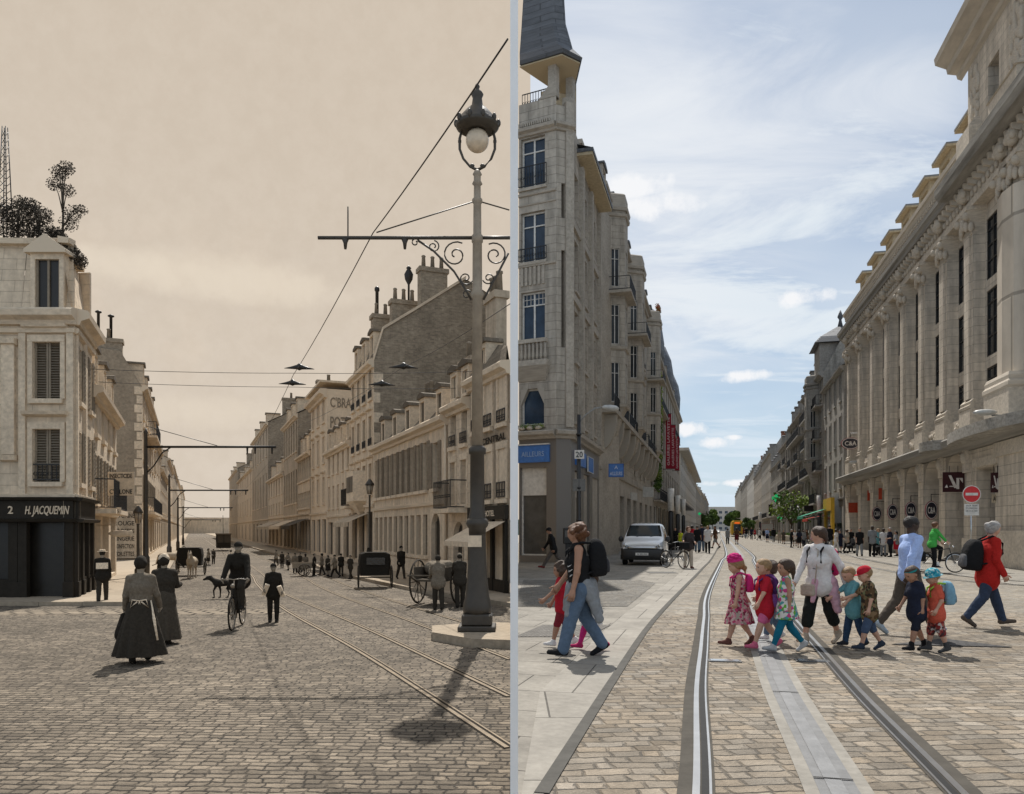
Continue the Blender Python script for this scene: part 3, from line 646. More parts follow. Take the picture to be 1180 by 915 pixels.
# corner building with the wine-shop front: three faces
P0 = Vector((-22.0, 22.75)); P1 = Vector((-14.55, 23.05)); P2 = Vector((-12.9, 23.05)); P3 = Vector(op(29.3, -3.05))
s = Bld('corner_building', 'corner building with chamfered corner, dark shop front and louvred shutters', P0, P1, GL, OM, fr='shutter', gl='void', group='old street buildings'); s.roofm = ['wall_block', 'roof_dark']
inv = Matrix.Rotation(-s.root.rotation_euler.z, 4, 'Z') @ Matrix.Translation(-s.A)
lp = [(inv @ Vector((*p, GL))).to_2d() for p in (P0, P1, P2, P3)]
for i in range(3):
    U = s.turn(lp[i], lp[i + 1])
    if i == 1:
        # closed shutters on the chamfer
        c = U * .5; a, b_ = c - .40, c + .40
        hs = [(a, b_, 3.50, 5.05), (a, b_, 5.95, 7.62)]
        s.skin(0, U, 3.05, 8.2, hs, .2)
        for h in hs: s.win(*h, 'shut', .2, near=True)
        s.rail(a - .02, b_ + .02, 3.52, .5, .05, 0, 'window_railing', False, m='iron_old')
        for za, zb in ((3.50, 5.05), (5.95, 7.62)):
            s.tr.box(a - .15, -.05, za, a - .01, 0, zb + .012); s.tr.box(b_ + .01, -.05, za, b_ + .15, 0, zb + .012); s.tr.box(a - .15, -.06, zb + .01, b_ + .15, .0, zb + .2)
            s.tr.prof([(0, zb + .36), (-.2, zb + .42), (-.24, zb + .52), (0, zb + .55)], a - .25, b_ + .25)
        for q in (.12, U - .12): s.tr.box(q - .1, -.07, 3.1, q + .1, 0, 7.9)
    elif i == 2:
        hs = [(.5, 1.15, 3.5, 5.05), (.5, 1.15, 5.95, 7.6), (2.4, 3.05, 3.5, 5.05), (2.4, 3.05, 5.95, 7.6)]
        s.skin(0, U, 3.05, 8.2, hs, .2)
        for h in hs: s.win(*h, 'openshut', .2)
        s.tr.box(.1, -.07, 3.1, .28, 0, 7.9); s.tr.box(1.4, -.09, 3.1, 1.62, 0, 7.9)
    else:
        hs = [(U - 1.9, U - 1.1, 3.5, 5.05), (U - 1.9, U - 1.1, 5.95, 7.6)]
        s.skin(0, U, 3.05, 8.2, hs, .2)
        for h in hs: s.win(*h, 'shut', .2, near=True)
        s.tr.box(U - .45, -.12, 4.3, U - .08, 0, 7.6); s.tr.prof([(0, 7.5), (-.2, 7.55), (-.22, 7.7), (0, 7.72)], U - .5, U - .03); s.tr.prof([(0, 4.1), (-.16, 4.13), (-.2, 4.28), (0, 4.3)], U - .5, U - .03)
    s.cornice(-.12, U + .12, 8.1, 1.15); s.cornice(-.05, U + .05, 7.86, 1, STR); s.cornice(-.04, U + .04, 2.98, .9, STR)
    # mansard of slate-like courses
    e0, e1 = ((0, 0), (0, .28), (.28, 0))[i]; s.roofb.face([(e0 * .25, .1, 8.55), (U - e1 * .25, .1, 8.55), (U - e1, .42, 10.65), (e0, .42, 10.65)], 0)
    s.tr.prof([(.5, 10.6), (.22, 10.62), (.2, 10.78), (.5, 10.8)], e0 - .02, U - e1 + .02)
    if i == 1: s.dormer(U / 2, 8.62, .72, 1.62, .0, .6, ped=True)
    # shop front
    s.w.box(0, .0, 2.45, U, .3, 3.05, 2)
    if i == 0:
        s.w.box(0, 0, 0, U - 1.2, .3, 2.45, 2)
s.home()
s.w.T = s.T
s.w.face([(*lp[0], 8.55), (*lp[1], 8.55), (*lp[2], 8.55), (*lp[3], 8.55)], 0)
q = [lp[0] + Vector((0, .4)), lp[1] + Vector((0, .4)), lp[2] + Vector((-.2, .42)), lp[3] + Vector((-.4, 0))]
s.roofb.T = Matrix.Identity(4); s.roofb.face([(*p, 10.66) for p in q] + [(lp[3].x - 8, lp[3].y, 10.66)], 1)
# back / side closure
s.w.prismz([(lp[3].x - .02, lp[3].y), (lp[3].x - 9, lp[3].y + 1.5), (lp[0].x, lp[0].y + 8), (lp[0].x, lp[0].y + 7.9), (lp[3].x - 9, lp[3].y + 1.4), (lp[3].x - .02, lp[3].y - .1)], 0, 10.6, 0)
s.done()
# dark timber shop front as a part, with lettering
fb = MB()
for i in range(3):
    d = lp[i + 1] - lp[i]; fb.T = Matrix.Translation((*lp[i], 0)) @ Matrix.Rotation(math.atan2(d.y, d.x), 4, 'Z'); U = d.length
    fb.box(0, -.10, 2.36, U, .0 - .004, 2.98, 0); fb.prof([(0, 2.3), (-.22, 2.32), (-.26, 2.40), (0, 2.44)], -.1, U + .1, 0); fb.prof([(0, 2.92), (-.2, 2.96), (-.24, 3.04), (0, 3.06)], -.1, U + .1, 0)
    x0 = U - 1.5 if i == 0 else 0
    n = 1 if i < 2 else 3
    for k in range(n + 1):
        x = x0 + (U - x0) * k / n; x = min(max(x, x0 + .14), U - .14); fb.box(x - .13, -.08, .1, x + .13, .1, 2.36, 0); fb.box(x - .16, -.12, .1, x + .16, -.081, .55, 0)
    fb.box(x0, .28, .1, U, .3, 2.36, 1)
    if i != 1:
        fb.box(x0, -.03, .1, U, .22, .62, 0)
        for k in range(int((U - x0) / .4)): fb.box(x0 + .1 + k * .4, -.045, .18, x0 + .4 + k * .4, -.031, .55, 0)
    if i == 0:
        fb.box(0, -.03, .1, x0, .0 - .005, 2.36, 0)
        for k in range(10): fb.box(x0 - .45 - k * .5, -.06, .7, x0 - .08 - k * .5, -.031, 2.2, 0)
    if i == 2: fb.box(U * .34, .05, .1, U * .62, .09, 2.3, 1)
fb.build('shop_front', [M['shop_dark'], M['void']], s.root)
lb = MB(); d = lp[2] - lp[1]; lb.T = Matrix.Translation((*lp[1], 0)) @ Matrix.Rotation(math.atan2(d.y, d.x), 4, 'Z')
text_into(lb, 'H. JACQUEMIN', .34, 0, .012, Matrix.Translation((.90, -.115, 2.55)), 1.30, shear=.25)
lb.build('lettering', M['paint_light'], s.root)
lb = MB(); d = lp[1] - lp[0]; lb.T = Matrix.Translation((*lp[0], 0)) @ Matrix.Rotation(math.atan2(d.y, d.x), 4, 'Z')
text_into(lb, '2', .32, 0, .012, Matrix.Translation((d.length - .18, -.115, 2.56))); lb.build('house_number', M['paint_light'], s.root)
CORNER = s
# lattice mast on its roof
m_ = empty('lattice_mast', (-15.32, 23.6, GL + 10.66), 0, 'slim lattice mast rising from the roof garden', 'mast'); b = MB()
for sx in (-1, 1):
    for sy in (-1, 1): b.tube([(.16 * sx, .16 * sy, 0), (.05 * sx, .05 * sy, 3.6)], .018, 4)
for k in range(16):
    z = 3.5 * k / 16; a = .16 - .11 * k / 16
    b.tube([(-a, -a, z), (a, -a, z + .2)], .01, 4); b.tube([(a, -a, z), (-a, -a, z + .2)], .01, 4); b.tube([(a, -a, z), (a, a, z + .2)], .01, 4)
b.build('lattice', M['iron_old'], m_)
# second house: balcony, shop signs
def oldrow_left(name, label, s0, s1, H, floors, mats=None, l=-3.05, **k):
    h = street_house(name, label, op(s0, l), op(s1, l), GL, H, floors, mats or ['wall_light', 'trim', 'render_gable'], fr='paint_light', gl='void', group='old street buildings', **k); return h
h = oldrow_left('shop_house', 'narrow house with iron balcony and advertising boards beside the corner shop', 29.35, 38.5, 6.9, [(.1, 2.7, 3, 2.2, 'dark', dict(lo=.06, hi=.96, sill=False)), (2.7, 5.0, 4, .85, 'openshut', dict(lo=.12, hi=.86, string=1, balc=[(.02, .62)])), (5.0, 6.9, 4, .85, 'case', dict(lo=.2, hi=.8))], dep=9, roof=('mansard', 1.3, 1.0, 3, .8, 1.2))
h.done()
def sign_board(name, label, pos, w, hgt, rz, lines, m_face, m_txt, group=None, t=.05, cat='sign', frame=None, tw=.86, hang=True):
    g = empty(name, pos, rz, label, cat, group); b = MB(); b.box(-w / 2, 0, -hgt / 2, w / 2, t, hgt / 2, 0)
    if frame:
        for q in ((-w / 2 - .03, -hgt / 2 - .03, w / 2 + .03, -hgt / 2), (-w / 2 - .03, hgt / 2, w / 2 + .03, hgt / 2 + .03)): b.box(q[0], -.012, q[1], q[2], t + .012, q[3], 1)
        for q in (-w / 2 - .03, w / 2): b.box(q, -.012, -hgt / 2, q + .03, t + .012, hgt / 2, 1)
    b.build('board', [m_face, frame or m_face], g)
    if lines:
        n = len(lines); rh = hgt / n
        for i, tx in enumerate(lines):
            if tx: lb = MB(); text_into(lb, tx, rh * .8, 0, .004, Matrix.Translation((0, -.006, hgt / 2 - rh * (i + .5) - rh * .28)), w * tw if len(tx) > 3 else None); lb.build('lettering', m_txt, g)
    return g
x, y = op(31.5, -2.35); sign_board('advertising_board', 'pale projecting board lettered INSECTICIDE CYCLONE above the balcony', (x, y, GL + 3.75), .95, .85, R(0), ['INSECTICIDE', '', 'CYCLONE'], M['paint_light'], M['void'])
x, y = op(30.2, -2.6); sign_board('advertising_board', 'small pale hanging plate under the balcony of the shop house', (x, y, GL + 2.75), .75, .22, R(0), ['COIFFEUR'], M['paint_light'], M['void'])
x, y = op(30.6, -2.3); g = empty('hanging_shop_sign', (x, y, GL + 1.95), 0, 'pale ornate fish shaped sign hanging out over the pavement', 'sign'); b = MB()
b.loft([[(-.42 + .84 * t, .03 * math.cos(a), .13 * (math.sin(PI * t) ** .5 if t < .8 else .76 + (t - .8)) * math.sin(a)) for a in [2 * PI * j / 10 for j in range(10)]] for t in (.01, .1, .25, .5, .7, .8, .9, 1)], 0); b.tube([(0, 0, .13), (-.1, 0, .3), (-.8, 0, .3)], .015, 5); b.build('board', M['paint_light'], g)
# tall house with blind gable
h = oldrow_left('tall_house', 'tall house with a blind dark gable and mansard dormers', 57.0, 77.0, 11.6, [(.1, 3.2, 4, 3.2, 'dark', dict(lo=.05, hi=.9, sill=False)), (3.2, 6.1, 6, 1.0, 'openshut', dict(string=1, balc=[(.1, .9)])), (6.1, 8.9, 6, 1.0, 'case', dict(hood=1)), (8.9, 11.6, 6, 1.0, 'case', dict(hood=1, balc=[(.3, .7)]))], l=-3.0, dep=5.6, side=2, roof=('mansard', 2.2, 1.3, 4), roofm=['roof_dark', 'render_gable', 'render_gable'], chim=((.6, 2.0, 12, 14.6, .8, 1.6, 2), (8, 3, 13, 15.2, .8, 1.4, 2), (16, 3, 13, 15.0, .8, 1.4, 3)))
h.done()
b = MB()
for u, y, z in ((.4, 2.6, 14.6), (.8, 1.9, 14.5)): b = MB(); b.lathe([(.09, z), (.09, z + 1.6), (.2, z + 1.65), (.2, z + 1.72), (.05, z + 1.8)], (u, y, 0), 8); b.build('flue', M['iron_old'], h.root)
b = MB(); h.home(); b.T = Matrix.Identity(4)
# quoins on the gable edge
for k in range(14): b.box(-.03, -.03, 3.2 + k * .6, .0 - .003, .32 + .14 * (k % 2), 3.72 + k * .6)
b.build('quoin', M['trim'], h.root)
gx, gy = op(56.9, -3.0)
sign_board('painted_wall_poster', 'weathered advertising panel at the foot of the blind gable', (gx - .95, gy - .42, GL + 1.75), 1.35, 3.0, R(22.3), ['AU CYGNE', 'ROUGE', 'ETOFFES', 'LINGERIE', 'CONFECTION', 'TOILETTES'], M['wall_mid'], M['shop_dark'], frame=M['trim'])
h = oldrow_left('low_house', 'lower terraced house behind the tall blind gable', 77.2, 92, 10.2, [(.1, 3.2, 3, 3.2, 'dark', dict(lo=.05, hi=.9, sill=False)), (3.2, 6.5, 4, 1.0, 'case', dict(string=1)), (6.5, 10.2, 4, 1.0, 'case', dict(hood=1))], dep=9, roof=('gable', 2.0, 3)); h.done()
for i, (a, c, hh, lab) in enumerate(((92.2, 118, 8.6, 'pale house with paired chimneys, fifth along the left of the old street'), (118.2, 150, 12, 'taller stone fronted house far along the left of the old street'), (150.2, 200, 13.5, 'far terraced house with gabled roof on the left of the old street'), (200.2, 280, 14, 'distant long terrace on the left of the old street'), (290.2, 420, 17, 'farthest grey terrace closing the left of the old street'))):
    h = oldrow_left('terraced_house', lab, a, c, hh, [(.1, 3.4, 5, 2.6, 'dark', dict(lo=.05, hi=.85, sill=False)), (3.4, hh * .65, 7, 1.1, 'dark', dict(string=1)), (hh * .65, hh, 7, 1.1, 'dark', dict())], mats=[['wall_mid', 'trim', 'render_gable'], ['wall_light', 'trim', 'render_gable']][i % 2], dep=10, roof=('gable', 2.4, 2), chim=((3, 2.5, hh + 1, hh + 3.6, 1, 1.6, 3), (c - a - 3, 3, hh + 1, hh + 3.4, 1, 1.6, 3)))
    h.done()
# ------------------------------------------------------------------ old street, right-hand row (far end first along the face)
def oldrow_right(name, label, s_far, s_near, H, floors, mats=None, l=9.1, **k):
    return street_house(name, label, op(s_far, l), op(s_near, l), GL, H, floors, mats or ['wall_light', 'trim', 'render_gable'], fr=k.pop('fr', 'paint_light'), gl='void', group='old street buildings', **k)
# nearest house (cut short where the wedge of the two streets ends)
N = oldrow_right('corner_shop_house', 'house with striped awning, painted name band and balconied windows behind the lamp post', 26.0, 22.35, 7.3, [(.1, 2.75, 2, 1.5, 'dark', dict(lo=.12, hi=.84, sill=False)), (2.75, 5.0, 3, .62, 'case', dict(lo=.14, hi=.84, rails=.5, lintel=1)), (5.0, 7.3, 3, .62, 'case', dict(lo=.2, hi=.84, rails=.4, lintel=1))], dep=.0, near=True)
N.home()
xw = N.U
# triangular plan behind the face keeps clear of the modern street
N.w.face([(0, 0, 7.3), (xw, 0, 7.3), (0, 1.5, 7.3)], 0); N.w.face([(xw, .01, 0), (0, 1.5, 0), (0, 1.5, 7.3), (xw, .01, 7.3)], 0); N.w.face([(0, 0, 0), (0, 1.5, 0), (0, 1.5, 7.3), (0, 0, 7.3)], 0)
N.roofb.face([(-.05, -.15, 7.3), (xw, -.12, 7.3), (xw - .5, .12, 7.9), (0, .8, 8.7)], 0); N.roofb.face([(0, .8, 8.7), (xw - .5, .12, 7.9), (xw, .0, 7.3), (0, 1.5, 7.3)], 0); N.roofb.face([(-.05, -.15, 7.3), (0, .8, 8.7), (0, 1.5, 7.3)], 1)
N.dormer(1.0, 7.4, .6, 1.0, .05, .6); N.chimney(.55, .75, 7.6, 10.3, 1.0, .4, 3, 'wall_mid'); N.done()
b = MB(); text_into(b, 'A. CENTRAL', .3, 0, .006, Matrix.Translation((xw * .55, -.03, 4.93)), xw * .75); b.build('lettering', M['shop_dark'], N.root)
b = MB(); b.box(.05, -.10, .1, xw - .05, -.02, .5, 0); b.box(.05, -.14, 2.42, xw - .05, -.02, 2.86, 0)
for k in range(4): x = .12 + (xw - .34) * k / 3; b.box(x - .07, -.12, .1, x + .1, -.02, 2.42, 0)
b.build('shop_front', M['shop_dark'], N.root)
b = MB(); text_into(b, 'HOTEL', .26, 0, .006, Matrix.Translation((xw * .62, -.15, 2.53)), .9); b.build('shop_lettering', M['paint_light'], N.root)
b = MB(); b.face([(1.2, -.14, 2.35), (xw - .02, -.14, 2.35), (xw - .02, -1.35, 1.72), (1.2, -1.35, 1.72)], 0); b.face([(1.2, -1.35, 1.72), (xw - .02, -1.35, 1.72), (xw - .02, -1.35, 1.56), (1.2, -1.35, 1.56)], 0); b.face([(1.2, -.14, 2.35), (1.2, -1.35, 1.72), (1.2, -1.3, 1.72), (1.2, -.14, 2.3)], 0)
b.tube([(1.22, -1.35, 1.72), (1.22, -.14, 1.7)], .015, 5, 1); b.build('awning', [M['awning'], M['iron_old']], N.root)
# narrow house
h = oldrow_right('narrow_house', 'narrow rusticated house with round headed doorway and iron balcony', 28.6, 26.05, 6.75, [(.1, 2.75, 1, 1.25, 'dark', dict(lo=.02, hi=.86, sill=False, arch=True)), (2.75, 4.9, 2, .62, 'case', dict(lo=.12, hi=.86, lintel=1, balc=[(.1, .9)])), (4.9, 6.75, 2, .62, 'case', dict(lo=.15, hi=.86, rails=.4))], dep=1.5, near=True, mats=['wall_block', 'trim', 'render_gable'], roof=('mansard', 1.3, .7, 2, .6, 1.0)); h.done()
# long low mansion
h = Bld('long_mansion', 'long two storey mansion with tall shuttered windows, arched carriage gate and five dormers', op(41.6, 9.1), op(28.65, 9.1), GL, ['wall_light', 'trim', 'render_gable'], 'old street buildings', fr='shutter', gl='void'); U = h.U
h.roofm = ['roof_dark', 'render_gable']; h.body(0, U, 2.55, 0, 6.5)
n = 10; bay = (U - 2.6) / n
lo = [(bay * (i + .5) - .34, bay * (i + .5) + .34, 1.0, 2.72) for i in range(n)]; gate = (U - 2.2, U - 1.0, .1, 2.75)
h.skin(0, U, .1, 3.1, lo + [gate], .25); hi = [(bay * (i + .5) - .36, bay * (i + .5) + .36, 3.75, 5.75) for i in range(n)] ; h.skin(0, U, 3.1, 6.5, hi + [(U - 2.0, U - 1.2, 3.75, 5.6)], .22)
for q in lo: h.win(*q, 'shut' if random.random() < .6 else 'case', .25)
for q in hi: h.win(*q, 'openshut' if random.random() < .75 else 'shut', .22)
h.win(U - 2.0, U - 1.2, 3.75, 5.6, 'openshut'); h.win(*gate, 'plain', .25, sill=False, arch=True, label='dark arched carriage gate')
h.cornice(-.02, U, 3.05, 1.0, STR); h.cornice(-.1, U + .05, 6.1, 1.0); h.tr.box(0, -.08, .1, U, 0, .8)
h.mansard(0, U, 6.5, 1.3, 1.2, 2.55, 0)
for i in range(5): h.dormer(U * (i + .55) / 5.2, 6.62, .62, 1.15, .15, 1.3)
for k in range(18): h.tr.box(U - .42 - .1 * (k % 2), -.03, .15 + k * .33, U - .04, 0, .44 + k * .33)
h.tr.tube([(U - .02, -.08, .1), (U - .02, -.08, 6.4)], .05, 6)
h.chimney(U * .80, 1.9, 7.2, 9.3, 1.5, .6, 2); h.chimney(U * .28, 2.0, 7.2, 8.8, 1.4, .6, 3); h.done()
# tall house with brick gable and great chimney stacks
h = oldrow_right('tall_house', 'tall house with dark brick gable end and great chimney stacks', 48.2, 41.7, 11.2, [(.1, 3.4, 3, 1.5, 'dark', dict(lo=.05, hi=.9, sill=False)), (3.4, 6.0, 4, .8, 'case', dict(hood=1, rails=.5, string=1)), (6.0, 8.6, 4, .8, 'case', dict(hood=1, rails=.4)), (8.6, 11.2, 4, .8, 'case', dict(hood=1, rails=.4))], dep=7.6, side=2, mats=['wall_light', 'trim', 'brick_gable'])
U = h.U; r = h.roofb; h.roofm = ['roof_dark', 'brick_gable']; pr = [(.0, 11.2), (.5, 12.9), (2.6, 14.35), (5.2, 16.2), (7.6, 15.0), (7.6, 11.2)]
for u in (.0, U): r.face([(u, a, z) for a, z in pr], 1)
for (a, za), (c, zc) in zip(pr, pr[1:-1]): r.face([(-.05, a, za), (U + .06, a, za), (U + .06, c, zc), (-.05, c, zc)], 0)
b = MB()
for (a, za), (c, zc) in zip(pr[:4], pr[1:4]): b.loft([[(U - .25, a, za), (U + .1, a, za), (U + .1, a, za + .16), (U - .25, a, za + .16)], [(U - .25, c, zc), (U + .1, c, zc), (U + .1, c, zc + .16), (U - .25, c, zc + .16)]], 0, False)
b.build('roof_coping', M['trim'], h.root)
for i in range(3): h.dormer(U * (i + .5) / 3, 11.5, .8, 1.4, .1, 1.0)
for k in range(10): h.w.box(U, .0, .3 + k * 1.08, U + .012, .34 + .16 * (k % 2), .84 + k * 1.08, 1)
def stack(u, y, z0, z1, w, d): h.chimney(u, y, z0, z1, w, d, 0); b = MB(); [b.lathe([(.13, z1), (.1, z1 + .6), (.13, z1 + .65), (.08, z1 + .72)], (u, y - d / 2 + d * (i + .5) / 3, 0), 8) for i in range(3)]; b.build('chimney_pot', M['shutter'], h.root)
stack(U - .28, 3.35, 8.5, 16.6, .62, 1.55); stack(U - 2.2, 2.2, 13.6, 15.2, .6, 1.5); stack(U - 4.2, 1.6, 13, 14.8, .7, 1.6)
b = MB(); b.lathe([(.10, 14.8), (.10, 16.2), (.15, 16.25), (.15, 16.4), (.08, 16.5)], (U - 4.2, 1.1, 0), 8); b.build('flue', M['iron_old'], h.root); b = MB(); b.lathe([(.06, 15.2), (.06, 16.2), (.22, 16.5), (.26, 16.8), (.1, 17.1), (.16, 17.15), (.02, 17.3)], (U - 2.2, 2.5, 0), 10); b.build('flue', M['iron_old'], h.root)
# oriel
b = MB(); b.prismz([(U * .3, 0), (U * .3 + .3, -.7), (U * .7 - .3, -.7), (U * .7, 0)], 3.7, 5.4); b.loft([[(U * .3 + .3, -.7, 3.7), (U * .7 - .3, -.7, 3.7), (U * .7, 0, 3.7), (U * .3, 0, 3.7)], [(U * .45, -.1, 2.9), (U * .55, -.1, 2.9), (U * .55, 0, 2.9), (U * .45, 0, 2.9)]], 0, False)
b.box(U * .3 + .4, -.72, 4.2, U * .5 - .06, -.701, 5.1, 1); b.box(U * .5 + .06, -.72, 4.2, U * .7 - .4, -.701, 5.1, 1); b.build('oriel_window', [M['trim'], M['void']], h.root); h.done()
h.rail(.2, U * .28, 3.5, 1.0, .7, m='iron_old')
b = MB(); b.face([(.6, -.05, 3.0), (U - 1, -.05, 3.0), (U - 1, -1.2, 2.5), (.6, -1.2, 2.5)], 0); b.box(.6, -1.22, 2.25, U - 1, -1.2, 2.5); b.build('awning', M['wall_mid'], h.root)
# two small houses, then the white gable with the painted name
h = oldrow_right('small_house', 'small two storey pale house between the tall house and the white gable', 57.4, 48.3, 7.6, [(.1, 3.0, 3, 2.0, 'dark', dict(lo=.05, hi=.86, sill=False)), (3.0, 5.4, 5, .7, 'case', dict(string=1)), (5.4, 7.6, 5, .7, 'case', dict())], dep=7.5, roof=('mansard', 1.4, 1.0, 4, .7, 1.1), chim=((6, 3, 8.8, 10.4, 1.4, .6, 3),)); h.done()
h = oldrow_right('white_gabled_house', 'tall pale house with the name of its owner painted on the bare gable', 65.5, 57.5, 12.3, [(.1, 3.3, 3, 1.9, 'dark', dict(lo=.05, hi=.86, sill=False)), (3.3, 6.3, 3, 1.0, 'case', dict(string=1, hood=1)), (6.3, 9.3, 3, 1.0, 'case', dict(hood=1)), (9.3, 12.3, 3, 1.0, 'case', dict(hood=1))], dep=6.5, mats=['render_pale', 'trim', 'render_pale'], cornice=1.6, chim=((4, 3, 12.3, 13.8, 1.6, .6, 4),))
h.tr.box(-.1, -.5, 12.75, h.U + .15, 6.6, 12.9); h.done()
b = MB(Matrix.Translation((h.U, 0, 0)) @ Matrix.Rotation(PI / 2, 4, 'Z')); text_into(b, "C'BRAS", 1.0, 0, .012, Matrix.Translation((1.12, -.02, 11.0)), 1.75); b.build('lettering', M['shutter'], h.root); b = MB(Matrix.Translation((h.U, 0, 0)) @ Matrix.Rotation(PI / 2, 4, 'Z')); text_into(b, 'POTER', 1.15, 0, .012, Matrix.Translation((1.12, -.02, 9.5)), 1.75); b.build('lettering', M['shutter'], h.root)
for i, (a, c, hh, lab, mm) in enumerate(((66, 74, 8.6, 'house next beyond the white gable on the right of the old street', 0), (74.2, 86, 12.8, 'house with dark side wall, third beyond the white gable', 1), (86.2, 104, 8.2, 'low house under chimneys, fourth beyond the white gable', 0), (104.2, 132, 15.8, 'tall house crowned by a brick chimney block far along the old street', 1), (132.2, 175, 12.0, 'far pale terrace on the right of the old street', 0), (175.2, 214, 15, 'farther terrace with stepped roofs on the right of the old street', 1))):
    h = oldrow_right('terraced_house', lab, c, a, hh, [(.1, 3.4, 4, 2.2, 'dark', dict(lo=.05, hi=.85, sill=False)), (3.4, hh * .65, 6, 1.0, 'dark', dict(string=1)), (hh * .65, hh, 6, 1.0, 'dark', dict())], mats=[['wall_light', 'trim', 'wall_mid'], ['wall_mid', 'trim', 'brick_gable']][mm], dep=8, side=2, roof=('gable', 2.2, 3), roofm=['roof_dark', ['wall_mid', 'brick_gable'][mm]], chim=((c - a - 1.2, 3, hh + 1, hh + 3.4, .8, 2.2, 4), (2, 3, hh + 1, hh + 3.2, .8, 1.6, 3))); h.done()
    if i in (0, 1, 2):
        b = MB(); b.face([(1, -.05, 3.0), (h.U - .5, -.05, 3.0), (h.U - .5, -1.6, 2.4), (1, -1.6, 2.4)], 0); b.box(1, -1.62, 2.1, h.U - .5, -1.6, 2.4); b.build('awning', M[['shop_dark', 'awning', 'wall_mid'][i]], h.root)
# ------------------------------------------------------------------ roof garden, lamp, catenary of the old street
def leafy(b, c, r, n, size, m=0, flatz=.9, seed=0):
    rng = np.random.default_rng(seed); n = int(n * (2.6 if size < .07 else 1.7)); size *= .55 if size < .07 else .72
    for i in range(n):
        d = rng.normal(size=3); d /= np.linalg.norm(d); k = rng.random() ** .45
        p = Vector((c[0] + d[0] * r[0] * k, c[1] + d[1] * r[1] * k, c[2] + d[2] * r[2] * k)); a = Vector(rng.normal(size=3)).normalized(); q = a.orthogonal().normalized(); e = a.cross(q); sz = size * (.6 + .8 * rng.random())
        b.face([p + q * sz, p + e * sz * .6, p - q * sz, p - e * sz * .6], m, False, [(0, 0), (1, 0), (1, 1), (0, 1)])
m_leaf_old = mat('dark foliage', sep(.05), .8, noise=(3, .5), bump=None); m_leaf_old2 = mat('paler foliage', sep(.09), .8, noise=(3, .5), bump=None)
RZ = GL + 10.66
def small_tree(name, label, cat, x, y, z, h, clumps, m, trunk=.05, tm=None, group=None, seed=1, lean=0):
    g = empty(name, (x, y, z), 0, label, cat, group); b = MB(); rng = np.random.default_rng(seed)
    b.tube([(0, 0, 0), (lean * .3, .02, h * .4), (lean, 0, h * .95)], [trunk, trunk * .8, trunk * .35], 6)
    for cx, cy, cz, *_ in clumps: b.tube([(lean * .3, 0, min(h * .45, cz * .6)), ((cx + lean * .3) / 2, cy / 2, cz * .85), (cx, cy, cz)], [trunk * .6, trunk * .4, trunk * .15], 5)
    b.build('trunk', tm or M['wood'], g); b = MB()
    for i, (cx, cy, cz, r, n, sz) in enumerate(clumps): leafy(b, (cx, cy, cz), (r, r, r * .85), n, sz, i % 2 if isinstance(m, list) else 0, seed=seed * 31 + i)
    b.build('crown', m, g); return g
small_tree('roof_tree', 'taller wispy tree standing on the corner building roof', 'tree', -13.75, 23.9, RZ, 2.6, [(-.1, 0, 2.35, .28, 150, .05), (.12, 0, 2.5, .25, 130, .05), (-.25, 0, 2.0, .25, 120, .05), (.1, .1, 1.85, .25, 110, .05), (.3, 0, 1.1, .3, 120, .05), (.55, 0, 1.2, .22, 80, .05), (.2, 0, .8, .3, 110, .05)], [m_leaf_old, m_leaf_old2], .035, seed=3)
small_tree('roof_shrub', 'dark bushy shrub at the left of the roof garden', 'shrub', -15.0, 23.7, RZ, 1.2, [(0, 0, .5, .55, 500, .06), (.3, 0, 1.0, .4, 300, .06), (-.4, 0, 1.1, .45, 350, .06), (.1, 0, 1.35, .25, 120, .06)], [m_leaf_old, m_leaf_old2], .05, seed=4)
small_tree('roof_shrub', 'leafy shrub in the middle of the roof garden', 'shrub', -14.3, 23.6, RZ, 1.0, [(0, 0, .4, .45, 400, .055), (.1, 0, .9, .35, 260, .055), (-.2, 0, 1.2, .28, 160, .055)], [m_leaf_old, m_leaf_old2], .05, seed=5)
g = empty('roof_creeper', (-13.5, 23.5, RZ), 0, 'dense dark creeper hanging over the roof edge beside the dormer', 'creeper'); b = MB()
for i in range(6): leafy(b, (-.3 + i * .14, .1, .35 - i * .16), (.26, .3, .26), 330, .05, i % 2, seed=60 + i)
b.build('foliage', [m_leaf_old, m_leaf_old2], g)
# great lamp standard on its island
LD = 15.1; LX = xp(550, LD)
raised('traffic_island', [(xp(497, 15.6), 15.75), (xp(500, 15.1), 14.75), (xp(545, 14), 13.85), (-.014, 13.7), (-.014, 16.2), (-.6, 16.4)], .16, mat('island stone', sep(.36), .9, noise=(8, .2), bump=(30, .4), uv=True))
lamp = empty('street_lamp', (LX, LD, GL + .16), 0, 'tall ornate lamp standard with globe lantern and tramway bracket arms', 'street lamp')
zz = lambda py: zp(py, LD) - (GL + .16)
b = MB(); b.bbox(-.36, -.36, 0, .36, .36, .10, .02, 0); b.bbox(-.29, -.29, .10, .29, .29, .32, .03, 0)
b.lathe([(.27, .30), (.28, .42), (.265, .52), (.23, .66), (.195, 1.0), (.17, 1.5), (.16, 1.95), (.20, 2.0), (.22, 2.05), (.20, 2.12), (.16, 2.16)], n=20); b.build('base', M['lamp_dark'], lamp)
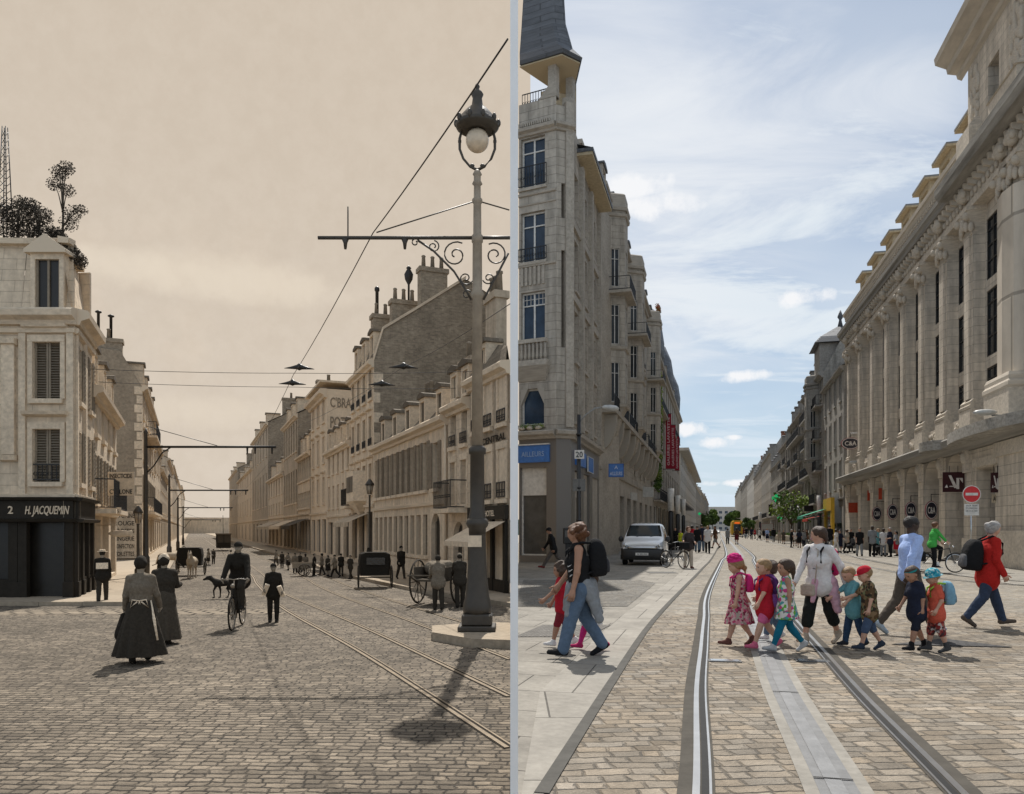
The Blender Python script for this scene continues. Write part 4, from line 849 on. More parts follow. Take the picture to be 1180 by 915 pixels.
b = MB(); b.lathe([(.165, 1.85), (.17, 2.16), (.14, 2.3), (.135, zz(524)), (.165, zz(523)), (.17, zz(517)), (.12, zz(514))], n=18, m=1); b.lathe([(.11, zz(515)), (.092, zz(345)), (.12, zz(343)), (.13, zz(338)), (.095, zz(335)), (.09, zz(280)), (.11, zz(279)), (.11, zz(272)), (.08, zz(270)), (.075, zz(235)), (.10, zz(233)), (.10, zz(230)), (.07, zz(228)), (.065, zz(214)), (.10, zz(212)), (.068, zz(208)), (.068, zz(203)), (.09, zz(201)), (.045, zz(196))], n=18, m=0); b.build('column', [M['lamp_grey'], M['lamp_dark']], lamp)
b = MB(); b.box(-.17, -.2, zz(630), .09, -.18, zz(617)); b.tube([(-.05, -.19, zz(624)), (.0, 0, zz(624))], .02, 5); b.build('notice_plate', M['paint_light'], lamp)
zt = zz(145)
b = MB(); b.lathe([(.0, zt + .75), (.03, zz(97)), (.05, zz(100)), (.03, zz(103)), (.09, zz(106)), (.12, zz(109)), (.09, zz(113)), (.11, zz(122)), (.22, zz(128)), (.36, zz(138)), (.40, zz(143)), (.43, zz(145)), (.40, zz(148)), (.30, zz(152)), (.10, zz(150))], n=20)
for k in range(10): a = 2 * PI * k / 10; b.prism([(-.04, 0), (.04, 0), (.03, .09), (0, .13), (-.03, .09)], 0, .01) if False else b.sphere((.41 * math.cos(a), .41 * math.sin(a), zz(142)), (.045, .045, .08), 6, 0, 5)
b.build('lantern_hood', M['lamp_dark'], lamp)
b = MB(); b.sphere((0, 0, zz(162)), .225, 20, 0, 14); b.build('lantern_globe', M['opal'], lamp)
for sg in (-1, 1):
    b = MB(); b.tube([(sg * .30, 0, zz(150)), (sg * .34, 0, zz(160)), (sg * .34, 0, zz(172)), (sg * .27, 0, zz(183)), (sg * .14, 0, zz(192)), (0, 0, zz(196))], [.022, .028, .026, .024, .024, .03], 7); b.sphere((sg * .34, 0, zz(163)), (.035, .035, .06), 6, 0, 5); b.sphere((sg * .1, 0, zz(191)), (.05, .03, .04), 6, 0, 5); b.build('lantern_bracket', M['lamp_dark'], lamp)
def scroll(c, r0, r1, a0, a1, n=22, fl=1): return [(c[0] + fl * (r0 + (r1 - r0) * t / n) * math.cos(a0 + (a1 - a0) * t / n), 0, c[1] + (r0 + (r1 - r0) * t / n) * math.sin(a0 + (a1 - a0) * t / n)) for t in range(n + 1)]
za = zz(274)
for sg, L_ in ((-1, 3.08), (1, .635)):
    b = MB(); b.tube([(0, 0, za), (sg * L_, 0, za)], .035, 7)
    if sg < 0:
        b.tube([(-1.15, 0, za - .05), (-.85, 0, za - .25), (-.45, 0, za - .65), (-.2, 0, za - 1.05), (-.12, 0, za - 1.2)], .022, 6)
        b.tube(scroll((-.42, za - .33), .26, .04, R(60), R(600), 26), .016, 5); b.tube(scroll((-.85, za - .17), .12, .03, R(80), R(-420), 20), .014, 5); b.tube(scroll((-.22, za - .78), .14, .03, R(-20), R(-480), 20), .014, 5); b.tube(scroll((-.2, za - 1.1), .1, .03, R(0), R(420), 16), .014, 5); b.tube(scroll((-1.2, za - .09), .08, .03, R(0), R(420), 14), .014, 5)
        for x in (-2.55, -1.4): b.lathe([(.07, za - .03), (.04, za - .1), (.025, za - .22)], (x, 0, 0), 6)
        b.tube([(-2.5, 0, za), (-2.5, 0, za + .6)], .014, 5)
    else:
        b.tube([(.12, 0, za - 1.2), (.2, 0, za - 1.05), (.42, 0, za - .65), (.6, 0, za - .3)], .022, 6); b.tube(scroll((.34, za - .33), .24, .04, R(120), R(-420), 26), .016, 5); b.tube(scroll((.22, za - .78), .12, .03, R(200), R(660), 20), .014, 5)
    b.build('bracket_arm', M['lamp_dark'], lamp)
b = MB(); b.tube([(-.1, 0, zz(233)), (-1.95, 0, zz(268))], .014, 5); b.tube([(.1, 0, zz(233)), (.62, 0, zz(242))], .014, 5); b.build('stay_rod', M['lamp_dark'], lamp)
# wires
def wire(label, pts, r=.008, m='iron_old', grp='overhead tram wires'):
    b = MB(); c = []
    for p, q in zip(pts, pts[1:]):
        p, q = Vector(p), Vector(q)
        for k in range(6): t = k / 6; v = p.lerp(q, t); v.z -= .012 * (q - p).length * 4 * t * (1 - t) * .5; c.append(v)
    c.append(Vector(pts[-1])); b.tube(c, r, 5); return tag(b.build('overhead_wire', M[m]), label, 'wire', grp)
def P(px, py, d): return Vector((xp(px, d), d, zp(py, d)))
wire('long contact wire sagging from the top of the lamp towards the far end', [P(585, 45, 8.5), P(430, 268, 15.1), P(338, 432, 30), P(300, 505, 55), P(262, 578, 130)], .011)
wire('contact wire crossing above the long mansion roof', [P(588, 350, 17), P(465, 423, 30), P(345, 490, 60), P(262, 582, 140)], .010)
wire('upper span wire between the corner building and the lamp side', [P(99, 425, 25.5), P(345, 430, 29.5), P(570, 427, 27)], .010); wire('lower span wire between the shop house and the narrow house', [P(110, 440, 28), P(340, 446, 33), P(545, 447, 29)], .010)
for lab, px, py, d in (('dark winged insulator, upper left of the four', 345, 424, 30), ('dark winged insulator, lower left of the four', 337, 442, 33), ('dark winged insulator, upper right of the four', 465, 423, 30), ('dark winged insulator, lower right of the four', 440, 443, 33)):
    g = empty('wire_insulator', P(px, py, d), R(10), lab, 'insulator', 'insulators on the span wires'); b = MB(); b.loft([[(x, .07 * t * math.cos(a), .1 * t * math.sin(a) + zo) for a in [2 * PI * j / 8 for j in range(8)]] for x, t, zo in ((-.56, .1, -.03), (-.3, .5, 0), (-.1, .9, .03), (0, 1.5, .05), (.1, .9, .03), (.3, .5, 0), (.56, .1, -.03))], 0); b.build('body', M['void'], g)
# catenary masts along the left kerb
def mast(label, px, pyt, d, x1, ya, lantern=False):
    x = xp(px, d); g = empty('tram_mast', (x, d, GL + .1), 0, label, 'mast', 'tram masts of the old street'); b = MB(); h = zp(pyt, d) - GL - .1; za = zp(ya, d) - GL - .1
    b.lathe([(.16, 0), (.16, .8), (.11, .9), (.09, h * .5), (.07, h), (.09, h + .05), (.02, h + .25)], n=10); b.build('pole', M['lamp_dark'], g)
    b = MB(); e = xp(x1, d) - x; b.tube([(0, 0, za), (e, 0, za)], .055, 6); b.tube([(.05, 0, za - 1.1), (.35, 0, za - .8), (.7, 0, za - .25), (1.1, 0, za)], .03, 5); b.tube([(0, 0, za + .9), (e * .55, 0, za + .05)], .015, 4)
    for t in (.78, .84, .97): b.lathe([(.05, 0), (.03, -.3)], (e * t, 0, za), 5)
    b.build('bracket_arm', M['iron_old'], g)
mast('nearest tram mast with long bracket arm before the tall gable', 168, 500, 33.5, 318, 515); mast('second tram mast with bracket arm over the old street', 195, 550, 52, 286, 565); mast('third tram mast with bracket arm along the old street', 205, 575, 74, 268, 585); mast('fourth tram mast, farthest with a visible arm', 211, 585, 100, 255, 599)
def old_lantern(label, px, pyb, pyt, d):
    g = empty('gas_lamp', (xp(px, d), d, GL + .1), 0, label, 'street lamp', 'gas lamps of the old street'); h = zp(pyt, d) - GL - .1; b = MB()
    b.lathe([(.14, 0), (.14, .3), (.08, .4), (.06, 1), (.045, h - .8), (.08, h - .75)], n=10); b.build('post', M['lamp_dark'], g)
    b = MB(); b.lathe([(.10, h - .72), (.17, h - .3)], n=6, m=1); b.lathe([(.21, h - .3), (.22, h - .25), (.12, h - .1), (.05, h)], n=6); [b.tube([(.1 * math.cos(a), .1 * math.sin(a), h - .72), (.175 * math.cos(a), .175 * math.sin(a), h - .3)], .012, 4) for a in [PI * k / 3 for k in range(6)]]; b.build('lantern', [M['lamp_dark'], M['wall_mid']], g)
old_lantern('gas lamp on the left pavement beside the painted poster wall', 159, 650, 583, 33); old_lantern('gas lamp on the right pavement before the tall house', 426, 660, 552, 37)
# far-end haze of the old street: low distant houses
b = Bld('distant_house', 'low hazy house closing the end of the old street', op(430, 34), op(430, -8), GL, ['wall_light', 'trim', 'wall_mid']); b.body(0, b.U, 12, 0, 8); b.row(0, b.U, 0, 8, 9, 1.2, 3, 6, 'dark'); b.done()
# ------------------------------------------------------------------ modern street, left-hand row
def PL(d): return (2.59 + .265 * (d - 35.8), d)
def PR(d): return (27.8 + .266 * (d - 65), d)
WM = ['stone_warm', 'stone_warm_plain', 'granite', 'plaster_cream']
def bay(s, u, w, dep, z0, z1, levels, style='tall', corbel=1.6, cap=True):
    pts = [(u - w / 2, 0), (u - w * .27, -dep), (u + w * .27, -dep), (u + w / 2, 0)]
    for a, b_ in zip(pts, pts[1:]):
        L = s.turn(a, b_); ww = L * (.55 if a[1] == b_[1] else .42)
        hs = [(L / 2 - ww / 2, L / 2 + ww / 2, za, zb) for za, zb in levels]
        s.skin(0, L, z0, z1, hs, .14)
        for h in hs: s.win(*h, 'case', .14, sill=False)
        for zz_ in [z1 - .5] + [za - .35 for za, _ in levels]: s.tr.prof([(0, zz_), (-.10, zz_ + .05), (-.14, zz_ + .2), (0, zz_ + .24)], -.05, L + .05)
    s.home()
    o = lambda k: [(u + (x - u) * k, y * k, 0) for x, y in pts]
    r = lambda k, z: [(x, y, z) for x, y, _ in o(k)]
    s.tr.loft([r(.12, z0 - corbel), r(.5, z0 - corbel * .75), r(.72, z0 - corbel * .35), r(1.02, z0 - .1), r(1.06, z0)], 0, False)
    if cap: s.tr.loft([r(1.1, z1 - .1), r(1.14, z1 + .1), r(1.0, z1 + .2), r(1.0, z1 + .9), r(.9, z1 + 1.0)], 0, False)
A = (.33, 36.95); B = (xp(641, 36.1), 36.1); C = PL(36.4); D = PL(44.8)
s = Bld('corner_building', 'tall sandstone corner building with loggia, blue shop signs and slate roof', A, B, 0, WM, 'modern street buildings', gl='glass_blue'); s.roofm = ['slate', 'plaster_cream', 'stone_warm_plain']
inv = Matrix.Rotation(-s.root.rotation_euler.z, 4, 'Z') @ Matrix.Translation(-s.A)
lp = [(inv @ Vector((*p, 0))).to_2d() for p in (A, B, C, D)]
U = s.turn(lp[0], lp[1])
wn = [(.10, 1.34, 17.6, 19.95), (.10, 1.34, 14.1, 16.45), (.10, 1.34, 10.45, 12.7)]
s.skin(0, U, 6.2, 20.4, wn + [(.1, 1.3, 6.45, 8.15)], .28)
s.win(*wn[0], 'case', .28, near=True); s.win(*wn[1], 'case', .28, near=True); s.win(*wn[2], 'grid', .28, near=True, sill=False); s.win(.1, 1.3, 6.45, 8.15, 'plain', .28, near=True, sill=True)
for sg, x in ((1, .1), (-1, 1.3)): s.tr.prism([(x, 8.16), (x, 7.4), (x + sg * .36, 8.16)], .0 + .004, .26)
for z in (17.62, 14.12): s.rail(.02, 1.46, z, .95 if z > 17 else .6, .16, 0, 'window_railing', False)
s.tr.box(-.0, -.45, 9.15, 1.62, 0, 9.4); s.tr.box(0, -.45, 10.2, 1.6, -.2, 10.38); [s.tr.lathe([(.06, 9.4), (.085, 9.6), (.05, 9.85), (.07, 10.2)], (.1 + k * .2, -.33, 0), 8) for k in range(8)]
s.tr.loft([[(0, -.45, 9.15), (1.62, -.45, 9.15), (1.62, 0, 9.15), (0, 0, 9.15)], [(0, -.05, 8.5), (1.4, -.05, 8.5), (1.4, 0, 8.5), (0, 0, 8.5)]], 0, False)
for k in range(6): s.tr.box(.12 + k * .22, -.07, 13.0, .24 + k * .22, 0, 13.85)
s.cornice(0, U, 5.75, 1.0); s.cornice(0, U, 20.0, .9); s.cornice(0, U, 13.85, .8, STR); s.cornice(0, U, 17.2, .8, STR); s.cornice(0, U, 16.75, .5, STR)
[s.tr.box(.04 + k * .11, -.16, 20.45, .10 + k * .11, -.0, 20.62) for k in range(15)]
hs = [(.05, 1.42, .32, 4.45)]; s.skin(0, U, 0, 6.2, hs, .3, m=2); s.win(*hs[0], 'shop', .3, sill=False, gl='glass_shop', near=True)
b = MB(s.T); b.box(.1, .20, 3.15, 1.38, .235, 4.4, 0); b.build('window_blind', M['frame_white'], s.root)
b = MB(s.T); b.box(.0, -.14, 4.68, 1.60, -.006, 5.48, 0); b.box(-.0, -.2, 5.48, 1.62, -.0, 5.54, 1)
sgn = flat('blue sign', (.045, .16, .46), .4); b.build('shop_sign', [sgn, M['frame_white']], s.root)
b = MB(s.T); text_into(b, 'AILLEURS', .34, 0, .006, Matrix.Translation((.78, -.15, 4.95)), 1.15, bold=False); b.build('lettering', flat('sign lettering', (.30, .42, .62), .5), s.root)
# loggia
s.skin(0, U, 20.4, 21.6, [], 0); s.tr.box(U - .42, 0, 21.6, U - .02, .4, 23.4)
s.rail(.05, U - .45, 21.45, .75, -.1, .1, 'loggia_railing', False); s.w.face([(0, 2.5, 20.4), (U, 2.5, 20.4), (U, 2.5, 23.5), (0, 2.5, 23.5)], 3)
s.tr.loft([[(U - .9, -.02, 21.6), (U + .02, -.02, 21.6), (U + .02, .3, 21.6), (U - .9, .3, 21.6)], [(U - .35, -.02, 22.2), (U + .02, -.02, 22.2), (U + .02, .3, 22.2), (U - .35, .3, 22.2)]], 0, False)
# chamfer pilaster
U2 = s.turn(lp[1], lp[2]); s.skin(0, U2, 6.2, 21.2, [(U2 / 2 - .12, U2 / 2 + .12, 16, 17.6), (U2 / 2 - .12, U2 / 2 + .12, 10, 14.5)], .2); s.skin(0, U2, 0, 6.2, [], 0, m=2)
s.tr.box(U2 - .3, -.1, 6.3, U2 + .1, .3, 21.4); s.cornice(-.1, U2 + .12, 5.75, 1.0); s.cornice(-.1, U2 + .1, 20.0, .9)
# street face
U3 = s.turn(lp[2], lp[3]); cols = [(.9, 1.9), (3.3, 4.5), (6.2, 7.4)]
hs = [(a, b_, z, z2) for a, b_ in cols for z, z2 in ((6.7, 8.6), (9.6, 12.0), (13.0, 15.4), (16.3, 18.6))]
s.skin(0, U3, 6.2, 20.0, hs, .35)
for h in hs: s.win(*h, 'tall', .35)
for q in (2.4, 5.3, 8.3): s.tr.box(q - .25, -.22, 6.3, q + .25, 0, 19.4)
s.cornice(0, U3, 5.75, 1.0); s.tr.box(0, -.12, 12.3, U3, 0, 12.65); s.tr.box(0, -.12, 15.75, U3, 0, 16.1)
gs = [(1.0, 2.6, .3, 4.4), (3.6, 5.4, .3, 4.4), (6.4, 8.6, .3, 4.4)]; s.skin(0, U3, 0, 6.2, gs, .3, m=2)
for g_ in gs: s.win(*g_, 'shop', .3, sill=False, gl='glass_shop'); s.tr.box(g_[0] + .05, .15, 3.1, g_[1] - .05, .27, 4.36)
b = MB(s.T); b.box(1.0, -.16, 4.65, 3.4, -.008, 5.35, 0); b.build('shop_sign', sgn, s.root)
# overhanging eave with a cream soffit, and the bell-cast slate roof over the corner
s.w.box(1.6, -.75, 19.7, U3, .4, 19.84, 3); s.roofb.box(1.55, -.8, 19.84, U3 + .05, .4, 20.02, 0); s.roofb.face([(1.6, -.8, 20.02), (U3, -.8, 20.02), (U3, .4, 20.4), (1.6, .4, 20.4)], 0); s.w.box(0, .0, 20.0, U3, .3, 20.6, 1); s.roofb.face([(.2, .3, 20.5), (U3, .3, 20.5), (U3, 3.0, 22.4), (.2, 1.5, 21.7)], 0); s.roofb.face([(U3, .3, 20.3), (U3, 4.2, 20.3), (U3, 3.0, 22.4)], 2)
s.chimney(U3 - .8, 1.6, 20.6, 23.4, 1.0, 1.6, 0, 'stone_warm_plain'); s.home()
cx, cy = lp[1].x - 1.2, lp[1].y + 2.6
def rr(xr, yf, yb, z): return [(max(.02, .5 * yf + .03), lp[0].y - yf, z), (lp[1].x + xr, lp[1].y - yf, z), (lp[2].x + xr, lp[2].y - yf * .2, z), (lp[2].x + xr - 1.3, lp[2].y + min(yb, 2.2), z), (1.0, lp[0].y + min(yb, 2.2), z)]
s.roofb.loft([rr(.55, .55, 4.2, 23.15), rr(.62, .62, 4.3, 23.3), rr(.1, .2, 4.0, 23.9), rr(-.28, -.2, 3.6, 25.2), rr(-.45, -.5, 2.2, 27.5), rr(-.62, -.9, 2.2, 31.5)], 0, False)
s.w.loft([rr(.48, .48, 4.1, 23.08), rr(.48, .48, 4.1, 23.14)], 3, False)
s.tr.box(lp[2].x - .4, lp[2].y - .1, 20.4, lp[2].x + .02, lp[2].y + .6, 21.7); s.tr.box(lp[2].x - .55, lp[2].y + .7, 21.4, lp[2].x - .2, lp[2].y + 1.05, 23.1)
s.w.prismz([(0, .4), (0, 8.5), (lp[3].x - .3, lp[3].y + 4.5), (lp[3].x - .05, lp[3].y - .02), (lp[2].x - .3, lp[2].y + .1)], .0, 20.4, 1)
s.w.box(lp[0].x, .31, 0, lp[1].x - .2, .36, 6.2, 1); s.done()
# flower troughs on the ledge of the octagonal window
b = MB(); [leafy(b, (.3 + .3 * k, -.22, 6.35), (.2, .12, .14), 60, .05, k % 2, seed=k) for k in range(4)]; g = empty('flower_trough', s.A, s.root.rotation_euler.z, 'planted trough on the ledge under the octagonal corner window', 'planter')
b2 = MB(); [b2.sphere((.25 + .42 * k, -.2, 6.28), (.2, .12, .1), 8, 0, 6) for k in range(3)]; b2.build('trough', M['stone_plain'], g)
lf = [mat('garden leaf', (.09, .15, .035), .7, noise=(4, .4), bump=None), mat('young leaf', (.20, .27, .05), .7, noise=(4, .4), bump=None)]; b.build('leaves', lf, g)
def place(px, py, d): return (xp(px, d), d, zp(py, d))
sign_board('shop_sign', 'flat blue shop sign fixed over the side window of the corner building', place(681, 536, 41.2), 1.7, .75, math.atan2(1, .265), [''], sgn, sgn, frame=M['frame_white'])
sign_board('projecting_sign', 'square blue sign projecting over the pavement beyond the corner shop', place(710, 542, 45.5), .82, .72, R(-6), ['A', 'AILLEURS'], sgn, flat('pale lettering', (.55, .6, .7)), frame=flat('blue edge', (.05, .1, .3)))
# ornate pair with turret bays
def turreted(label, d0, d1, H, bays, cols, seed=0):
    s = Bld('turreted_building', label, PL(d0), PL(d1), 0, WM, 'modern street buildings'); U = s.U; s.roofm = ['slate', 'stone_warm_plain', 'stone_warm_plain']; dep = 4.2 if d0 < 50 else 9.8
    s.body(0, U, dep, 0, H)
    lv = [(9.3, 11.7), (12.8, 15.2), (16.3, 18.6), (19.6, 21.5)]; hs = []
    for a in cols: hs += [(a - .55, a + .55, z, z2) for z, z2 in lv if z2 < H - .6] + [(a - .55, a + .55, 6.0, 7.7)]
    s.skin(0, U, 5.2, H, hs, .3)
    for h in hs: s.win(*h, 'tall', .3)
    for a in cols:
        s.rail(a - .7, a + .7, 9.3, .9, .5, scroll=False); s.rail(a - .6, a + .6, 16.3, .5, .12, 0, 'window_railing', False)
        s.tr.box(a - .6, -.12, 11.95, a + .6, 0, 12.6); s.tr.prof([(0, 15.4), (-.2, 15.5), (-.24, 15.65), (0, 15.7)], a - .8, a + .8)
    for u, w in bays: bay(s, u, w, 1.15, 9.2, H - .6, [(z, z2) for z, z2 in lv if z2 < H - 1.4], corbel=2.4); s.rail(u - w / 2 - .3, u + w / 2 + .3, 15.9, .8, 1.6, slab=True, scroll=False)
    # heavy arched corbels under the first floor balcony
    s.tr.box(.3, -.9, 8.35, U - .3, 0, 8.65)
    [s.rail(q + .3, q + 3.6, 8.6, .8, .9, slab=False, scroll=False) for q in range(0, int(U) - 4, 4)]
    k = 1.4
    while k < U - .6:
        n = 6; pr = [(0, 6.2)] + [(-.85 * math.sin(PI / 2 * i / n), 6.3 + 2.0 * (1 - math.cos(PI / 2 * i / n))) for i in range(n + 1)] + [(0, 8.34)]
        s.tr.loft([[(k - .28, y, z) for y, z in pr], [(k + .28, y, z) for y, z in pr]], 0, False); k += 3.6
    s.cornice(-.05, U + .05, H - .5, 1.3); s.cornice(0, U, 5.0, 1.0, STR)
    n = max(2, int(U / 4)); gs = [(U * (i + .5) / n - 1.3, U * (i + .5) / n + 1.3, .25, 3.9) for i in range(n)]; s.skin(0, U, 0, 5.2, gs, .5, m=1)
    for g_ in gs: s.win(*g_, 'shop', .5, sill=False, gl='glass_shop', fr='frame_dark')
    s.mansard(0, U, H, 2.2, 1.5, dep, n, 1.1, 1.5); s.chimney(1.2, 3, H + 1, H + 4.2, 1.2, 2.0, 3, 'stone_warm_plain'); return s
s = turreted('ornate sandstone house with curved turret bay and deep corbelled balcony', 45.0, 66.3, 21.6, [(3.6, 2.6), (14.8, 3.2)], [7.4, 10.6, 19.6]); s.done()
s = turreted('second turreted sandstone house with flowers along its parapet', 66.6, 81.5, 22.2, [(10.0, 3.0)], [2, 5.6, 13.6], 1)
s.done()
g = empty('parapet_flowers', (*PL(76), 23.0), math.atan2(1, .265), 'reddish flowers planted along the parapet of the second turret', 'flowers'); b = MB(); [leafy(b, (k * .4, -.9, .2), (.3, .25, .3), 60, .09, k % 2, seed=90 + k) for k in range(6)]; b.build('blooms', [flat('rust bloom', (.30, .10, .05)), lf[0]], g)
x, y = PL(80.5); g = empty('green_wall', (x - .1, y, 6.0), math.atan2(1, .265), 'tall strip of climbing greenery between the sandstone houses and the department store', 'climbing plant'); b = MB(); [leafy(b, (.0 + .5 * math.sin(k * 1.7), -.7, k * .62), (1.1, .5, .6), 110, .16, (k % 3) // 2 if k < 12 else 1, seed=40 + k) for k in range(19)]; b.build('foliage', lf, g)
# department store with banners
s = street_house('department_store', 'department store with dark mansard roofs and red banners on its front', PL(82), PL(136), 0, 20.5, [(0, 4.6, 9, 4.4, 'shop', dict(lo=.06, hi=.9, sill=False)), (4.6, 9.8, 12, 2.2, 'tall', dict(string=1, balc=[(.02, .98)])), (9.8, 15, 12, 1.8, 'tall', dict(hood=1)), (15, 20.5, 12, 1.6, 'tall', dict(hood=1, balc=[(.05, .3), (.5, .8)]))], mats=['stone_warm', 'stone_warm_plain', 'stone_grey'], dep=13, roof=('mansard', 5.0, 2.2, 9, 1.4, 2.2), roofm=['slate', 'zinc'], cornice=1.6, group='modern street buildings')
for c in (.12, .45, .8):
    s.roofb.loft([[(s.U * c + r_ * math.cos(a), 2.2 + r_ * math.sin(a), z) for a in [2 * PI * j / 12 for j in range(12)]] for r_, z in ((2.8, 20.5), (2.9, 22.5), (2.6, 24.5), (1.8, 26.4), (.5, 27.4))], 0, True)
s.done()
b = MB(); b.box(6, -2.6, 4.7, s.U - 4, -.1, 4.95); [b.tube([(6 + k * 5, -2.4, 4.9), (6 + k * 5, -.1, 6.2)], .04, 5) for k in range(9)]; b.build('glass_canopy', M['frame_dark'], s.root)
red = flat('red banner cloth', (.26, .015, .03), .8); ltr = flat('pale banner lettering', (.62, .45, .45))
for i, (px, y0, y1, d) in enumerate(((770.3, 477, 540, 96), (775.5, 490, 540, 105), (780.2, 503, 542, 115))):
    hgt = (y1 - y0) / F * d; x = xp(px, d); g = empty('vertical_banner', (x, d, zp((y0 + y1) / 2, d)), R(-4), ['nearest', 'middle', 'farthest'][i] + ' of the three tall red banners on the department store', 'banner', 'red store banners')
    b = MB(); b.box(-.33, 0, -hgt / 2, .33, .06, hgt / 2); b.build('cloth', red, g); b = MB(); [b.box(-1.2, -.0, q, .36, .08, q + .08) for q in (-hgt / 2 - .1, hgt / 2)]; b.build('bracket', M['frame_dark'], g)
    b = MB(Matrix.Rotation(R(-90), 4, 'Y')); text_into(b, 'GALERIES LAFAYETTE', .42, 0, .006, Matrix.Translation((0, -.012, -.14)), hgt * .88); b.build('lettering', ltr, g)
s = street_house('office_block', 'pale modern block with flat overhanging roof beyond the banners', PL(140), PL(235), 0, 15.6, [(0, 4, 10, 5, 'shop', dict(lo=.05, hi=.85, sill=False))] + [(4 + i * 2.9, 6.9 + i * 2.9, 16, 2.2, 'plain', dict(lo=.3, hi=.8)) for i in range(4)], mats=['render_white', 'render_white', 'render_white'], dep=16, cornice=0, group='modern street buildings'); s.tr.box(-1, -1.5, 15.6, s.U + 1, 16, 16.1); s.tr.loft([[(4, 1, 16.1), (16, 1, 16.1), (16, 13, 16.1), (4, 13, 16.1)], [(8, 5, 18.4), (12, 5, 18.4), (12, 9, 18.4), (8, 9, 18.4)]], 0, False); s.done()
for d0, d1, H, lab, mm in ((236, 290, 14.5, 'grey terrace after the pale modern block', 'render_grey'), (291, 380, 16, 'far stone terrace on the left of the modern street', 'stone_warm'), (381, 520, 18, 'farthest terrace on the left of the modern street', 'render_grey')):
    s = street_house('terraced_house', lab, PL(d0), PL(d1), 0, H, [(0, 4, 6, 4, 'dark', dict(lo=.05, hi=.85, sill=False)), (4, H * .66, 12, 1.4, 'dark', {}), (H * .66, H, 12, 1.4, 'dark', {})], mats=[mm, 'stone_plain', mm], dep=14, roof=('gable', 3, 4), roofm=['slate', mm], chim=((4, 4, H + 1, H + 4, 1.2, 3, 4), (d1 - d0 - 6, 4, H + 1, H + 4, 1.2, 3, 4)), group='modern street buildings'); s.done()
# ------------------------------------------------------------------ modern street, right-hand row: the great stone store
Af, Bn = (CAx(66), 66), (CAx(27), 27)
CM = ['stone_pale', 'stone_plain', 'stone_dirty', 'stone_grey']
s = Bld('stone_store', 'monumental pale stone store with giant pilasters, arcade and sculpted cornice', Af, Bn, 0, CM, 'modern street buildings', fr='frame_dark'); U = s.U; s.roofm = ['zinc', 'plaster_cream']
ud = lambda d: (66 - d) * 1.0265
pil = [ud(d) for d in (64.6, 60.4, 56.2, 52, 48, 44.1, 40.3, 36.6)]; UT = ud(37.6)      # tower starts here
REC = .50                                           # windows' wall lies this far behind the pilaster fronts
cuts = [0] + pil
b = s.tr
hs = []
for a, c in zip(pil, pil[1:]):
    m_ = (a + c) / 2
    for z0, z1 in ((7.2, 8.75), (9.4, 12.2), (12.85, 15.7)): hs.append((m_ - 1.25, m_ + 1.27, z0, z1))
hs2 = [(ud(35.15) - .72, ud(35.15) + .72, z0, z1) for z0, z1 in ((6.3, 8.9), (9.4, 12.4), (12.9, 15.7))]
s.skin(0, U, 5.9, 16.5, hs + hs2, .12, REC)
for h in hs + hs2: s.win(*h, 'tall', .12, REC, sill=False, near=h in hs2)
s.body(0, U, 18, 0, 18.3, REC + .01, top=False)
def capital(c, z, w, d):
    b.loft([[(c - w / 2, -.05, z), (c + w / 2, -.05, z), (c + w / 2, d, z), (c - w / 2, d, z)], [(c - w * .52, -.1, z + .5), (c + w * .52, -.1, z + .5), (c + w * .52, d, z + .5), (c - w * .52, d, z + .5)], [(c - w * .66, -.32, z + 1.0), (c + w * .66, -.32, z + 1.0), (c + w * .66, d, z + 1.0), (c - w * .66, d, z + 1.0)]], 0, False)
    b.box(c - w * .7, -.36, z + 1.0, c + w * .7, d, z + 1.2)
    for sg in (-1, 1):
        b.sphere((c + sg * w * .46, -.26, z + .82), (.2, .2, .2), 9, 0, 6); b.sphere((c + sg * w * .25, -.2, z + .42), (.17, .12, .26), 8, 0, 6); b.sphere((c + sg * w * .5, -.08, z + .3), (.14, .14, .24), 8, 0, 6)
    b.sphere((c, -.24, z + .6), (.2, .14, .32), 8, 0, 6); b.sphere((c, -.28, z + 1.0), (.14, .1, .14), 8, 0, 6)
for c in pil:
    w = 1.25
    s.w.box(c - w / 2, 0, 7.6, c + w / 2, REC, 15.2, 0, 'bt'); s.w.box(c - w * .26, -.1, 7.6, c + w * .26, 0, 15.2, 0, 'btk')
    b.box(c - w * .62, -.18, 5.95, c + w * .62, REC, 7.1); b.prof([(0, 7.1), (-.2, 7.12), (-.22, 7.25), (-.12, 7.32), (-.14, 7.45), (0, 7.6)], c - w * .6, c + w * .6); b.box(c - w * .58, 0, 7.1, c + w * .58, REC, 7.6)
    capital(c, 15.2, w, REC)
# big round corner pilaster of the pavilion
cp = ud(31.6)
for x0, wd, y in ((cp, 2.3, -.25),):
    s.w.loft([[(x0 - wd / 2, REC, z), (x0 - wd / 2, .0, z), (x0 - wd / 2 + .3, y, z), (x0, y - .12, z), (x0 + wd / 2 - .3, y, z), (x0 + wd / 2, 0, z), (x0 + wd / 2, REC, z)] for z in (7.7, 15.2)], 0, False, False)
    b.box(x0 - wd * .58, -.6, 5.95, x0 + wd * .58, REC, 7.1); b.loft([[(x0 - wd * .58 * k, -.6 * k, z), (x0 + wd * .58 * k, -.6 * k, z), (x0 + wd * .58 * k, REC, z), (x0 - wd * .58 * k, REC, z)] for k, z in ((1, 7.1), (1.06, 7.2), (1.06, 7.35), (.96, 7.45), (.98, 7.6), (.9, 7.75))], 0, False)
    capital(x0 - .55, 15.2, 1.3, REC); capital(x0 + .55, 15.2, 1.3, REC)
s.w.box(ud(29.6), .2, 5.9, U, REC, 16.4, 0)
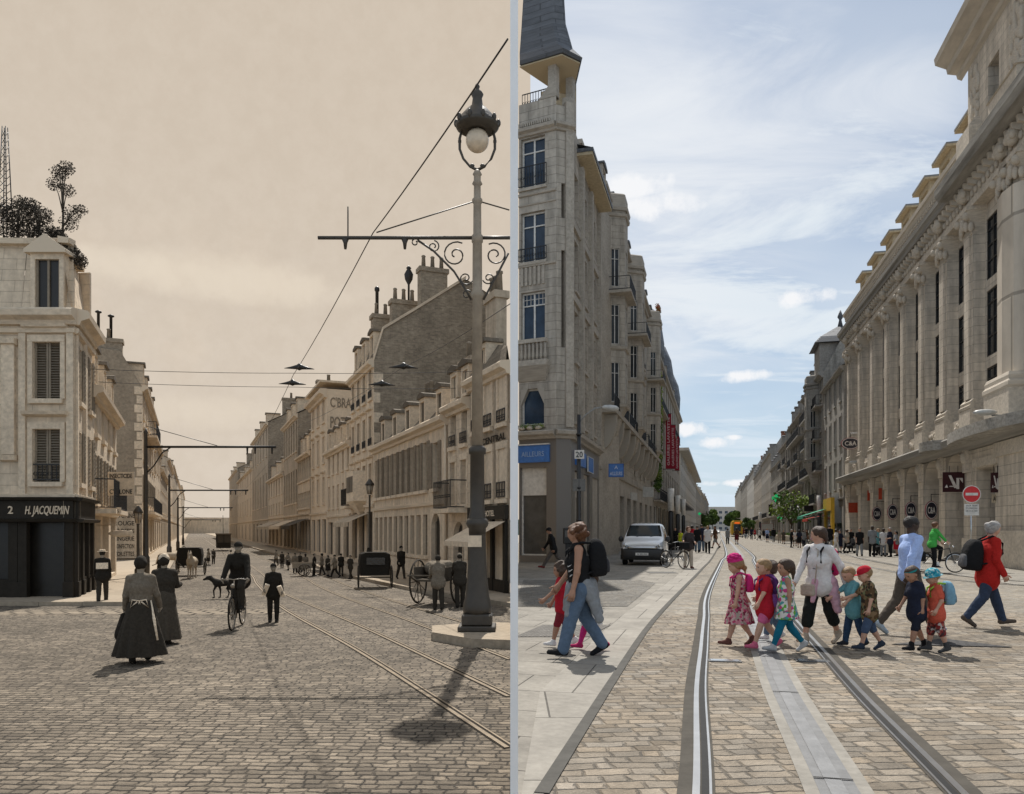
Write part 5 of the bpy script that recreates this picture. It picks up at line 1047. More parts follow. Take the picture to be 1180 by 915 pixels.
# entablature: architrave, frieze with carving, brackets and weathered cornice
b.box(-.05, -.1, 16.4, U, REC, 16.75); s.w.box(0, -.04, 16.75, U, REC, 17.3, 1)
rg = np.random.default_rng(3)
u = .4
while u < U - .3:
    b.sphere((u, -.08, 17.0), (.16, .09, .17), 8, 0, 5); u += .5
u = .3
while u < U:
    b.prof([(0, 17.2), (-.36, 17.3), (-.40, 17.55), (0, 17.56)], u - .1, u + .1); u += .62
for c in pil + [cp - .6, cp + .6]: b.sphere((c, -.2, 17.2), (.40, .26, .40), 10, 0, 7); b.sphere((c - .3, -.3, 17.15), (.16, .14, .2), 8, 0, 5); b.sphere((c + .3, -.3, 17.15), (.16, .14, .2), 8, 0, 5)
cb = MB(); cb.prof([(0, 17.55), (-.45, 17.58), (-.48, 17.8), (-.60, 17.9), (-.62, 18.15), (-.1, 18.32), (REC, 18.34)], -.4, U)
# segmental break forward round the pavilion
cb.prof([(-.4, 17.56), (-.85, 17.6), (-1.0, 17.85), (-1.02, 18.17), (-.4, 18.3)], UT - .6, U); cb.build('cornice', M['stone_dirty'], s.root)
# attic
s.w.box(0, .12, 18.33, UT, .8, 19.3, 1); b.prof([(.12, 19.2), (-.05, 19.25), (-.1, 19.45), (-.2, 19.5), (-.22, 19.72), (.6, 19.75)], -.1, UT)
u = .2
while u < UT: b.box(u - .08, -.08, 19.02, u + .08, .115, 19.19); u += .36
s.roofb.face([(0, .5, 19.76), (UT, .5, 19.76), (UT, 2.2, 22.2), (0, 2.2, 22.2)], 0); s.roofb.face([(0, 2.2, 22.2), (UT, 2.2, 22.2), (UT, 18, 22.4), (0, 18, 22.4)], 0); s.roofb.face([(0, 18, 18), (0, .5, 18), (0, .5, 19.76), (0, 2.2, 22.2), (0, 18, 22.4)], 0)
for a, c in zip([pil[0] - 4] + pil, pil):
    m_ = (a + c) / 2
    if m_ < 1.0: continue
    d_ = MB(); d_.box(m_ - 1.05, .65, 19.6, m_ - .72, 2.6, 21.6, 0); d_.box(m_ + .72, .65, 19.6, m_ + 1.05, 2.6, 21.6, 0); d_.box(m_ - .72, .65, 21.25, m_ + .72, 2.6, 21.6, 0); d_.box(m_ - 1.3, .35, 21.6, m_ + 1.3, 2.7, 21.72, 0); d_.box(m_ - 1.3, .33, 21.72, m_ + 1.3, 2.7, 21.82, 1)
    o = d_.build('dormer', [M['plaster_cream'], M['zinc']], s.root); f = MB(); f.face([(m_ - .72, .95, 19.76), (m_ + .72, .95, 19.76), (m_ + .72, .95, 21.25), (m_ - .72, .95, 21.25)], 1); f.box(m_ - .03, .9, 19.76, m_ + .03, .94, 21.25); f.box(m_ - .72, .9, 19.76, m_ - .66, .94, 21.25); f.box(m_ + .66, .9, 19.76, m_ + .72, .94, 21.25); f.build('window', [M['frame_dark'], M['glass']], o)
# tower over the pavilion, with reliefs
th = [(UT + 2.6, UT + 3.9, 19.4, 22.3)]
s.skin(UT, U, 18.3, 24.2, th, .7, .3); s.win(*th[0], 'tall', .7, .3, near=True); s.w.face([(UT, 8, 18.3), (UT, .3, 18.3), (UT, .3, 24.2), (UT, 8, 24.2)], 0)
b.prof([(.3, 23.6), (.1, 23.7), (.05, 23.9), (-.35, 24.0), (-.4, 24.25), (-.9, 24.5), (-.95, 24.8), (-.7, 24.95), (.4, 25.0)], UT - .9, U); b.box(UT - .9, .4, 24.3, UT, 8, 25.0); b.box(UT - .55, .1, 23.95, UT, 8, 24.3)
for k in range(30): b.sphere((UT + .6 + .9 * rg.random(), .28, 20.6 + 2.6 * rg.random()), (.12 + .1 * rg.random(), .1, .16 + .16 * rg.random()), 7, 0, 5)
for k in range(46): b.sphere((UT + 5.2 + 1.3 * rg.random(), .28, 20.2 + 3.2 * rg.random()), (.12 + .1 * rg.random(), .12, .16 + .2 * rg.random()), 7, 0, 5)
b.box(UT + .1, -.25, 18.34, UT + 1.9, .3, 20.1); b.loft([[(UT + .1, -.25, 20.1), (UT + 1.9, -.25, 20.1), (UT + 1.9, .3, 20.1), (UT + .1, .3, 20.1)], [(UT + .4, .1, 20.6), (UT + 1.6, .1, 20.6), (UT + 1.6, .3, 20.6), (UT + .4, .3, 20.6)]], 0, False)
b.box(UT + 4.6, -.35, 18.34, UT + 7.6, .3, 19.6); b.loft([[(UT + 4.5, -.42, 19.6), (UT + 7.7, -.42, 19.6), (UT + 7.7, .3, 19.6), (UT + 4.5, .3, 19.6)], [(UT + 4.7, .1, 20.2), (UT + 7.5, .1, 20.2), (UT + 7.5, .3, 20.2), (UT + 4.7, .3, 20.2)]], 0, False); b.box(UT + 2.45, .0, 18.34, UT + 4.05, .3, 19.2)
s.w.face([(UT, .3, 24.9), (U, .3, 24.9), (U, 8, 24.9), (UT, 8, 24.9)], 0)
# balcony ledge over the ground floor, swelling into curved balconies
lb_ = MB(); lb_.prof([(REC, 5.2), (-.2, 5.25), (-.35, 5.45), (-.75, 5.5), (-.8, 5.8), (-.7, 5.9), (REC, 5.95)], -.3, U)
def bow(u0, u1, dd): n = 8; return [(u0 + (u1 - u0) * i / n, -.7 - dd * math.sin(PI * i / n) ** .6 if 0 < i < n else -.7) for i in range(n + 1)]
for a, c in ((pil[6] - .4, pil[7] - 1.4), (UT + .4, U - 1.2)):
    q = bow(a, c, .65); lb_.prismz(q + [(c, .2), (a, .2)], 5.46, 5.93)
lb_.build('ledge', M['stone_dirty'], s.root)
b.box(pil[0], .1, 5.95, pil[7], .35, 6.9)
for a, c in zip(pil, pil[1:]):
    for k in range(14): b.sphere((a + 1.0 + (c - a - 2) * rg.random(), .08, 6.2 + .5 * rg.random()), (.16, .08, .12), 7, 0, 4)
# arcade: piers with flared heads
pg = pil + [ud(35.95)]
for i, c in enumerate(pil):
    w = 1.0
    s.w.box(c - w / 2, -.05, 0, c + w / 2, 2.3, 5.2, 0); b.box(c - w * .56, -.12, 0, c + w * .56, 2.2, 1.15)
    b.box(c - .2, -.2, 4.2, c + .2, -.04, 5.25); b.sphere((c, -.2, 4.9), (.2, .16, .3), 8, 0, 6)
for a, c in zip(pil, pil[1:]):
    for sg, e in ((1, a + .5), (-1, c - .5)):
        n = 7; pr = [(e, 5.2)] + [(e + sg * 1.0 * (1 - math.cos(PI / 2 * k / n)), 4.0 + 1.2 * math.sin(PI / 2 * k / n)) for k in range(n + 1)]
        s.w.prism(pr, 0.003, 2.2, 0)
    s.w.face([(a, 2.3, .0), (c, 2.3, .0), (c, 2.3, .5), (a, 2.3, .5)], 3)
    s.win(a + .5, c - .5, .1, 4.6, 'shop', .12, 2.1, sill=False, gl='glass_shop'); s.w.face([(a, 2.35, 4.6), (c, 2.35, 4.6), (c, 2.35, 5.3), (a, 2.35, 5.3)], 0)
s.w.box(0, -.04, 0, pil[0] - .6, 1, 5.2, 0); s.w.face([(0, 0, 5.21), (U, 0, 5.21), (U, 2.4, 5.21), (0, 2.4, 5.21)], 0)
# pavilion ground floor with recessed door
dr = [(ud(35.5), ud(33.3), 0, 4.3)]; s.skin(pil[7] + .5, U, 0, 5.2, dr, .9, -.02); s.win(dr[0][0], dr[0][1], .05, 4.3, 'tall', .9, -.02, sill=False)
b.box(dr[0][0] - .3, -.1, 4.35, dr[0][1] + .3, 0, 4.75); b.box(dr[0][1] + .05, -.3, 0, U, -.015, 1.5); b.box(dr[0][1] - .55, .5, 0, dr[0][1] - .03, .9, 4.2)
b.box(dr[0][1] + .1, -.12, 4.6, U, -.015, 5.2)
s.done()
CAE = Vector((-.974, .226))
def ca(d, out=0.0): return Vector((CAx(d), d)) + CAE * out
maroon = flat('maroon sign', (.035, .004, .008), .35); cream = flat('cream letters', (.62, .58, .54)); orange = flat('orange red sign', (.42, .045, .012), .5); navy = flat('navy sign', (.010, .010, .022), .3); crimson = flat('crimson rim', (.20, .012, .03), .4)
def oval_sign(label, px, py, d, rz, w=1.25, h=.85, group='oval store signs'):
    g = empty('oval_sign', place(px, py, d), rz, label, 'sign', group)
    def ov(k, n=24): return [(w / 2 * k * math.cos(2 * PI * j / n), h / 2 * k * math.sin(2 * PI * j / n)) for j in range(n)]
    b = MB(); b.prism(ov(1.0), -.05, .05, 0); b.prism(ov(.93), -.056, .056, 2); b.prism(ov(.84), -.062, .062, 1); b.build('plate', [crimson, navy, cream], g)
    lb = MB()
    text_into(lb, 'C&A', h * .5, 0, .004, Matrix.Translation((0, -.07, -h * .17)), w * .6); text_into(lb, 'C&A', h * .5, 0, .004, Matrix.Translation((0, .07, -h * .17)) @ Matrix.Rotation(PI, 4, 'Z'), w * .6); lb.build('lettering', cream, g)
    b = MB(); b.tube([(0, 0, h / 2), (0, 0, h / 2 + .35), (w * .9, 0, h / 2 + .35)], .03, 5); b.build('bracket', M['frame_dark'], g); return g
oval_sign('large oval store sign hanging high at the far end of the pilasters', 980, 511, 62, R(-10), 1.45, .95)
for i, (px, py, d) in enumerate(((1010.5, 592, 54.4), (1028.5, 590, 50.1), (1049.5, 588, 46), (1073, 588, 41.9))):
    oval_sign(['farthest', 'second farthest', 'second nearest', 'nearest'][i] + ' of the oval store signs hanging in the arcade openings', px, py, d, R(-10) if i < 3 else R(-10), .62, 1.0)
for lab, px, py, w, h, d in (('large square maroon sign with pale monogram above the no-entry sign', 1099, 555.5, 23, 23, 37.0), ('small maroon sign with pale monogram beside the corner doorway', 1147.5, 556, 10, 23, 33.0)):
    g = sign_board('monogram_sign', lab, place(px, py, d), w / F * d, h / F * d, R(-10), [], maroon, cream, 'maroon monogram signs'); W_, H_ = w / F * d, h / F * d; b = MB()
    b.prism([(-W_ * .25, H_ * .34), (-W_ * .13, H_ * .34), (W_ * .17, -H_ * .30), (W_ * .02, -H_ * .30)], -.03, -.003); b.prism([(-W_ * .42, -H_ * .28), (-W_ * .27, -H_ * .28), (-W_ * .33, -H_ * .12)], -.03, -.003); b.prism([(W_ * .12, H_ * .2), (W_ * .24, H_ * .2), (W_ * .24, -H_ * .35), (W_ * .12, -H_ * .35)], -.04, -.003); b.prism([(W_ * .24, H_ * .2), (W_ * .40, H_ * .2), (W_ * .42, -H_ * .05)], -.03, -.003); b.box(-W_ * .2, -.03, -H_ * .24, W_ * .08, -.003, -H_ * .19); b.build('monogram', cream, g)
    b = MB(); [b.tube([(W_ * q, .02, H_ / 2), (W_ * q, .02, H_ / 2 + .3)], .015, 5) for q in (-.2, .2)]; b.build('bracket', M['frame_dark'], g)
sign_board('door_plate', 'cream plate over the corner doorway below the small maroon sign', place(1150.5, 574.5, 33.2), .48, .36, R(-10), ['AGNES'], flat('cream plate', (.5, .42, .3)), M['frame_dark'])
for lab, px, py, w, h, d in (('square orange red sign low on the far end of the arcade', 984, 585, 11.5, 11.5, 63), ('upright orange red sign in the farthest arcade openings', 1001, 571, 2.6, 12, 57), ('upright orange red sign, nearer to the oval signs', 1014.5, 569, 3.6, 13, 53)):
    sign_board('orange_sign', lab, place(px, py, d), w / F * d, h / F * d, R(-10), [], orange, cream, 'orange red signs of the arcade')
def arm_lamp(label, px0, py0, px1, py1, d, d2=None, grp='bracket street lamps'):
    p, q = Vector(place(px0, py0, d)), Vector(place(px1, py1, d2 or d)); g = empty('bracket_lamp', p, 0, label, 'street lamp', grp); v = q - p; b = MB(); b.tube([(0, 0, 0), v * .35 + Vector((0, 0, .25)), v * .8 + Vector((0, 0, .1)), v], .035, 6); b.build('arm', flat('grey metal', (.25, .25, .24), .5), g)
    b = MB(); t = v.normalized(); b.sphere(v + t * .3, (.48, .26, .13), 12, 0, 8); b.build('lamp_head', flat('lamp housing', (.45, .45, .43), .35), g); return g
arm_lamp('lamp on a long arm fixed to the big corner pilaster of the stone store', 1167, 490, 1143, 479, 31.0); arm_lamp('small lamp on an arm at the far end of the stone store', 1004, 539, 989, 534, 61)
# ------------------------------------------------------------------ houses beyond, right-hand row
GM = ['stone_grey', 'stone_grey_plain', 'render_grey']
s = street_house('plain_house', 'plain grey house with television aerial next to the stone store', PR(79), PR(66.3), 0, 15.5, [(0, 4.2, 2, 4.6, 'shop', dict(lo=.05, hi=.85, sill=False)), (4.2, 8, 4, 1.2, 'case', dict(string=1, lintel=1)), (8, 11.8, 4, 1.2, 'case', dict(lintel=1)), (11.8, 15.5, 4, 1.2, 'case', dict(lintel=1))], mats=['render_grey', 'stone_grey_plain', 'render_grey'], dep=12, roof=('gable', 2.6, 0), roofm=['slate', 'render_grey'], chim=((s.U * 0 + 11.5, 3, 16, 19.5, 1.2, 1.2, 2, 'brick_red'),), group='modern street buildings')
b = MB(); b.tube([(11.5, 3, 19.5), (11.5, 3, 22.5)], .035, 5); b.tube([(9.6, 3, 22), (13, 3, 22.3)], .025, 4); [b.tube([(9.8 + k * .4, 2.5, 22.02 + k * .03), (9.8 + k * .4, 3.5, 22.02 + k * .03)], .018, 4) for k in range(8)]; b.build('aerial', M['frame_dark'], s.root); s.done()
def ornate(label, d1, d0, H, floors=4, n=5, mats=None, **k):
    fl = [(0, 4.2, 3, (d1 - d0) / 3 - 1, 'shop', dict(lo=.05, hi=.8, sill=False))]; h = (H - 4.2) / floors
    for i in range(floors): fl.append((4.2 + h * i, 4.2 + h * (i + 1), n, 1.15, 'case', dict(string=1 if i in (0, floors - 1) else 0, hood=1, balc=[(.04, .96)] if i % 2 == 1 else [(.1, .36), (.62, .9)])))
    return street_house('ornate_house', label, PR(d1), PR(d0), 0, H, fl, mats or GM, dep=12, roof=('mansard', 3.0, 1.6, n - 1, 1.1, 1.8), roofm=['slate', 'stone_grey'], cornice=1.5, group='modern street buildings', **k)
s = ornate('dark ornate house with corner pavilion, bay windows and iron balconies', 97, 79.3, 17.6, 4, 5, chim=((2, 4, 19, 23.5, 1.0, 2.4, 4, 'brick_red'),)); bay(s, s.U * .72, 3.2, 1.2, 8.6, 17.0, [(9.2, 11.3), (12.4, 14.8)], corbel=3.0)
pu = s.U - 2.8; s.tr.box(pu - 2.2, -.3, 17.7, pu + 2.2, 4.2, 20.6); s.roofb.loft([[(pu - 2.8, -.8, 20.6), (pu + 2.8, -.8, 20.6), (pu + 2.8, 4.8, 20.6), (pu - 2.8, 4.8, 20.6)], [(pu - 2.2, -.2, 21.3), (pu + 2.2, -.2, 21.3), (pu + 2.2, 4.2, 21.3), (pu - 2.2, 4.2, 21.3)], [(pu - .4, 1.6, 22.6), (pu + .4, 1.6, 22.6), (pu + .4, 2.4, 22.6), (pu - .4, 2.4, 22.6)]], 0, False); s.roofb.lathe([(.3, 22.6), (.12, 23.4), (.3, 23.7), (.05, 24.4)], (pu, 2, 0), 8); s.done()
s = ornate('dark house with stacked iron balconies behind the first pharmacy cross', 116, 97.3, 16.4, 4, 5, chim=((15, 4, 18, 22, 1.0, 2.4, 4, 'brick_red'),)); s.done()
s = ornate('narrow grey house with mansard, third from the stone store', 134, 116.3, 15, 3, 4, mats=['render_grey', 'stone_grey_plain', 'render_grey']); s.done()
for d0, d1, H, lab, mm in ((134.3, 160, 13.5, 'grey house with pale wall edge, fourth from the stone store', 'stone_grey'), (160.3, 196, 17.5, 'tall slate roofed block crowned by rows of chimney pots', 'render_grey'), (196.3, 240, 17, 'stone terrace with dormers beyond the chimney block', 'stone_warm'), (240.3, 300, 20, 'grey terrace with white bays far along the right', 'render_white'), (300.3, 390, 21, 'far grey terrace on the right of the modern street', 'stone_grey'), (390.3, 540, 24, 'farthest terrace on the right of the modern street', 'render_grey')):
    s = street_house('terraced_house', lab, PR(d1), PR(d0), 0, H, [(0, 4, 5, 4, 'dark', dict(lo=.05, hi=.85, sill=False)), (4, 4 + (H - 4) / 3, 8, 1.3, 'dark', dict(string=1, balc=[(.1, .9)])), (4 + (H - 4) / 3, 4 + (H - 4) / 1.5, 8, 1.3, 'dark', {}), (4 + (H - 4) / 1.5, H, 8, 1.3, 'dark', {})], mats=[mm, 'stone_grey_plain', 'render_grey'], dep=13, roof=('mansard', 3, 2, 5), roofm=['slate', mm], chim=((3, 4, H + 1, H + 5, 1.4, 4, 6, 'brick_red'), (d1 - d0 - 3, 4, H + 1, H + 4.6, 1.2, 3.4, 5, 'brick_red')), group='modern street buildings')
    s.done()
# far end: pale block and trees on the rise
b = Bld('distant_building', 'long pale block closing the far end of the modern street', (150, 640), (215, 640), 0, ['render_white', 'render_white', 'render_white'], gl='glass_blue'); b.body(0, b.U, 12, -2, 20); [b.row(0, b.U, z, z + 4.4, 14, 2.4, z + 1.2, z + 3.4, 'dark', sill=False) for z in (0, 4.4, 8.8, 13.2)]; b.skin(0, b.U, 17.6, 20); b.done()
m_tree = [mat('tree leaf', (.08, .13, .04), .7, noise=(.6, .4), bump=None), mat('yellowish tree leaf', (.14, .21, .05), .7, noise=(.6, .4), bump=None)]
def tree(label, x, y, h, r, seed, n=260, sz=.5, mm=None, z=0, grp='street trees'):
    rng = np.random.default_rng(seed); cl = []
    for k in range(7): a = k * 2.4; rr_ = r * (.25 + .55 * rng.random()); cl.append((rr_ * math.cos(a), rr_ * math.sin(a), h * (.5 + .42 * rng.random()), r * (.38 + .2 * rng.random()), n, sz))
    return small_tree('street_tree', label, 'tree', x, y, z, h * .8, cl, mm or m_tree, .02 * h, flat('bark', (.09, .07, .05)), grp, seed)
for i, (px, py, d, r, h) in enumerate(((817, 600, 420, 5, 13), (821, 602, 360, 3.4, 9), (845, 600, 400, 4, 11), (842, 604, 330, 2.6, 8), (811, 604, 300, 2.5, 7))): tree(['dark tree at the far left end of the modern street', 'lighter tree below the far dark tree', 'broad tree at the far right end of the modern street', 'bright tree just left of the tram', 'small tree by the far left pavement'][i], xp(px, d), d, h, r, 70 + i, 160, .9)
tree('young street tree with pale green leaves before the grey houses', xp(912, 88), 88, 5.6, 2.5, 81, 80, .24, lf); tree('small leafy tree beside the yellow shop front', xp(966, 72), 72, 3.6, .9, 82, 90, .18)
tree('small rounded tree near the tram stop', xp(862.5, 150), 150, 3.6, 1.3, 83, 120, .3)
# hill beyond
b = MB(); b.loft([[(x, 900 + 40 * math.sin(x * .01), -5), (x, 905, 6 + 12 * math.exp(-((x - 200) / 260) ** 2)), (x, 1400, 0)] for x in range(-100, 900, 40)], 0, True, False); tag(b.build('far_hills', mat('distant wooded hills', (.06, .085, .06), .9, noise=(.05, .4), bump=None)), kind='structure')
# shop fronts, awnings, crosses
grn = mat('lit green cross', (.02, .4, .12), .5, emis=((.02, .75, .25), .35))
def cross(label, px, py, d, sz):
    g = empty('pharmacy_cross', place(px, py, d), R(-12), label, 'pharmacy sign', 'green pharmacy crosses'); a = sz / 2; t = a * .38
    b = MB(); b.prism([(-t, -a), (t, -a), (t, -t), (a, -t), (a, t), (t, t), (t, a), (-t, a), (-t, t), (-a, t), (-a, -t), (-t, -t)], -.1, .1); b.build('cross', grn, g); b = MB(); b.box(a, -.03, -.04, a + 1.2, .03, .04); b.build('bracket', M['frame_dark'], g)
cross('larger green pharmacy cross high above the young tree', 894.5, 574, 92, .95); cross('smaller green pharmacy cross beside the young tree crown', 898.5, 597, 95, .5); cross('tiny green cross on the far left side of the street', 806, 592, 140, .55)
def aw(label, px0, px1, py0, py1, d, out, m, grp='shop awnings'):
    g = empty('awning', place((px0 + px1) / 2, py0, d), math.atan2(-1, -.266), label, 'awning', grp); w = 5.2; hgt = (py1 - py0) / F * d; b = MB(); b.face([(-w / 2, 0, 0), (w / 2, 0, 0), (w / 2, -out, -hgt), (-w / 2, -out, -hgt)], 0); b.box(-w / 2, -out - .02, -hgt - .25, w / 2, -out, -hgt, 0); b.build('cloth', m, g); b = MB(); [b.tube([(e, -out, -hgt), (e, 0, -hgt)], .03, 5) for e in (-w / 2 + .05, w / 2 - .05)]; b.build('arm', M['frame_dark'], g)
aw('green awning over the far shops on the right', 944, 953, 587, 595, 72, 2.0, flat('green awning cloth', (.02, .25, .15))); aw('small red awning beneath the green one', 946, 950, 594, 598, 76, 1.6, flat('red awning cloth', (.40, .03, .015)))
yl = flat('yellow shop paint', (.55, .33, .01), .5)
g = empty('shop_kiosk', place(957, 628, 69), math.atan2(-1, -.266), 'yellow painted shop front with bright fascia beside the stone store', 'shop front'); b = MB(); b.box(-2.6, -.3, 3.0, 2.6, 0, 4.1, 0); b.box(-2.6, -.25, 0, -1.9, 0, 3.0, 0); b.box(1.9, -.25, 0, 2.6, 0, 3.0, 0); b.build('fascia', yl, g); b = MB(); b.box(-1.85, -.12, .3, 1.85, -.05, 2.95); b.build('shop_window', M['glass_shop'], g)
sign_board('hanging_flag', 'white upright hanging flag beside the yellow shop', place(966, 585, 69), 1.0, 2.7, R(-10), [], flat('white flag cloth', (.6, .6, .58)), yl)
sign_board('dark_sign', 'dark projecting sign in front of the grey house', place(932, 586, 84), .95, .62, R(-10), [], flat('dark plate', (.02, .016, .014)), yl); sign_board('dark_sign', 'dark square sign farther along the right row', place(888, 586, 118), .6, 1.2, R(-10), [], flat('dark plate', (.02, .016, .014)), yl)
sign_board('pale_sign', 'pale square shop sign projecting left of the street lamp posts', place(747, 567, 55), 0.75, .7, R(-4), [], flat('pale plate', (.42, .41, .38)), yl); sign_board('pale_sign', 'long pale fascia sign beyond the blue projecting sign', place(731, 572, 52), 1.1, .5, R(60), [], flat('pale plate', (.42, .41, .38)), yl)
sign_board('market_stall', 'pale stall banner with red edge in the far crowd', place(884, 607, 120), 1.8, .9, R(0), [], flat('pale plate', (.42, .41, .38)), yl, frame=red)
# slim black lamp masts with white heads on the left pavement
def mastlamp(label, px, pyb, pyt, d):
    x = xp(px, d); g = empty('lamp_mast', (x, d, 0), 0, label, 'street lamp', 'slim lamp masts'); h = zp(pyt, d); b = MB(); b.lathe([(.2, 0), (.2, h * .62), (.12, h * .62 + .02), (.12, h * .64)], n=10); b.build('post', M['frame_dark'], g); b = MB(); b.lathe([(.24, h * .64), (.24, h)], n=10); b.build('lamp_head', flat('frosted lamp', (.62, .60, .56), .4), g)
for i, (px, pyt, d) in enumerate(((773, 563, 58), (781, 571, 72), (787.5, 575, 86))): mastlamp(['nearest', 'second', 'third'][i] + ' slim black mast with white cylindrical lamp head', px, 0, pyt, d)
for i, (px, py, d) in enumerate(((944, 571, 80), (921, 583, 92), (876, 590, 130))): tag(MB().build('x', []), '') if False else mastlamp(['tall dark mast behind the green awning', 'dark mast beside the young tree', 'far dark mast on the right pavement'][i], px, 0, py, d)
# lamp post with the 20 sign
d = 34; x = xp(667, d); g = empty('lamp_post', (x, d, 0), 0, 'black lamp post with curved lamp arm, number plate 20 and grey box', 'street lamp'); h = zp(478, d); b = MB(); b.lathe([(.14, 0), (.14, .9), (.10, 1.0), (.085, h)], n=12); [b.lathe([(.11, z), (.13, z + .05), (.11, z + .1)], n=12) for z in (1.9, 3.3, h - .9)]; b.build('post', M['frame_dark'], g)
b = MB(); b.tube([(0, 0, h - .35), (.3, 0, h), (.7, 0, h + .28), (1.0, 0, h + .32)], .035, 6); b.build('arm', flat('grey metal', (.25, .25, .24)), g)
b = MB(); b.loft([[(1.0 + (.75 * t), .22 * q * math.cos(a), h + .32 + .0 - .05 * t + .14 * q * math.sin(a)) for a in [2 * PI * j / 10 for j in range(10)]] for t, q in ((0, .3), (.15, .8), (.5, 1), (.85, .8), (1, .2))], 0); b.build('lamp_head', flat('lamp housing', (.45, .45, .43)), g)
b = MB(); z = zp(524, d); b.box(-.20, -.14, z - .19, .22, -.11, z + .19, 0); b.build('number_plate', M['frame_white'], g); b = MB(); text_into(b, '20', .34, 0, .004, Matrix.Translation((.01, -.146, z - .12)), .3); b.build('number', M['frame_dark'], g); b = MB(); b.box(-.28, -.09, zp(566, d), .28, .07, zp(552, d)); b.build('switch_box', flat('grey box', (.16, .16, .155)), g)
g = empty('parking_meter', (xp(654.5, 35), 35, 0), 0, 'dark parking ticket machine at the foot of the corner building', 'parking meter'); b = MB(); b.box(-.12, -.1, 0, .12, .1, .9, 0); b.bbox(-.22, -.15, .9, .22, .15, 1.62, .03, 0); b.box(-.14, -.16, 1.2, .14, -.151, 1.5, 1); b.build('body', [M['frame_dark'], flat('grey box', (.16, .16, .155))], g)
# no entry sign
d = 29.5; x = xp(1119, d); g = empty('no_entry_sign', (x, d, 0), R(-6), 'red round no-entry sign with a small text plate on a grey pole', 'road sign'); zc = zp(569.5, d); b = MB(); b.lathe([(.035, 0), (.035, zc + .25)], n=8); b.build('pole', M['chrome'], g)
b = MB(); b.lathe([(.33, -.05), (.33, -.042)], (0, 0, zc), 28, 0, False, 'y'); b.lathe([(.30, -.0535), (.30, -.0505)], (0, 0, zc), 28, 1, False, 'y'); b.box(-.22, -.058, zc - .05, .22, -.054, zc + .05, 0); b.build('disc', [M['frame_white'], flat('sign red', (.55, .01, .012), .35)], g)
b = MB(); b.box(-.26, -.05, zc - .80, .26, -.035, zc - .37); b.build('text_plate', M['frame_white'], g); b = MB(); [text_into(b, t_, .08, 0, .001, Matrix.Translation((0, -.052, zc - .46 - .1 * i)), .4, False) for i, t_ in enumerate(('SAUF TRAM', 'ET LIVRAISONS', 'DE 5H A 10H'))]; b.build('lettering', M['frame_dark'], g)
# planters
for i, (px, py, w) in enumerate(((894, 621, 1.6), (903, 623, 1.9), (911, 624, 1.7))):
    p = gp(px, py); g = empty('planter', p, R(15), ['far', 'middle', 'near'][i] + ' stone planter box under the young street tree', 'planter', 'stone planters'); b = MB(); b.bbox(-w / 2, -w / 2, 0, w / 2, w / 2, .75, .05); b.build('box', M['stone_plain'], g); b = MB(); leafy(b, (0, 0, .85), (w * .4, w * .4, .3), 90, .14, 0, seed=i); b.build('leaves', lf[0], g)
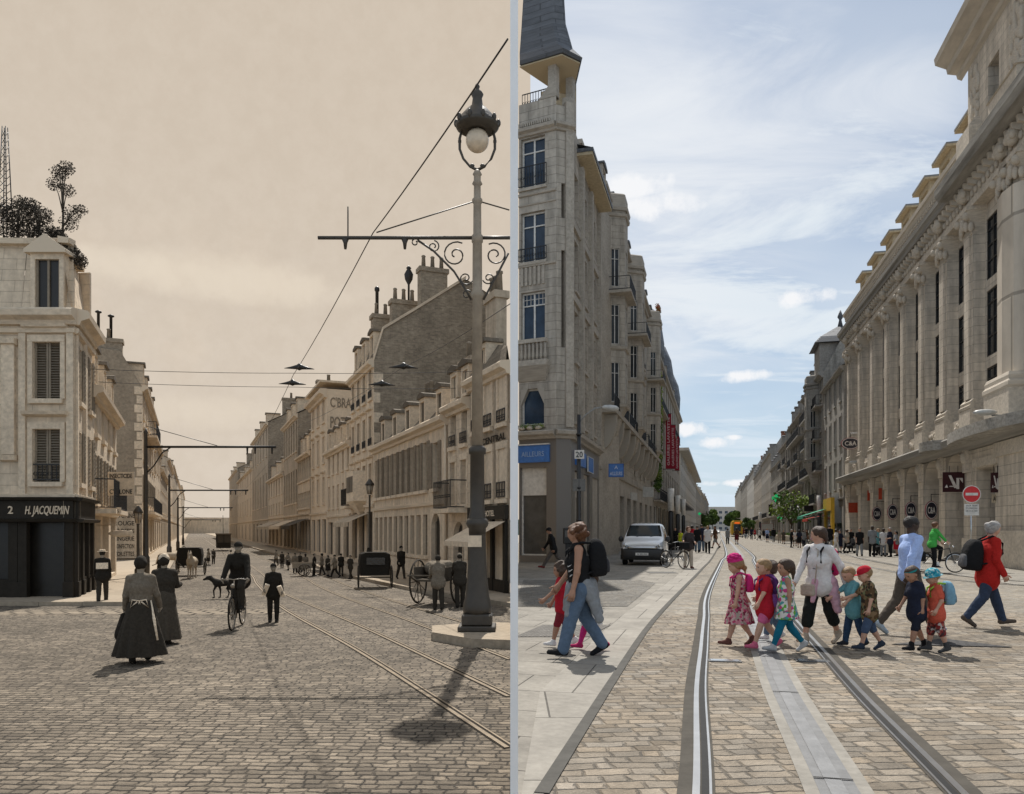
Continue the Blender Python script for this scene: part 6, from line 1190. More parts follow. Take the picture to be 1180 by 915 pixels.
# ------------------------------------------------------------------ organic surfaces: blended solids turned into one skin
def skin_field(prims, h, wob=0, seed=0):
    pts = [(p[0], p[2]) for p in prims if p[5] == 'add'] + [(p[1], p[3]) for p in prims if p[5] == 'add']
    lo = np.min([np.array(c) - r * 1.45 for c, r in pts], 0) - 3 * h; hi = np.max([np.array(c) + r * 1.45 for c, r in pts], 0) + 3 * h
    n = np.ceil((hi - lo) / h).astype(int) + 1; f = np.full(n, .25, np.float32)
    ax = [lo[i] + h * np.arange(n[i]) for i in range(3)]
    for A, B, ra, rb, k, op_, fl in prims:
        A = np.array(A, float); B = np.array(B, float)
        if op_ == 'cut':                            # keep the side where (P - A).B < 0
            X, Y, Z = np.meshgrid(*ax, indexing='ij', sparse=True); d = (X - A[0]) * B[0] + (Y - A[1]) * B[1] + (Z - A[2]) * B[2]; f = np.maximum(f, d.astype(np.float32)); continue
        rm = max(ra, rb) * 1.5 + .07
        i0 = np.clip(np.floor((np.minimum(A, B) - rm - lo) / h).astype(int), 0, n - 1); i1 = np.clip(np.ceil((np.maximum(A, B) + rm - lo) / h).astype(int) + 1, 1, n)
        sl = tuple(slice(a, b_) for a, b_ in zip(i0, i1)); X, Y, Z = np.meshgrid(*[ax[i][sl[i]] for i in range(3)], indexing='ij')
        P_ = np.stack([X, Y, Z], -1); C = (A + B) / 2; a_, b_ = A.copy(), B.copy()
        if fl is not None:
            for v, s_ in fl:
                v = np.array(v, float); v = v / np.linalg.norm(v); q = 1 / s_ - 1
                P_ = P_ + ((P_ - C) @ v)[..., None] * v * q; a_ = a_ + v * ((a_ - C) @ v) * q; b_ = b_ + v * ((b_ - C) @ v) * q
        ba = b_ - a_; L2 = ba @ ba
        t = np.clip(((P_ - a_) @ ba) / L2, 0, 1) if L2 > 1e-12 else np.zeros(P_.shape[:3])
        if op_ == 'cone':
            ang = np.arctan2(Y - A[1], X - A[0]); r = ra + (rb - ra) * t ** .8; r = r * (1 + k * t * np.sin(ang * 9 + 1.3 * np.sin(ang * 2 + seed)))
            d = np.linalg.norm(P_ - (a_ + t[..., None] * ba), axis=-1) - r
            # flat bottom
            d = np.maximum(d, ((P_ - b_) @ (ba / math.sqrt(L2)))); k_ = .02
        else:
            d = np.linalg.norm(P_ - (a_ + t[..., None] * ba), axis=-1) - (ra + (rb - ra) * t); k_ = k
        g = f[sl]; d = d.astype(np.float32)
        if op_ == 'sub': f[sl] = np.maximum(g, -d)
        else:
            m = np.clip(.5 + .5 * (g - d) / max(k_, 1e-4), 0, 1); f[sl] = g * (1 - m) + d * m - k_ * m * (1 - m)
    if wob:
        X, Y, Z = np.meshgrid(*ax, indexing='ij', sparse=True); q = 6.3 * seed
        f = f + (wob * (np.sin(31 * X + 17 * Z + q) * np.sin(27 * Y - 13 * Z + q) + .6 * np.sin(61 * Z + 23 * X + 2 * q) * np.cos(43 * Y + q))).astype(np.float32)
    return f, lo
def nets(f, o, h):
    s = f < 0; n = np.array(f.shape)
    cs = [(i, j, k) for i in (0, 1) for j in (0, 1) for k in (0, 1)]
    cnt = sum(s[i:n[0] - 1 + i, j:n[1] - 1 + j, k:n[2] - 1 + k].astype(np.int8) for i, j, k in cs)
    act = (cnt > 0) & (cnt < 8); ids = np.argwhere(act); acc = np.zeros((len(ids), 3)); m = np.zeros(len(ids))
    for a in cs:
        for x in range(3):
            if a[x] == 0:
                b = list(a); b[x] = 1
                f0 = f[tuple((ids + a).T)]; f1 = f[tuple((ids + b).T)]; w_ = (f0 < 0) != (f1 < 0); t = np.where(w_, f0 / np.where(w_, f0 - f1, 1), 0)
                p = np.array(a) + t[:, None] * (np.array(b) - np.array(a)); acc += p * w_[:, None]; m += w_
    V = o + (ids + acc / np.maximum(m, 1)[:, None]) * h
    im = np.full(n - 1, -1); im[act] = np.arange(len(ids)); Q = []
    for x in range(3):
        y, z = (x + 1) % 3, (x + 2) % 3; sl0 = [slice(1, -1)] * 3; sl1 = [slice(1, -1)] * 3; sl0[x] = slice(0, -1); sl1[x] = slice(1, None)
        df = s[tuple(sl0)] != s[tuple(sl1)]; e = np.argwhere(df); off = np.ones(3, int); off[x] = 0; e = e + off
        inn = s[tuple(e.T)]
        def c(dy, dz): q = e.copy(); q[:, y] += dy; q[:, z] += dz; return im[tuple(q.T)]
        q = np.stack([c(-1, -1), c(0, -1), c(0, 0), c(-1, 0)], 1); q[~inn] = q[~inn][:, ::-1]; Q.append(q)
    Q = np.concatenate(Q); return V, Q[(Q >= 0).all(1)]
def add_skin(b, prims, h, m=0, wob=0, seed=0):
    f, o = skin_field(prims, h, wob, seed); V, Q = nets(f, o, h); k = len(b.v)
    b.v += [tuple(v) for v in V.tolist()]; b.f += [tuple(q) for q in (Q + k).tolist()]; b.m += [m] * len(Q); b.sm += [True] * len(Q); b.uv += [(0, 0)] * (4 * len(Q))
def cap(A, B, ra, rb, k=.02, fl=None): return (A, B, ra, rb, k, 'add', fl)
def sub(A, B, ra, rb, fl=None): return (A, B, ra, rb, 0, 'sub', fl)
def cut(A, nrm): return (A, nrm, 0, 0, 0, 'cut', None)
def cone(A, B, ra, rb, k=.06, fl=None): return (A, B, ra, rb, k, 'add' if False else 'cone', fl)
_sf = skin_field
def skin_field(prims, h, wob=0, seed=0):           # cones also count for the bounds
    pr = [p if p[5] != 'cone' else p for p in prims]
    ext = [(p[0], p[1], p[2], p[3], 0, 'add', None) for p in pr if p[5] == 'cone']
    if not ext: return _sf(pr, h, wob, seed)
    tiny = []
    for A, B, ra, rb, *_ in ext:
        for sx in (-1, 1):
            for sy in (-1, 1): tiny.append(((B[0] + sx * rb * 1.4, B[1] + sy * rb * 1.4, B[2] - .02), (B[0] + sx * rb * 1.4, B[1] + sy * rb * 1.4, B[2] + .02), -.012, -.012, .0005, 'add', None))
    return _sf(pr + tiny, h, wob, seed)
# ------------------------------------------------------------------ people
def mk_skin(name, c): return mat(name, c, .55, noise=(12, .12), bump=(60, .1))
SK = dict(fair=mk_skin('fair skin', (.50, .29, .20)), tan=mk_skin('tanned skin', (.36, .19, .12)), dark=mk_skin('dark skin', (.045, .024, .016)), old=mk_skin('sepia skin', sep(.30)))
def cloth(name, c, rough=.9): return flat(name, c, rough, noise=(25, .12), bump=(15, .85))
ADULT = dict(chin=.868, neck=.83, sh=.812, shw=.096, waist=.61, hip=.515, hipw=.050, knee=.285, ank=.045, ua=.172, fa=.148, hand=.10, foot=.15, fat=1.0)
CHILD = dict(chin=.815, neck=.795, sh=.775, shw=.092, waist=.56, hip=.465, hipw=.052, knee=.255, ank=.04, ua=.158, fa=.135, hand=.095, foot=.145, fat=1.03)
def ik(A, T, l1, l2, hint):
    A, T = Vector(A), Vector(T); v = T - A; d = min(v.length, (l1 + l2) * .999); u = v.normalized(); x = (l1 * l1 - l2 * l2 + d * d) / (2 * d); hgt = math.sqrt(max(0, l1 * l1 - x * x)); hv = Vector(hint); hv = (hv - u * hv.dot(u)).normalized()
    return A + u * x + hv * hgt, A + u * d
def joints(S, P_, ps):
    V = lambda x, y, z: Vector((x, y, z)) * S
    def dr(a, b=0, sd=1): return Vector((math.sin(R(a)) * math.cos(R(b)), sd * math.sin(R(b)), -math.cos(R(a)) * math.cos(R(b))))
    J = {}; lean = R(ps.get('lean', 3)); hz = P_['hip']; J['pel'] = V(0, 0, hz)
    up = Vector((math.sin(lean), 0, math.cos(lean))); J['up'] = up; tw = R(ps.get('twist', 0)); lat = Vector((-math.sin(tw), math.cos(tw), 0)); J['lat'] = lat; J['fwd'] = lat.cross(up).normalized()
    J['waist'] = J['pel'] + up * (P_['waist'] - hz) * S; J['chest'] = J['pel'] + up * (P_['sh'] - hz - .09) * S; J['shc'] = J['pel'] + up * (P_['sh'] - hz) * S; J['neck'] = J['pel'] + up * (P_['neck'] - hz) * S
    hd = R(ps.get('headlean', ps.get('lean', 3) * .3)); J['hup'] = Vector((math.sin(hd), 0, math.cos(hd))); J['chin0'] = J['neck'] + J['hup'] * (P_['chin'] - P_['neck']) * S
    tl, sl_ = (P_['hip'] - P_['knee']) * S, (P_['knee'] - P_['ank']) * S
    for k, sd in (('L', 1), ('R', -1)):
        h0 = J['pel'] + Vector((0, sd * P_['hipw'] * S, 0)); J['hip' + k] = h0
        if 'foot' + k in ps: J['knee' + k], J['ank' + k] = ik(h0, Vector(ps['foot' + k]) , tl, sl_, ps.get('kneehint', (1, sd * .1, .3)))
        else:
            a, kn = ps.get('leg' + k, (0, 3)); J['knee' + k] = h0 + dr(a, 1.5, sd) * tl; J['ank' + k] = J['knee' + k] + dr(a - kn, 0, sd) * sl_
        J['toe_a' + k] = R(ps.get('toe' + k, 0))
        s0 = J['shc'] + lat * sd * P_['shw'] * S; J['sh' + k] = s0
        if 'hand' + k in ps: J['elb' + k], J['wri' + k] = ik(s0, Vector(ps['hand' + k]), P_['ua'] * S, P_['fa'] * S, ps.get('elbhint', (-.4, sd * .6, -1)))
        else:
            a, ab, e = ps.get('arm' + k, (0, 6, 10)); J['elb' + k] = s0 + dr(a, ab, sd) * P_['ua'] * S; J['wri' + k] = J['elb' + k] + dr(a + e, ab * .5, sd) * P_['fa'] * S
    if not ps.get('seated'):
        lowest = min(J['ank' + k].z - .0 - math.sin(max(0, J['toe_a' + k])) * P_['foot'] * S * .62 for k in 'LR'); dz = P_['ank'] * S - lowest
        for k, v in J.items():
            if isinstance(v, Vector) and k not in ('up', 'hup', 'lat', 'fwd'): J[k] = v + Vector((0, 0, dz))
    return J
def shorten(pts, fr):
    out = [pts[0]]; tot = sum((b - a).length for a, b in zip(pts, pts[1:])) * fr
    for a, b in zip(pts, pts[1:]):
        l = (b - a).length
        if tot >= l - 1e-6: out.append(b); tot -= l
        else: out.append(a.lerp(b, max(.02, tot / l))); break
    return out
def person(label, pos, heading, S, ps, of, child=False, h=.0125, group=None, face=True, far=False, place_mid=True):
    P_ = dict(CHILD if child else ADULT); P_.update(of.get('prop', {})); J = joints(S, P_, ps); fat = P_['fat'] * of.get('fat', 1.0) * S; HH = (1 - P_['chin']) * S
    pos = Vector(pos)
    root = empty('person', pos, heading, label, 'person', group)
    lat, up, fwd = J['lat'], J['up'], J['fwd']; flt = [(lat, 1.28)]
    nk = .028 * S if child else .032 * S
    def legs(e, fr=1.0, flare=0):
        out = []
        for k in 'LR':
            p = shorten([J['hip' + k], J['knee' + k], J['ank' + k]], fr); rr = [.052 * fat + e, .033 * fat + e * 1.05 + flare * .5 * S, .022 * fat + e * 1.1 + flare * S]
            for i in range(len(p) - 1): out.append(cap(p[i], p[i + 1], rr[i], rr[i + 1] if i + 2 < len(p) or fr > .98 else rr[i] + (rr[i + 1] - rr[i]) * .6, .015))
            if fr > .55 or len(p) > 2:                     # calf
                sh = J['ank' + k] - J['knee' + k]
                if len(p) > 2 and (p[2] - p[1]).length > sh.length * .5: out.append(cap(J['knee' + k] + sh * .2, J['knee' + k] + sh * .45, .034 * fat + e, .029 * fat + e, .02))
        out.append(cap(J['hipL'], J['hipR'], .060 * fat + e, .060 * fat + e, .02)); return out
    def torso(e, hem=0.0, sl=1):
        b0 = J['pel'] - Vector((0, 0, hem * S)); out = [cap(b0, J['waist'], .072 * fat + e + (.006 * S if hem else 0), (.062 if not child else .068) * fat * of.get('belly', 1) + e, .03, flt), cap(J['waist'], J['chest'], .064 * fat * of.get('belly', 1) + e, .076 * fat + e, .03, flt), cap(J['chest'], J['shc'] - up * .02 * S, .074 * fat + e, .05 * fat + e, .03, flt), *[cap(J['shc'] + up * .016 * S + lat * s_ * .012 * S, J['sh' + k_] - lat * s_ * (.012 if sl else .042) * S, .034 * fat + e * .7, .029 * fat + e * .7, .035) for k_, s_ in (('L', 1), ('R', -1))]] + ([cap(J['hipL'] - up * q_ * S, J['hipR'] - up * q_ * S, .064 * fat + e + .002 * S, .064 * fat + e + .002 * S, .03) for q_ in (-.015, hem * .6)] if hem else [])
        if of.get('bust'): out += [cap(J['chest'] + fwd * .046 * S + lat * s_ * .036 * S, J['chest'] + fwd * .046 * S + lat * s_ * .036 * S - up * .012 * S, .034 * S + e, .035 * S + e, .045) for s_ in (-1, 1)]
        return out
    def arms(e, fr=1.0):
        out = []
        for k in 'LR':
            p = shorten([J['sh' + k], J['elb' + k], J['wri' + k]], fr); rr = [.029 * fat + e, .0225 * fat + e, .0165 * fat + e * 1.1]
            for i in range(len(p) - 1): out.append(cap(p[i], p[i + 1], rr[i], rr[i + 1], .015))
        return out
    # ---- body: one skin from neck to soles
    sk = SK[of.get('skin', 'fair')]; b = MB(); pr = torso(0) + legs(0) + arms(0)
    pr.append(cap(J['shc'], J['neck'] + J['hup'] * .03 * S, nk * 1.25, nk, .03))
    for k, sd in (('L', 1), ('R', -1)):
        d = (J['wri' + k] - J['elb' + k]).normalized(); J['hd' + k] = d; n_ = Vector((0, -sd, 0)); ac = d.cross(n_)
        if ac.length < .1: ac = Vector((1, 0, 0))
        ac.normalize(); pm = J['wri' + k] + d * P_['hand'] * S * .28; pr.append(cap(J['wri' + k], pm, .017 * fat, .021 * fat, .012, [(ac, 1.25)]))
        fdir = Vector((math.cos(J['toe_a' + k]), 0, -math.sin(J['toe_a' + k]))); J['fd' + k] = fdir; fu = Vector((math.sin(J['toe_a' + k]), 0, math.cos(J['toe_a' + k]))); J['fu' + k] = fu
        pr += [cap(J['ank' + k] - fu * .022 * S, J['ank' + k] + fdir * P_['foot'] * S * .62 - fu * .03 * S, .024 * S, .016 * S, .015, [(lat, 1.15)])]
    add_skin(b, pr, h)
    if not far:
        for k, sd in (('L', 1), ('R', -1)):
            d = J['hd' + k]; n_ = Vector((0, -sd, 0)); n_ = (n_ - d * n_.dot(d)).normalized(); ac = d.cross(n_).normalized(); ac = ac if ac.x > 0 else -ac; base = J['wri' + k] + d * P_['hand'] * S * .42; fr_ = .0058 * S; curl = R(of.get('curl', 28))
            for i, ln in enumerate((.040, .046, .043, .034)):
                o = base + ac * (.018 - .0125 * i) * S * 1.05; d1 = d * math.cos(curl) + n_ * math.sin(curl); d2 = d * math.cos(curl * 2.2) + n_ * math.sin(curl * 2.2); b.tube([o - d * .012 * S, o, o + d1 * ln * .52 * S, o + d1 * ln * .52 * S + d2 * ln * .5 * S], [fr_ * 1.1, fr_ * 1.08, fr_, fr_ * .75], 6)
            o = J['wri' + k] + d * .018 * S + ac * .016 * S; b.tube([o, o + (d * .55 + ac * .7 + n_ * .2) * .026 * S, o + (d * .9 + ac * .75 + n_ * .3) * .042 * S], [fr_ * 1.35, fr_ * 1.2, fr_ * .9], 6)
    # ---- head
    hy, hp = R(ps.get('yaw', 0)), R(ps.get('pitch', 0)); base = J['neck'] + J['hup'] * .0; hu = J['hup']
    Rm = Matrix.Rotation(hy, 3, 'Z') @ Matrix.Rotation(hp, 3, 'Y'); R0 = Vector((0, 0, 1)).rotation_difference(hu).to_matrix(); Rm = R0 @ Rm
    off = J['chin0'] - J['neck']; hl = off.length
    def T(x, y, z): return J['neck'] + Rm @ Vector((x * HH, y * HH, hl + z * HH))
    def D(x, y, z): return Rm @ Vector((x, y, z))
    hh = min(h, .0085) if not far else h
    hp_ = [cap(T(-.10, 0, .60), T(.06, 0, .63), .375 * HH, .355 * HH, .03, [(D(0, 1, 0), .93)]), cap(T(.07, 0, .50), T(.20, 0, .16), .27 * HH, .135 * HH, .04, [(D(0, 1, 0), .98)]), cap(T(-.05, 0, .25), T(-.02, 0, -.22), nk * 1.0, nk, .03)]
    if not far:
        hp_ += [cap(T(.36, 0, .52), T(.425, 0, .385), .035 * HH, .055 * HH, .03), cap(T(.30, .0, .26), T(.33, 0, .26), .10 * HH, .03 * HH, .03), cap(T(.22, .13, .35), T(.2, .15, .33), .12 * HH, .10 * HH, .04), cap(T(.22, -.13, .35), T(.2, -.15, .33), .12 * HH, .10 * HH, .04), cap(T(.33, .12, .60), T(.33, -.12, .60), .05 * HH, .05 * HH, .04)]
        hp_ += [cap(T(-.06, s_ * .335, .50), T(-.03, s_ * .35, .40), .085 * HH, .05 * HH, .01, [(D(0, 1, 0), .4)]) for s_ in (-1, 1)] + [sub(T(.40, s_ * .135, .515), T(.41, s_ * .15, .515), .06 * HH, .06 * HH) for s_ in (-1, 1)]
    add_skin(b, hp_, hh)
    mats = [sk, flat('eye white', (.5, .48, .45), .3), flat('eye dark', (.02, .012, .01), .2), flat('lip ' + of.get('skin', 'fair'), tuple(c * m_ for c, m_ in zip(sk.node_tree.nodes['Principled BSDF'].inputs['Base Color'].default_value[:3] if False else {'fair': (.50, .29, .20), 'tan': (.36, .19, .12), 'dark': (.05, .027, .018), 'old': sep(.3)}[of.get('skin', 'fair')], (.72, .42, .45))), .4)]
    if not far:
        for s_ in (-1, 1):
            b.sphere(T(.335, s_ * .14, .515), .054 * HH, 8, 1, 6); b.sphere(T(.366, s_ * .143, .513), .036 * HH, 7, 2, 5); b.tube([T(.345, s_ * .07, .605), T(.36, s_ * .14, .625), T(.31, s_ * .22, .60)], .019 * HH, 5, 2)
        b.tube([T(.335, .075, .235), T(.375, 0, .245), T(.335, -.075, .235)], [.008 * HH, .022 * HH, .008 * HH], 6, 3); b.tube([T(.335, .065, .225), T(.365, 0, .212), T(.335, -.065, .225)], [.008 * HH, .024 * HH, .008 * HH], 6, 3)
    b.build('body', mats, root)
    # ---- hair and hats
    if of.get('hair'):
        hm, st = of['hair']; hb = MB(); r_ = .03 if st in ('short', 'bald') else .055; pr = [cap(T(-.12, 0, .63), T(.05, 0, .66), (.375 + r_) * HH, (.35 + r_) * HH, .03, [(D(0, 1, 0), .95)])]
        if st in ('bob', 'curly', 'grey'): pr += [cap(T(-.16, s_ * .22, .62), T(-.12, s_ * .26, .28 if st != 'grey' else .36), .24 * HH, .17 * HH, .04) for s_ in (-1, 1)] + [cap(T(-.3, 0, .6), T(-.28, 0, .25), .25 * HH, .18 * HH, .04)]
        if st == 'curly':
            rg_ = np.random.default_rng(9)
            for q in range(60):
                a, e = rg_.random() * 2 * PI, rg_.random() * 1.9 - .4; x, y, z = -.1 + .43 * math.cos(a) * math.cos(e), .42 * math.sin(a) * math.cos(e), .55 + .45 * math.sin(e)
                if x > .2 and z < .75: continue
                x, y = x * 1.24 - .05, y * 1.26; pr.append(cap(T(x, y, z), T(x + .03, y, z - .06), .13 * HH, .11 * HH, .015))
        if st == 'curly': pr += [cap(T(-.25, s_ * .2, .3), T(-.3, s_ * .18, -.02), .24 * HH, .17 * HH, .04) for s_ in (-1, 0, 1)]
        if st in ('pony', 'long'): pr += [cap(T(-.3, 0, .55), T(-.48, 0, .25), .15 * HH, .10 * HH, .04), cap(T(-.48, 0, .25), T(-.45, 0, -.15), .10 * HH, .05 * HH, .03)]
        if st == 'long': pr += [cap(T(-.2, s_ * .2, .5), T(-.3, s_ * .18, .0), .18 * HH, .12 * HH, .04) for s_ in (-1, 1)]
        if st == 'bun': pr += [cap(T(-.15, 0, 1.0), T(-.05, 0, 1.08), .20 * HH, .16 * HH, .03), cap(T(-.2, 0, .75), T(0, 0, .8), .40 * HH, .36 * HH, .05)]
        pr += [sub(T(.42, 0, .36), T(.46, 0, .48), .36 * HH, .33 * HH), sub(T(.2, 0, .1), T(.1, 0, .0), *((.28 * HH,) * 2 if st != 'curly' else (.16 * HH,) * 2))]
        if st == 'short': pr.append(sub(T(-.05, 0, -.02), T(-.1, 0, .1), .34 * HH, .30 * HH))
        add_skin(hb, pr, hh, wob=.05 * HH if st in ('curly', 'grey') else .022 * HH, seed=3); hb.build('hair', hm, root)
    if of.get('hat'):
        hm, st = of['hat']; hb = MB()
        if st in ('cap', 'beret'):
            pr = [cap(T(-.10, 0, .70), T(.05, 0, .72), .41 * HH, .40 * HH, .02, [(D(0, 1, 0), .96)]), cut(T(0, 0, .66), D(-.1, 0, -1))]; add_skin(hb, pr, hh)
            n_ = 10; hb.loft([[T((.30 if q else .58) * math.cos(a) + .08, (.36 if not q else .37) * math.sin(a), .69 + (0 if q else -.03) + zo) for a in [R(-75 + 150 * j / n_) for j in range(n_ + 1)]] for q, zo in ((1, 0), (0, 0), (0, -.025), (1, -.025))], 0, False, False)
        elif st == 'sunhat':
            pr = [cap(T(-.08, 0, .68), T(.03, 0, .70), .43 * HH, .42 * HH, .02), cut(T(0, 0, .60), D(0, 0, -1))]; add_skin(hb, pr, hh)
            hb.loft([[T(-.02 + r * math.cos(a), r * math.sin(a), z) for a in [2 * PI * j / 24 for j in range(24)]] for r, z in ((.42, .68), (.60, .55), (.62, .53), (.42, .63))], 0, True, False)
        elif st == 'boater':
            hb.loft([[T(-.04 + r * math.cos(a), r * math.sin(a), z) for a in [2 * PI * j / 24 for j in range(24)]] for r, z in ((.66, .80), (.68, .82), (.66, .84), (.42, .84), (.41, 1.08), (.39, 1.10), (.02, 1.11))], 0, False, True)
            hb.loft([[T(-.04 + r * math.cos(a), r * math.sin(a), z) for a in [2 * PI * j / 24 for j in range(24)]] for r, z in ((.425, .845), (.43, .94), (.42, .945))], 1, True, False)
        elif st == 'flower':
            for q in range(26):
                a, e = q * 2.4, R(-10 + 100 * (q / 26)); rr_ = .30 * HH; c = T(.0 + .34 * math.cos(a) * math.cos(e), .34 * math.sin(a) * math.cos(e), .95 + .25 * math.sin(e)); hb.sphere(c, (.15 * HH, .15 * HH, .10 * HH), 8, 0, 5)
            pr = [cap(T(-.1, 0, .72), T(.04, 0, .74), .42 * HH, .40 * HH, .02), cut(T(0, 0, .72), D(0, 0, -1))]; add_skin(hb, pr, hh)
        elif st == 'band': hb.loft([[T(-.05 + .435 * k_ * math.cos(a), .375 * k_ * math.sin(a), z) for a in [2 * PI * j / 24 for j in range(24)]] for k_, z in ((1.0, .70), (1.03, .72), (1.03, .79), (.98, .81))], 0, True, False)
        elif st == 'derby': add_skin(hb, [cap(T(-.08, 0, .8), T(.02, 0, .82), .40 * HH, .39 * HH, .02), cut(T(0, 0, .74), D(0, 0, -1))], hh); hb.loft([[T(-.04 + r * math.cos(a), r * .9 * math.sin(a), z) for a in [2 * PI * j / 20 for j in range(20)]] for r, z in ((.40, .78), (.55, .77), (.56, .79), (.40, .80))], 0, False, False)
        elif st == 'bonnet': add_skin(hb, [cap(T(-.12, 0, .85), T(.08, 0, .88), .42 * HH, .38 * HH, .03), cap(T(.1, .1, 1.1), T(-.15, -.1, 1.15), .16 * HH, .14 * HH, .05), cap(T(-.3, .2, .85), T(-.2, -.25, .9), .2 * HH, .2 * HH, .05), cut(T(0, 0, .68), D(.1, 0, -1))], hh, wob=.03 * HH, seed=2)
        hb.build('hat', [hm, M['shop_dark']], root)
    # ---- clothes
    sd_ = int(abs(pos.x * 37 + pos.y * 11)) % 97 / 10
    if of.get('top'):
        tm, sl_, hem = of['top']; tb = MB(); e = .009 * S * of.get('loose', 1.0) ** .55; pr = torso(e, hem, sl_)
        if sl_ > 0: pr += arms(e * .9, sl_)
        add_skin(tb, pr, h, wob=.0017 * S if not far else 0, seed=sd_); tb.build(of.get('topname', 'shirt'), tm, root)
    if of.get('bottom'):
        bm, st, fr = of['bottom']; bb = MB()
        if st == 'legs': pr = legs(.008 * S * of.get('lloose', 1.0), fr, of.get('flare', .004)); pr += [cap(J['pel'] + up * .03 * S, J['pel'], .068 * fat + .004 * S, .070 * fat + .005 * S, .03, flt)]; add_skin(bb, pr, h, wob=.0018 * S if not far else 0, seed=sd_ + 3)
        else:
            zb = J['pel'].z - fr * S; mid = (J['ankL'] + J['ankR'] + J['kneeL'] + J['kneeR']) / 4; q = of.get('swing', 1.0); bot = Vector((J['pel'].x + (mid.x - J['pel'].x) * q, 0, zb)); top = J['waist'].lerp(J['pel'], .3)
            pr = [cone(top, bot, .072 * fat + .01 * S, of.get('hemr', .13) * S, of.get('ripple', .07), [(lat, 1.12)])]; pr[0] = pr[0]
            add_skin(bb, pr + [cap(J['pel'] + up * .02 * S, J['pel'] - up * .03 * S, .078 * fat + .01 * S, .085 * fat + .01 * S, .04, flt)], h, seed=int(sd_))
        bb.build({'legs': 'shorts' if fr < .7 else 'trousers'}.get(st, st), bm, root)
    if of.get('tights'): tb = MB(); add_skin(tb, legs(.004 * S, 1.0), h); tb.build('tights', of['tights'], root)
    if of.get('shoes'):
        for k in 'LR':
            sb = MB(); fd, fu = J['fd' + k], J['fu' + k]; a = J['ank' + k] - fu * .021 * S; L_ = P_['foot'] * S
            add_skin(sb, [cap(a - fd * L_ * .12, a + fd * L_ * .25 + fu * .0 * S, .027 * S, .024 * S, .02), cap(a + fd * L_ * .2 - fu * .004 * S, a + fd * L_ * .68 - fu * .008 * S, .026 * S, .020 * S, .02, [(lat, 1.15)]), cap(a, J['ank' + k] + fu * of.get('boot', .012) * S, .03 * S, .031 * S, .02), cut(a - fu * .024 * S, -fu)], min(h, .011))
            sb.build('shoe', of['shoes'], root)
    root['S'] = S; return root, J
def world_of(root, v): return Matrix.Translation(root.location) @ Matrix.Rotation(root.rotation_euler.z, 4, 'Z') @ Vector(v)
def held(name, label, cat, root, group=None): return empty(name, root.location, root.rotation_euler.z, label, cat, group)
def backpack(label, pr_, J, S, w, hgt, dep, m, m2, strap, ms=None, lowz=0):
    g = held('backpack', label, 'backpack', pr_); fw, up, lat = J['fwd'], J['up'], J['lat']; c = J['chest'] - fw * (.078 * S + dep / 2) + up * (.02 * S - lowz)
    def rb(c0, w_, h_, d_, prof_):
        return [[c0 + up * h_ * t + lat * (w_ / 2 * k * math.copysign(abs(math.cos(a)) ** .55, math.cos(a))) + fw * (d_ / 2 * k2 * math.copysign(abs(math.sin(a)) ** .6, math.sin(a)) + d_ * .12 * (1 - k2)) for a in [2 * PI * j / 18 for j in range(18)]] for t, k, k2 in prof_]
    PR_ = ((-.5, .5, .5), (-.48, .8, .8), (-.42, .95, .97), (-.2, 1, 1.05), (.1, 1, 1), (.3, .93, .85), (.42, .78, .62), (.49, .5, .4), (.5, .2, .2))
    b = MB(); b.loft(rb(c, w, hgt, dep, PR_)); b.build('bag', m, g)
    b = MB(); b.loft(rb(c - fw * dep * .46 - up * hgt * .2, w * .72, hgt * .42, dep * .34, PR_)); b.build('pocket', m2, g)
    for sd in (-1, 1):
        s0 = J['shc'] + lat * sd * .062 * S; b = MB(); b.tube([c + up * hgt * .38 + lat * sd * w * .2, s0 + up * .052 * S - fw * .02 * S, s0 + fw * .075 * S - up * .01 * S, s0 + fw * .085 * S - up * .10 * S, s0 + lat * sd * .02 * S - fw * .0 - up * .2 * S, c - up * hgt * .3 + lat * sd * w * .35], .012 * S ** .5, 7); b.build('strap', strap, g)
    return g
def walk(f=1.0, arms_=1.0, lean=4, lead='L', **k):
    o = 'R' if lead == 'L' else 'L'
    d = {'leg' + lead: (22 * f, 4), 'leg' + o: (-16 * f, 22 * f), 'toe' + o: 34 * f, 'toe' + lead: -6 * f, 'arm' + lead: (-20 * arms_, 7, 12), 'arm' + o: (22 * arms_, 7, 18), 'lean': lean}
    d.update(k); return d
c_ = cloth
denim = c_('blue denim', (.10, .145, .21)); black = c_('black cloth', (.012, .012, .013)); white = c_('white cotton', (.66, .64, .62)); greyc = c_('grey jersey', (.24, .25, .26)); navyc = c_('navy cloth', (.018, .022, .04)); redc = c_('red cotton', (.42, .015, .03)); pink = c_('hot pink', (.55, .03, .18)); pinkl = c_('soft pink', (.58, .35, .42)); teal = c_('teal blue leggings', (.01, .13, .20)); khaki = c_('grey brown trousers', (.085, .07, .055)); skyb = c_('pale blue shirt', (.38, .50, .80)); beige = c_('beige cloth', (.42, .36, .29)); tealtop = c_('turquoise tee', (.13, .33, .36)); darkred = c_('red jacket', (.40, .018, .014)); green = c_('bright green cardigan', (.06, .36, .07)); orange_r = c_('coral red tee', (.55, .10, .06)); ltblue = c_('light blue canvas', (.18, .34, .45))
hb = lambda n, c: flat('hair ' + n, c, .6, noise=(30, .35), bump=(90, .5))
brown, dark, blond, auburn, grey_h = hb('brown', (.05, .025, .012)), hb('dark', (.012, .008, .006)), hb('blond', (.28, .17, .075)), hb('auburn', (.11, .042, .014)), hb('grey', (.32, .30, .28))
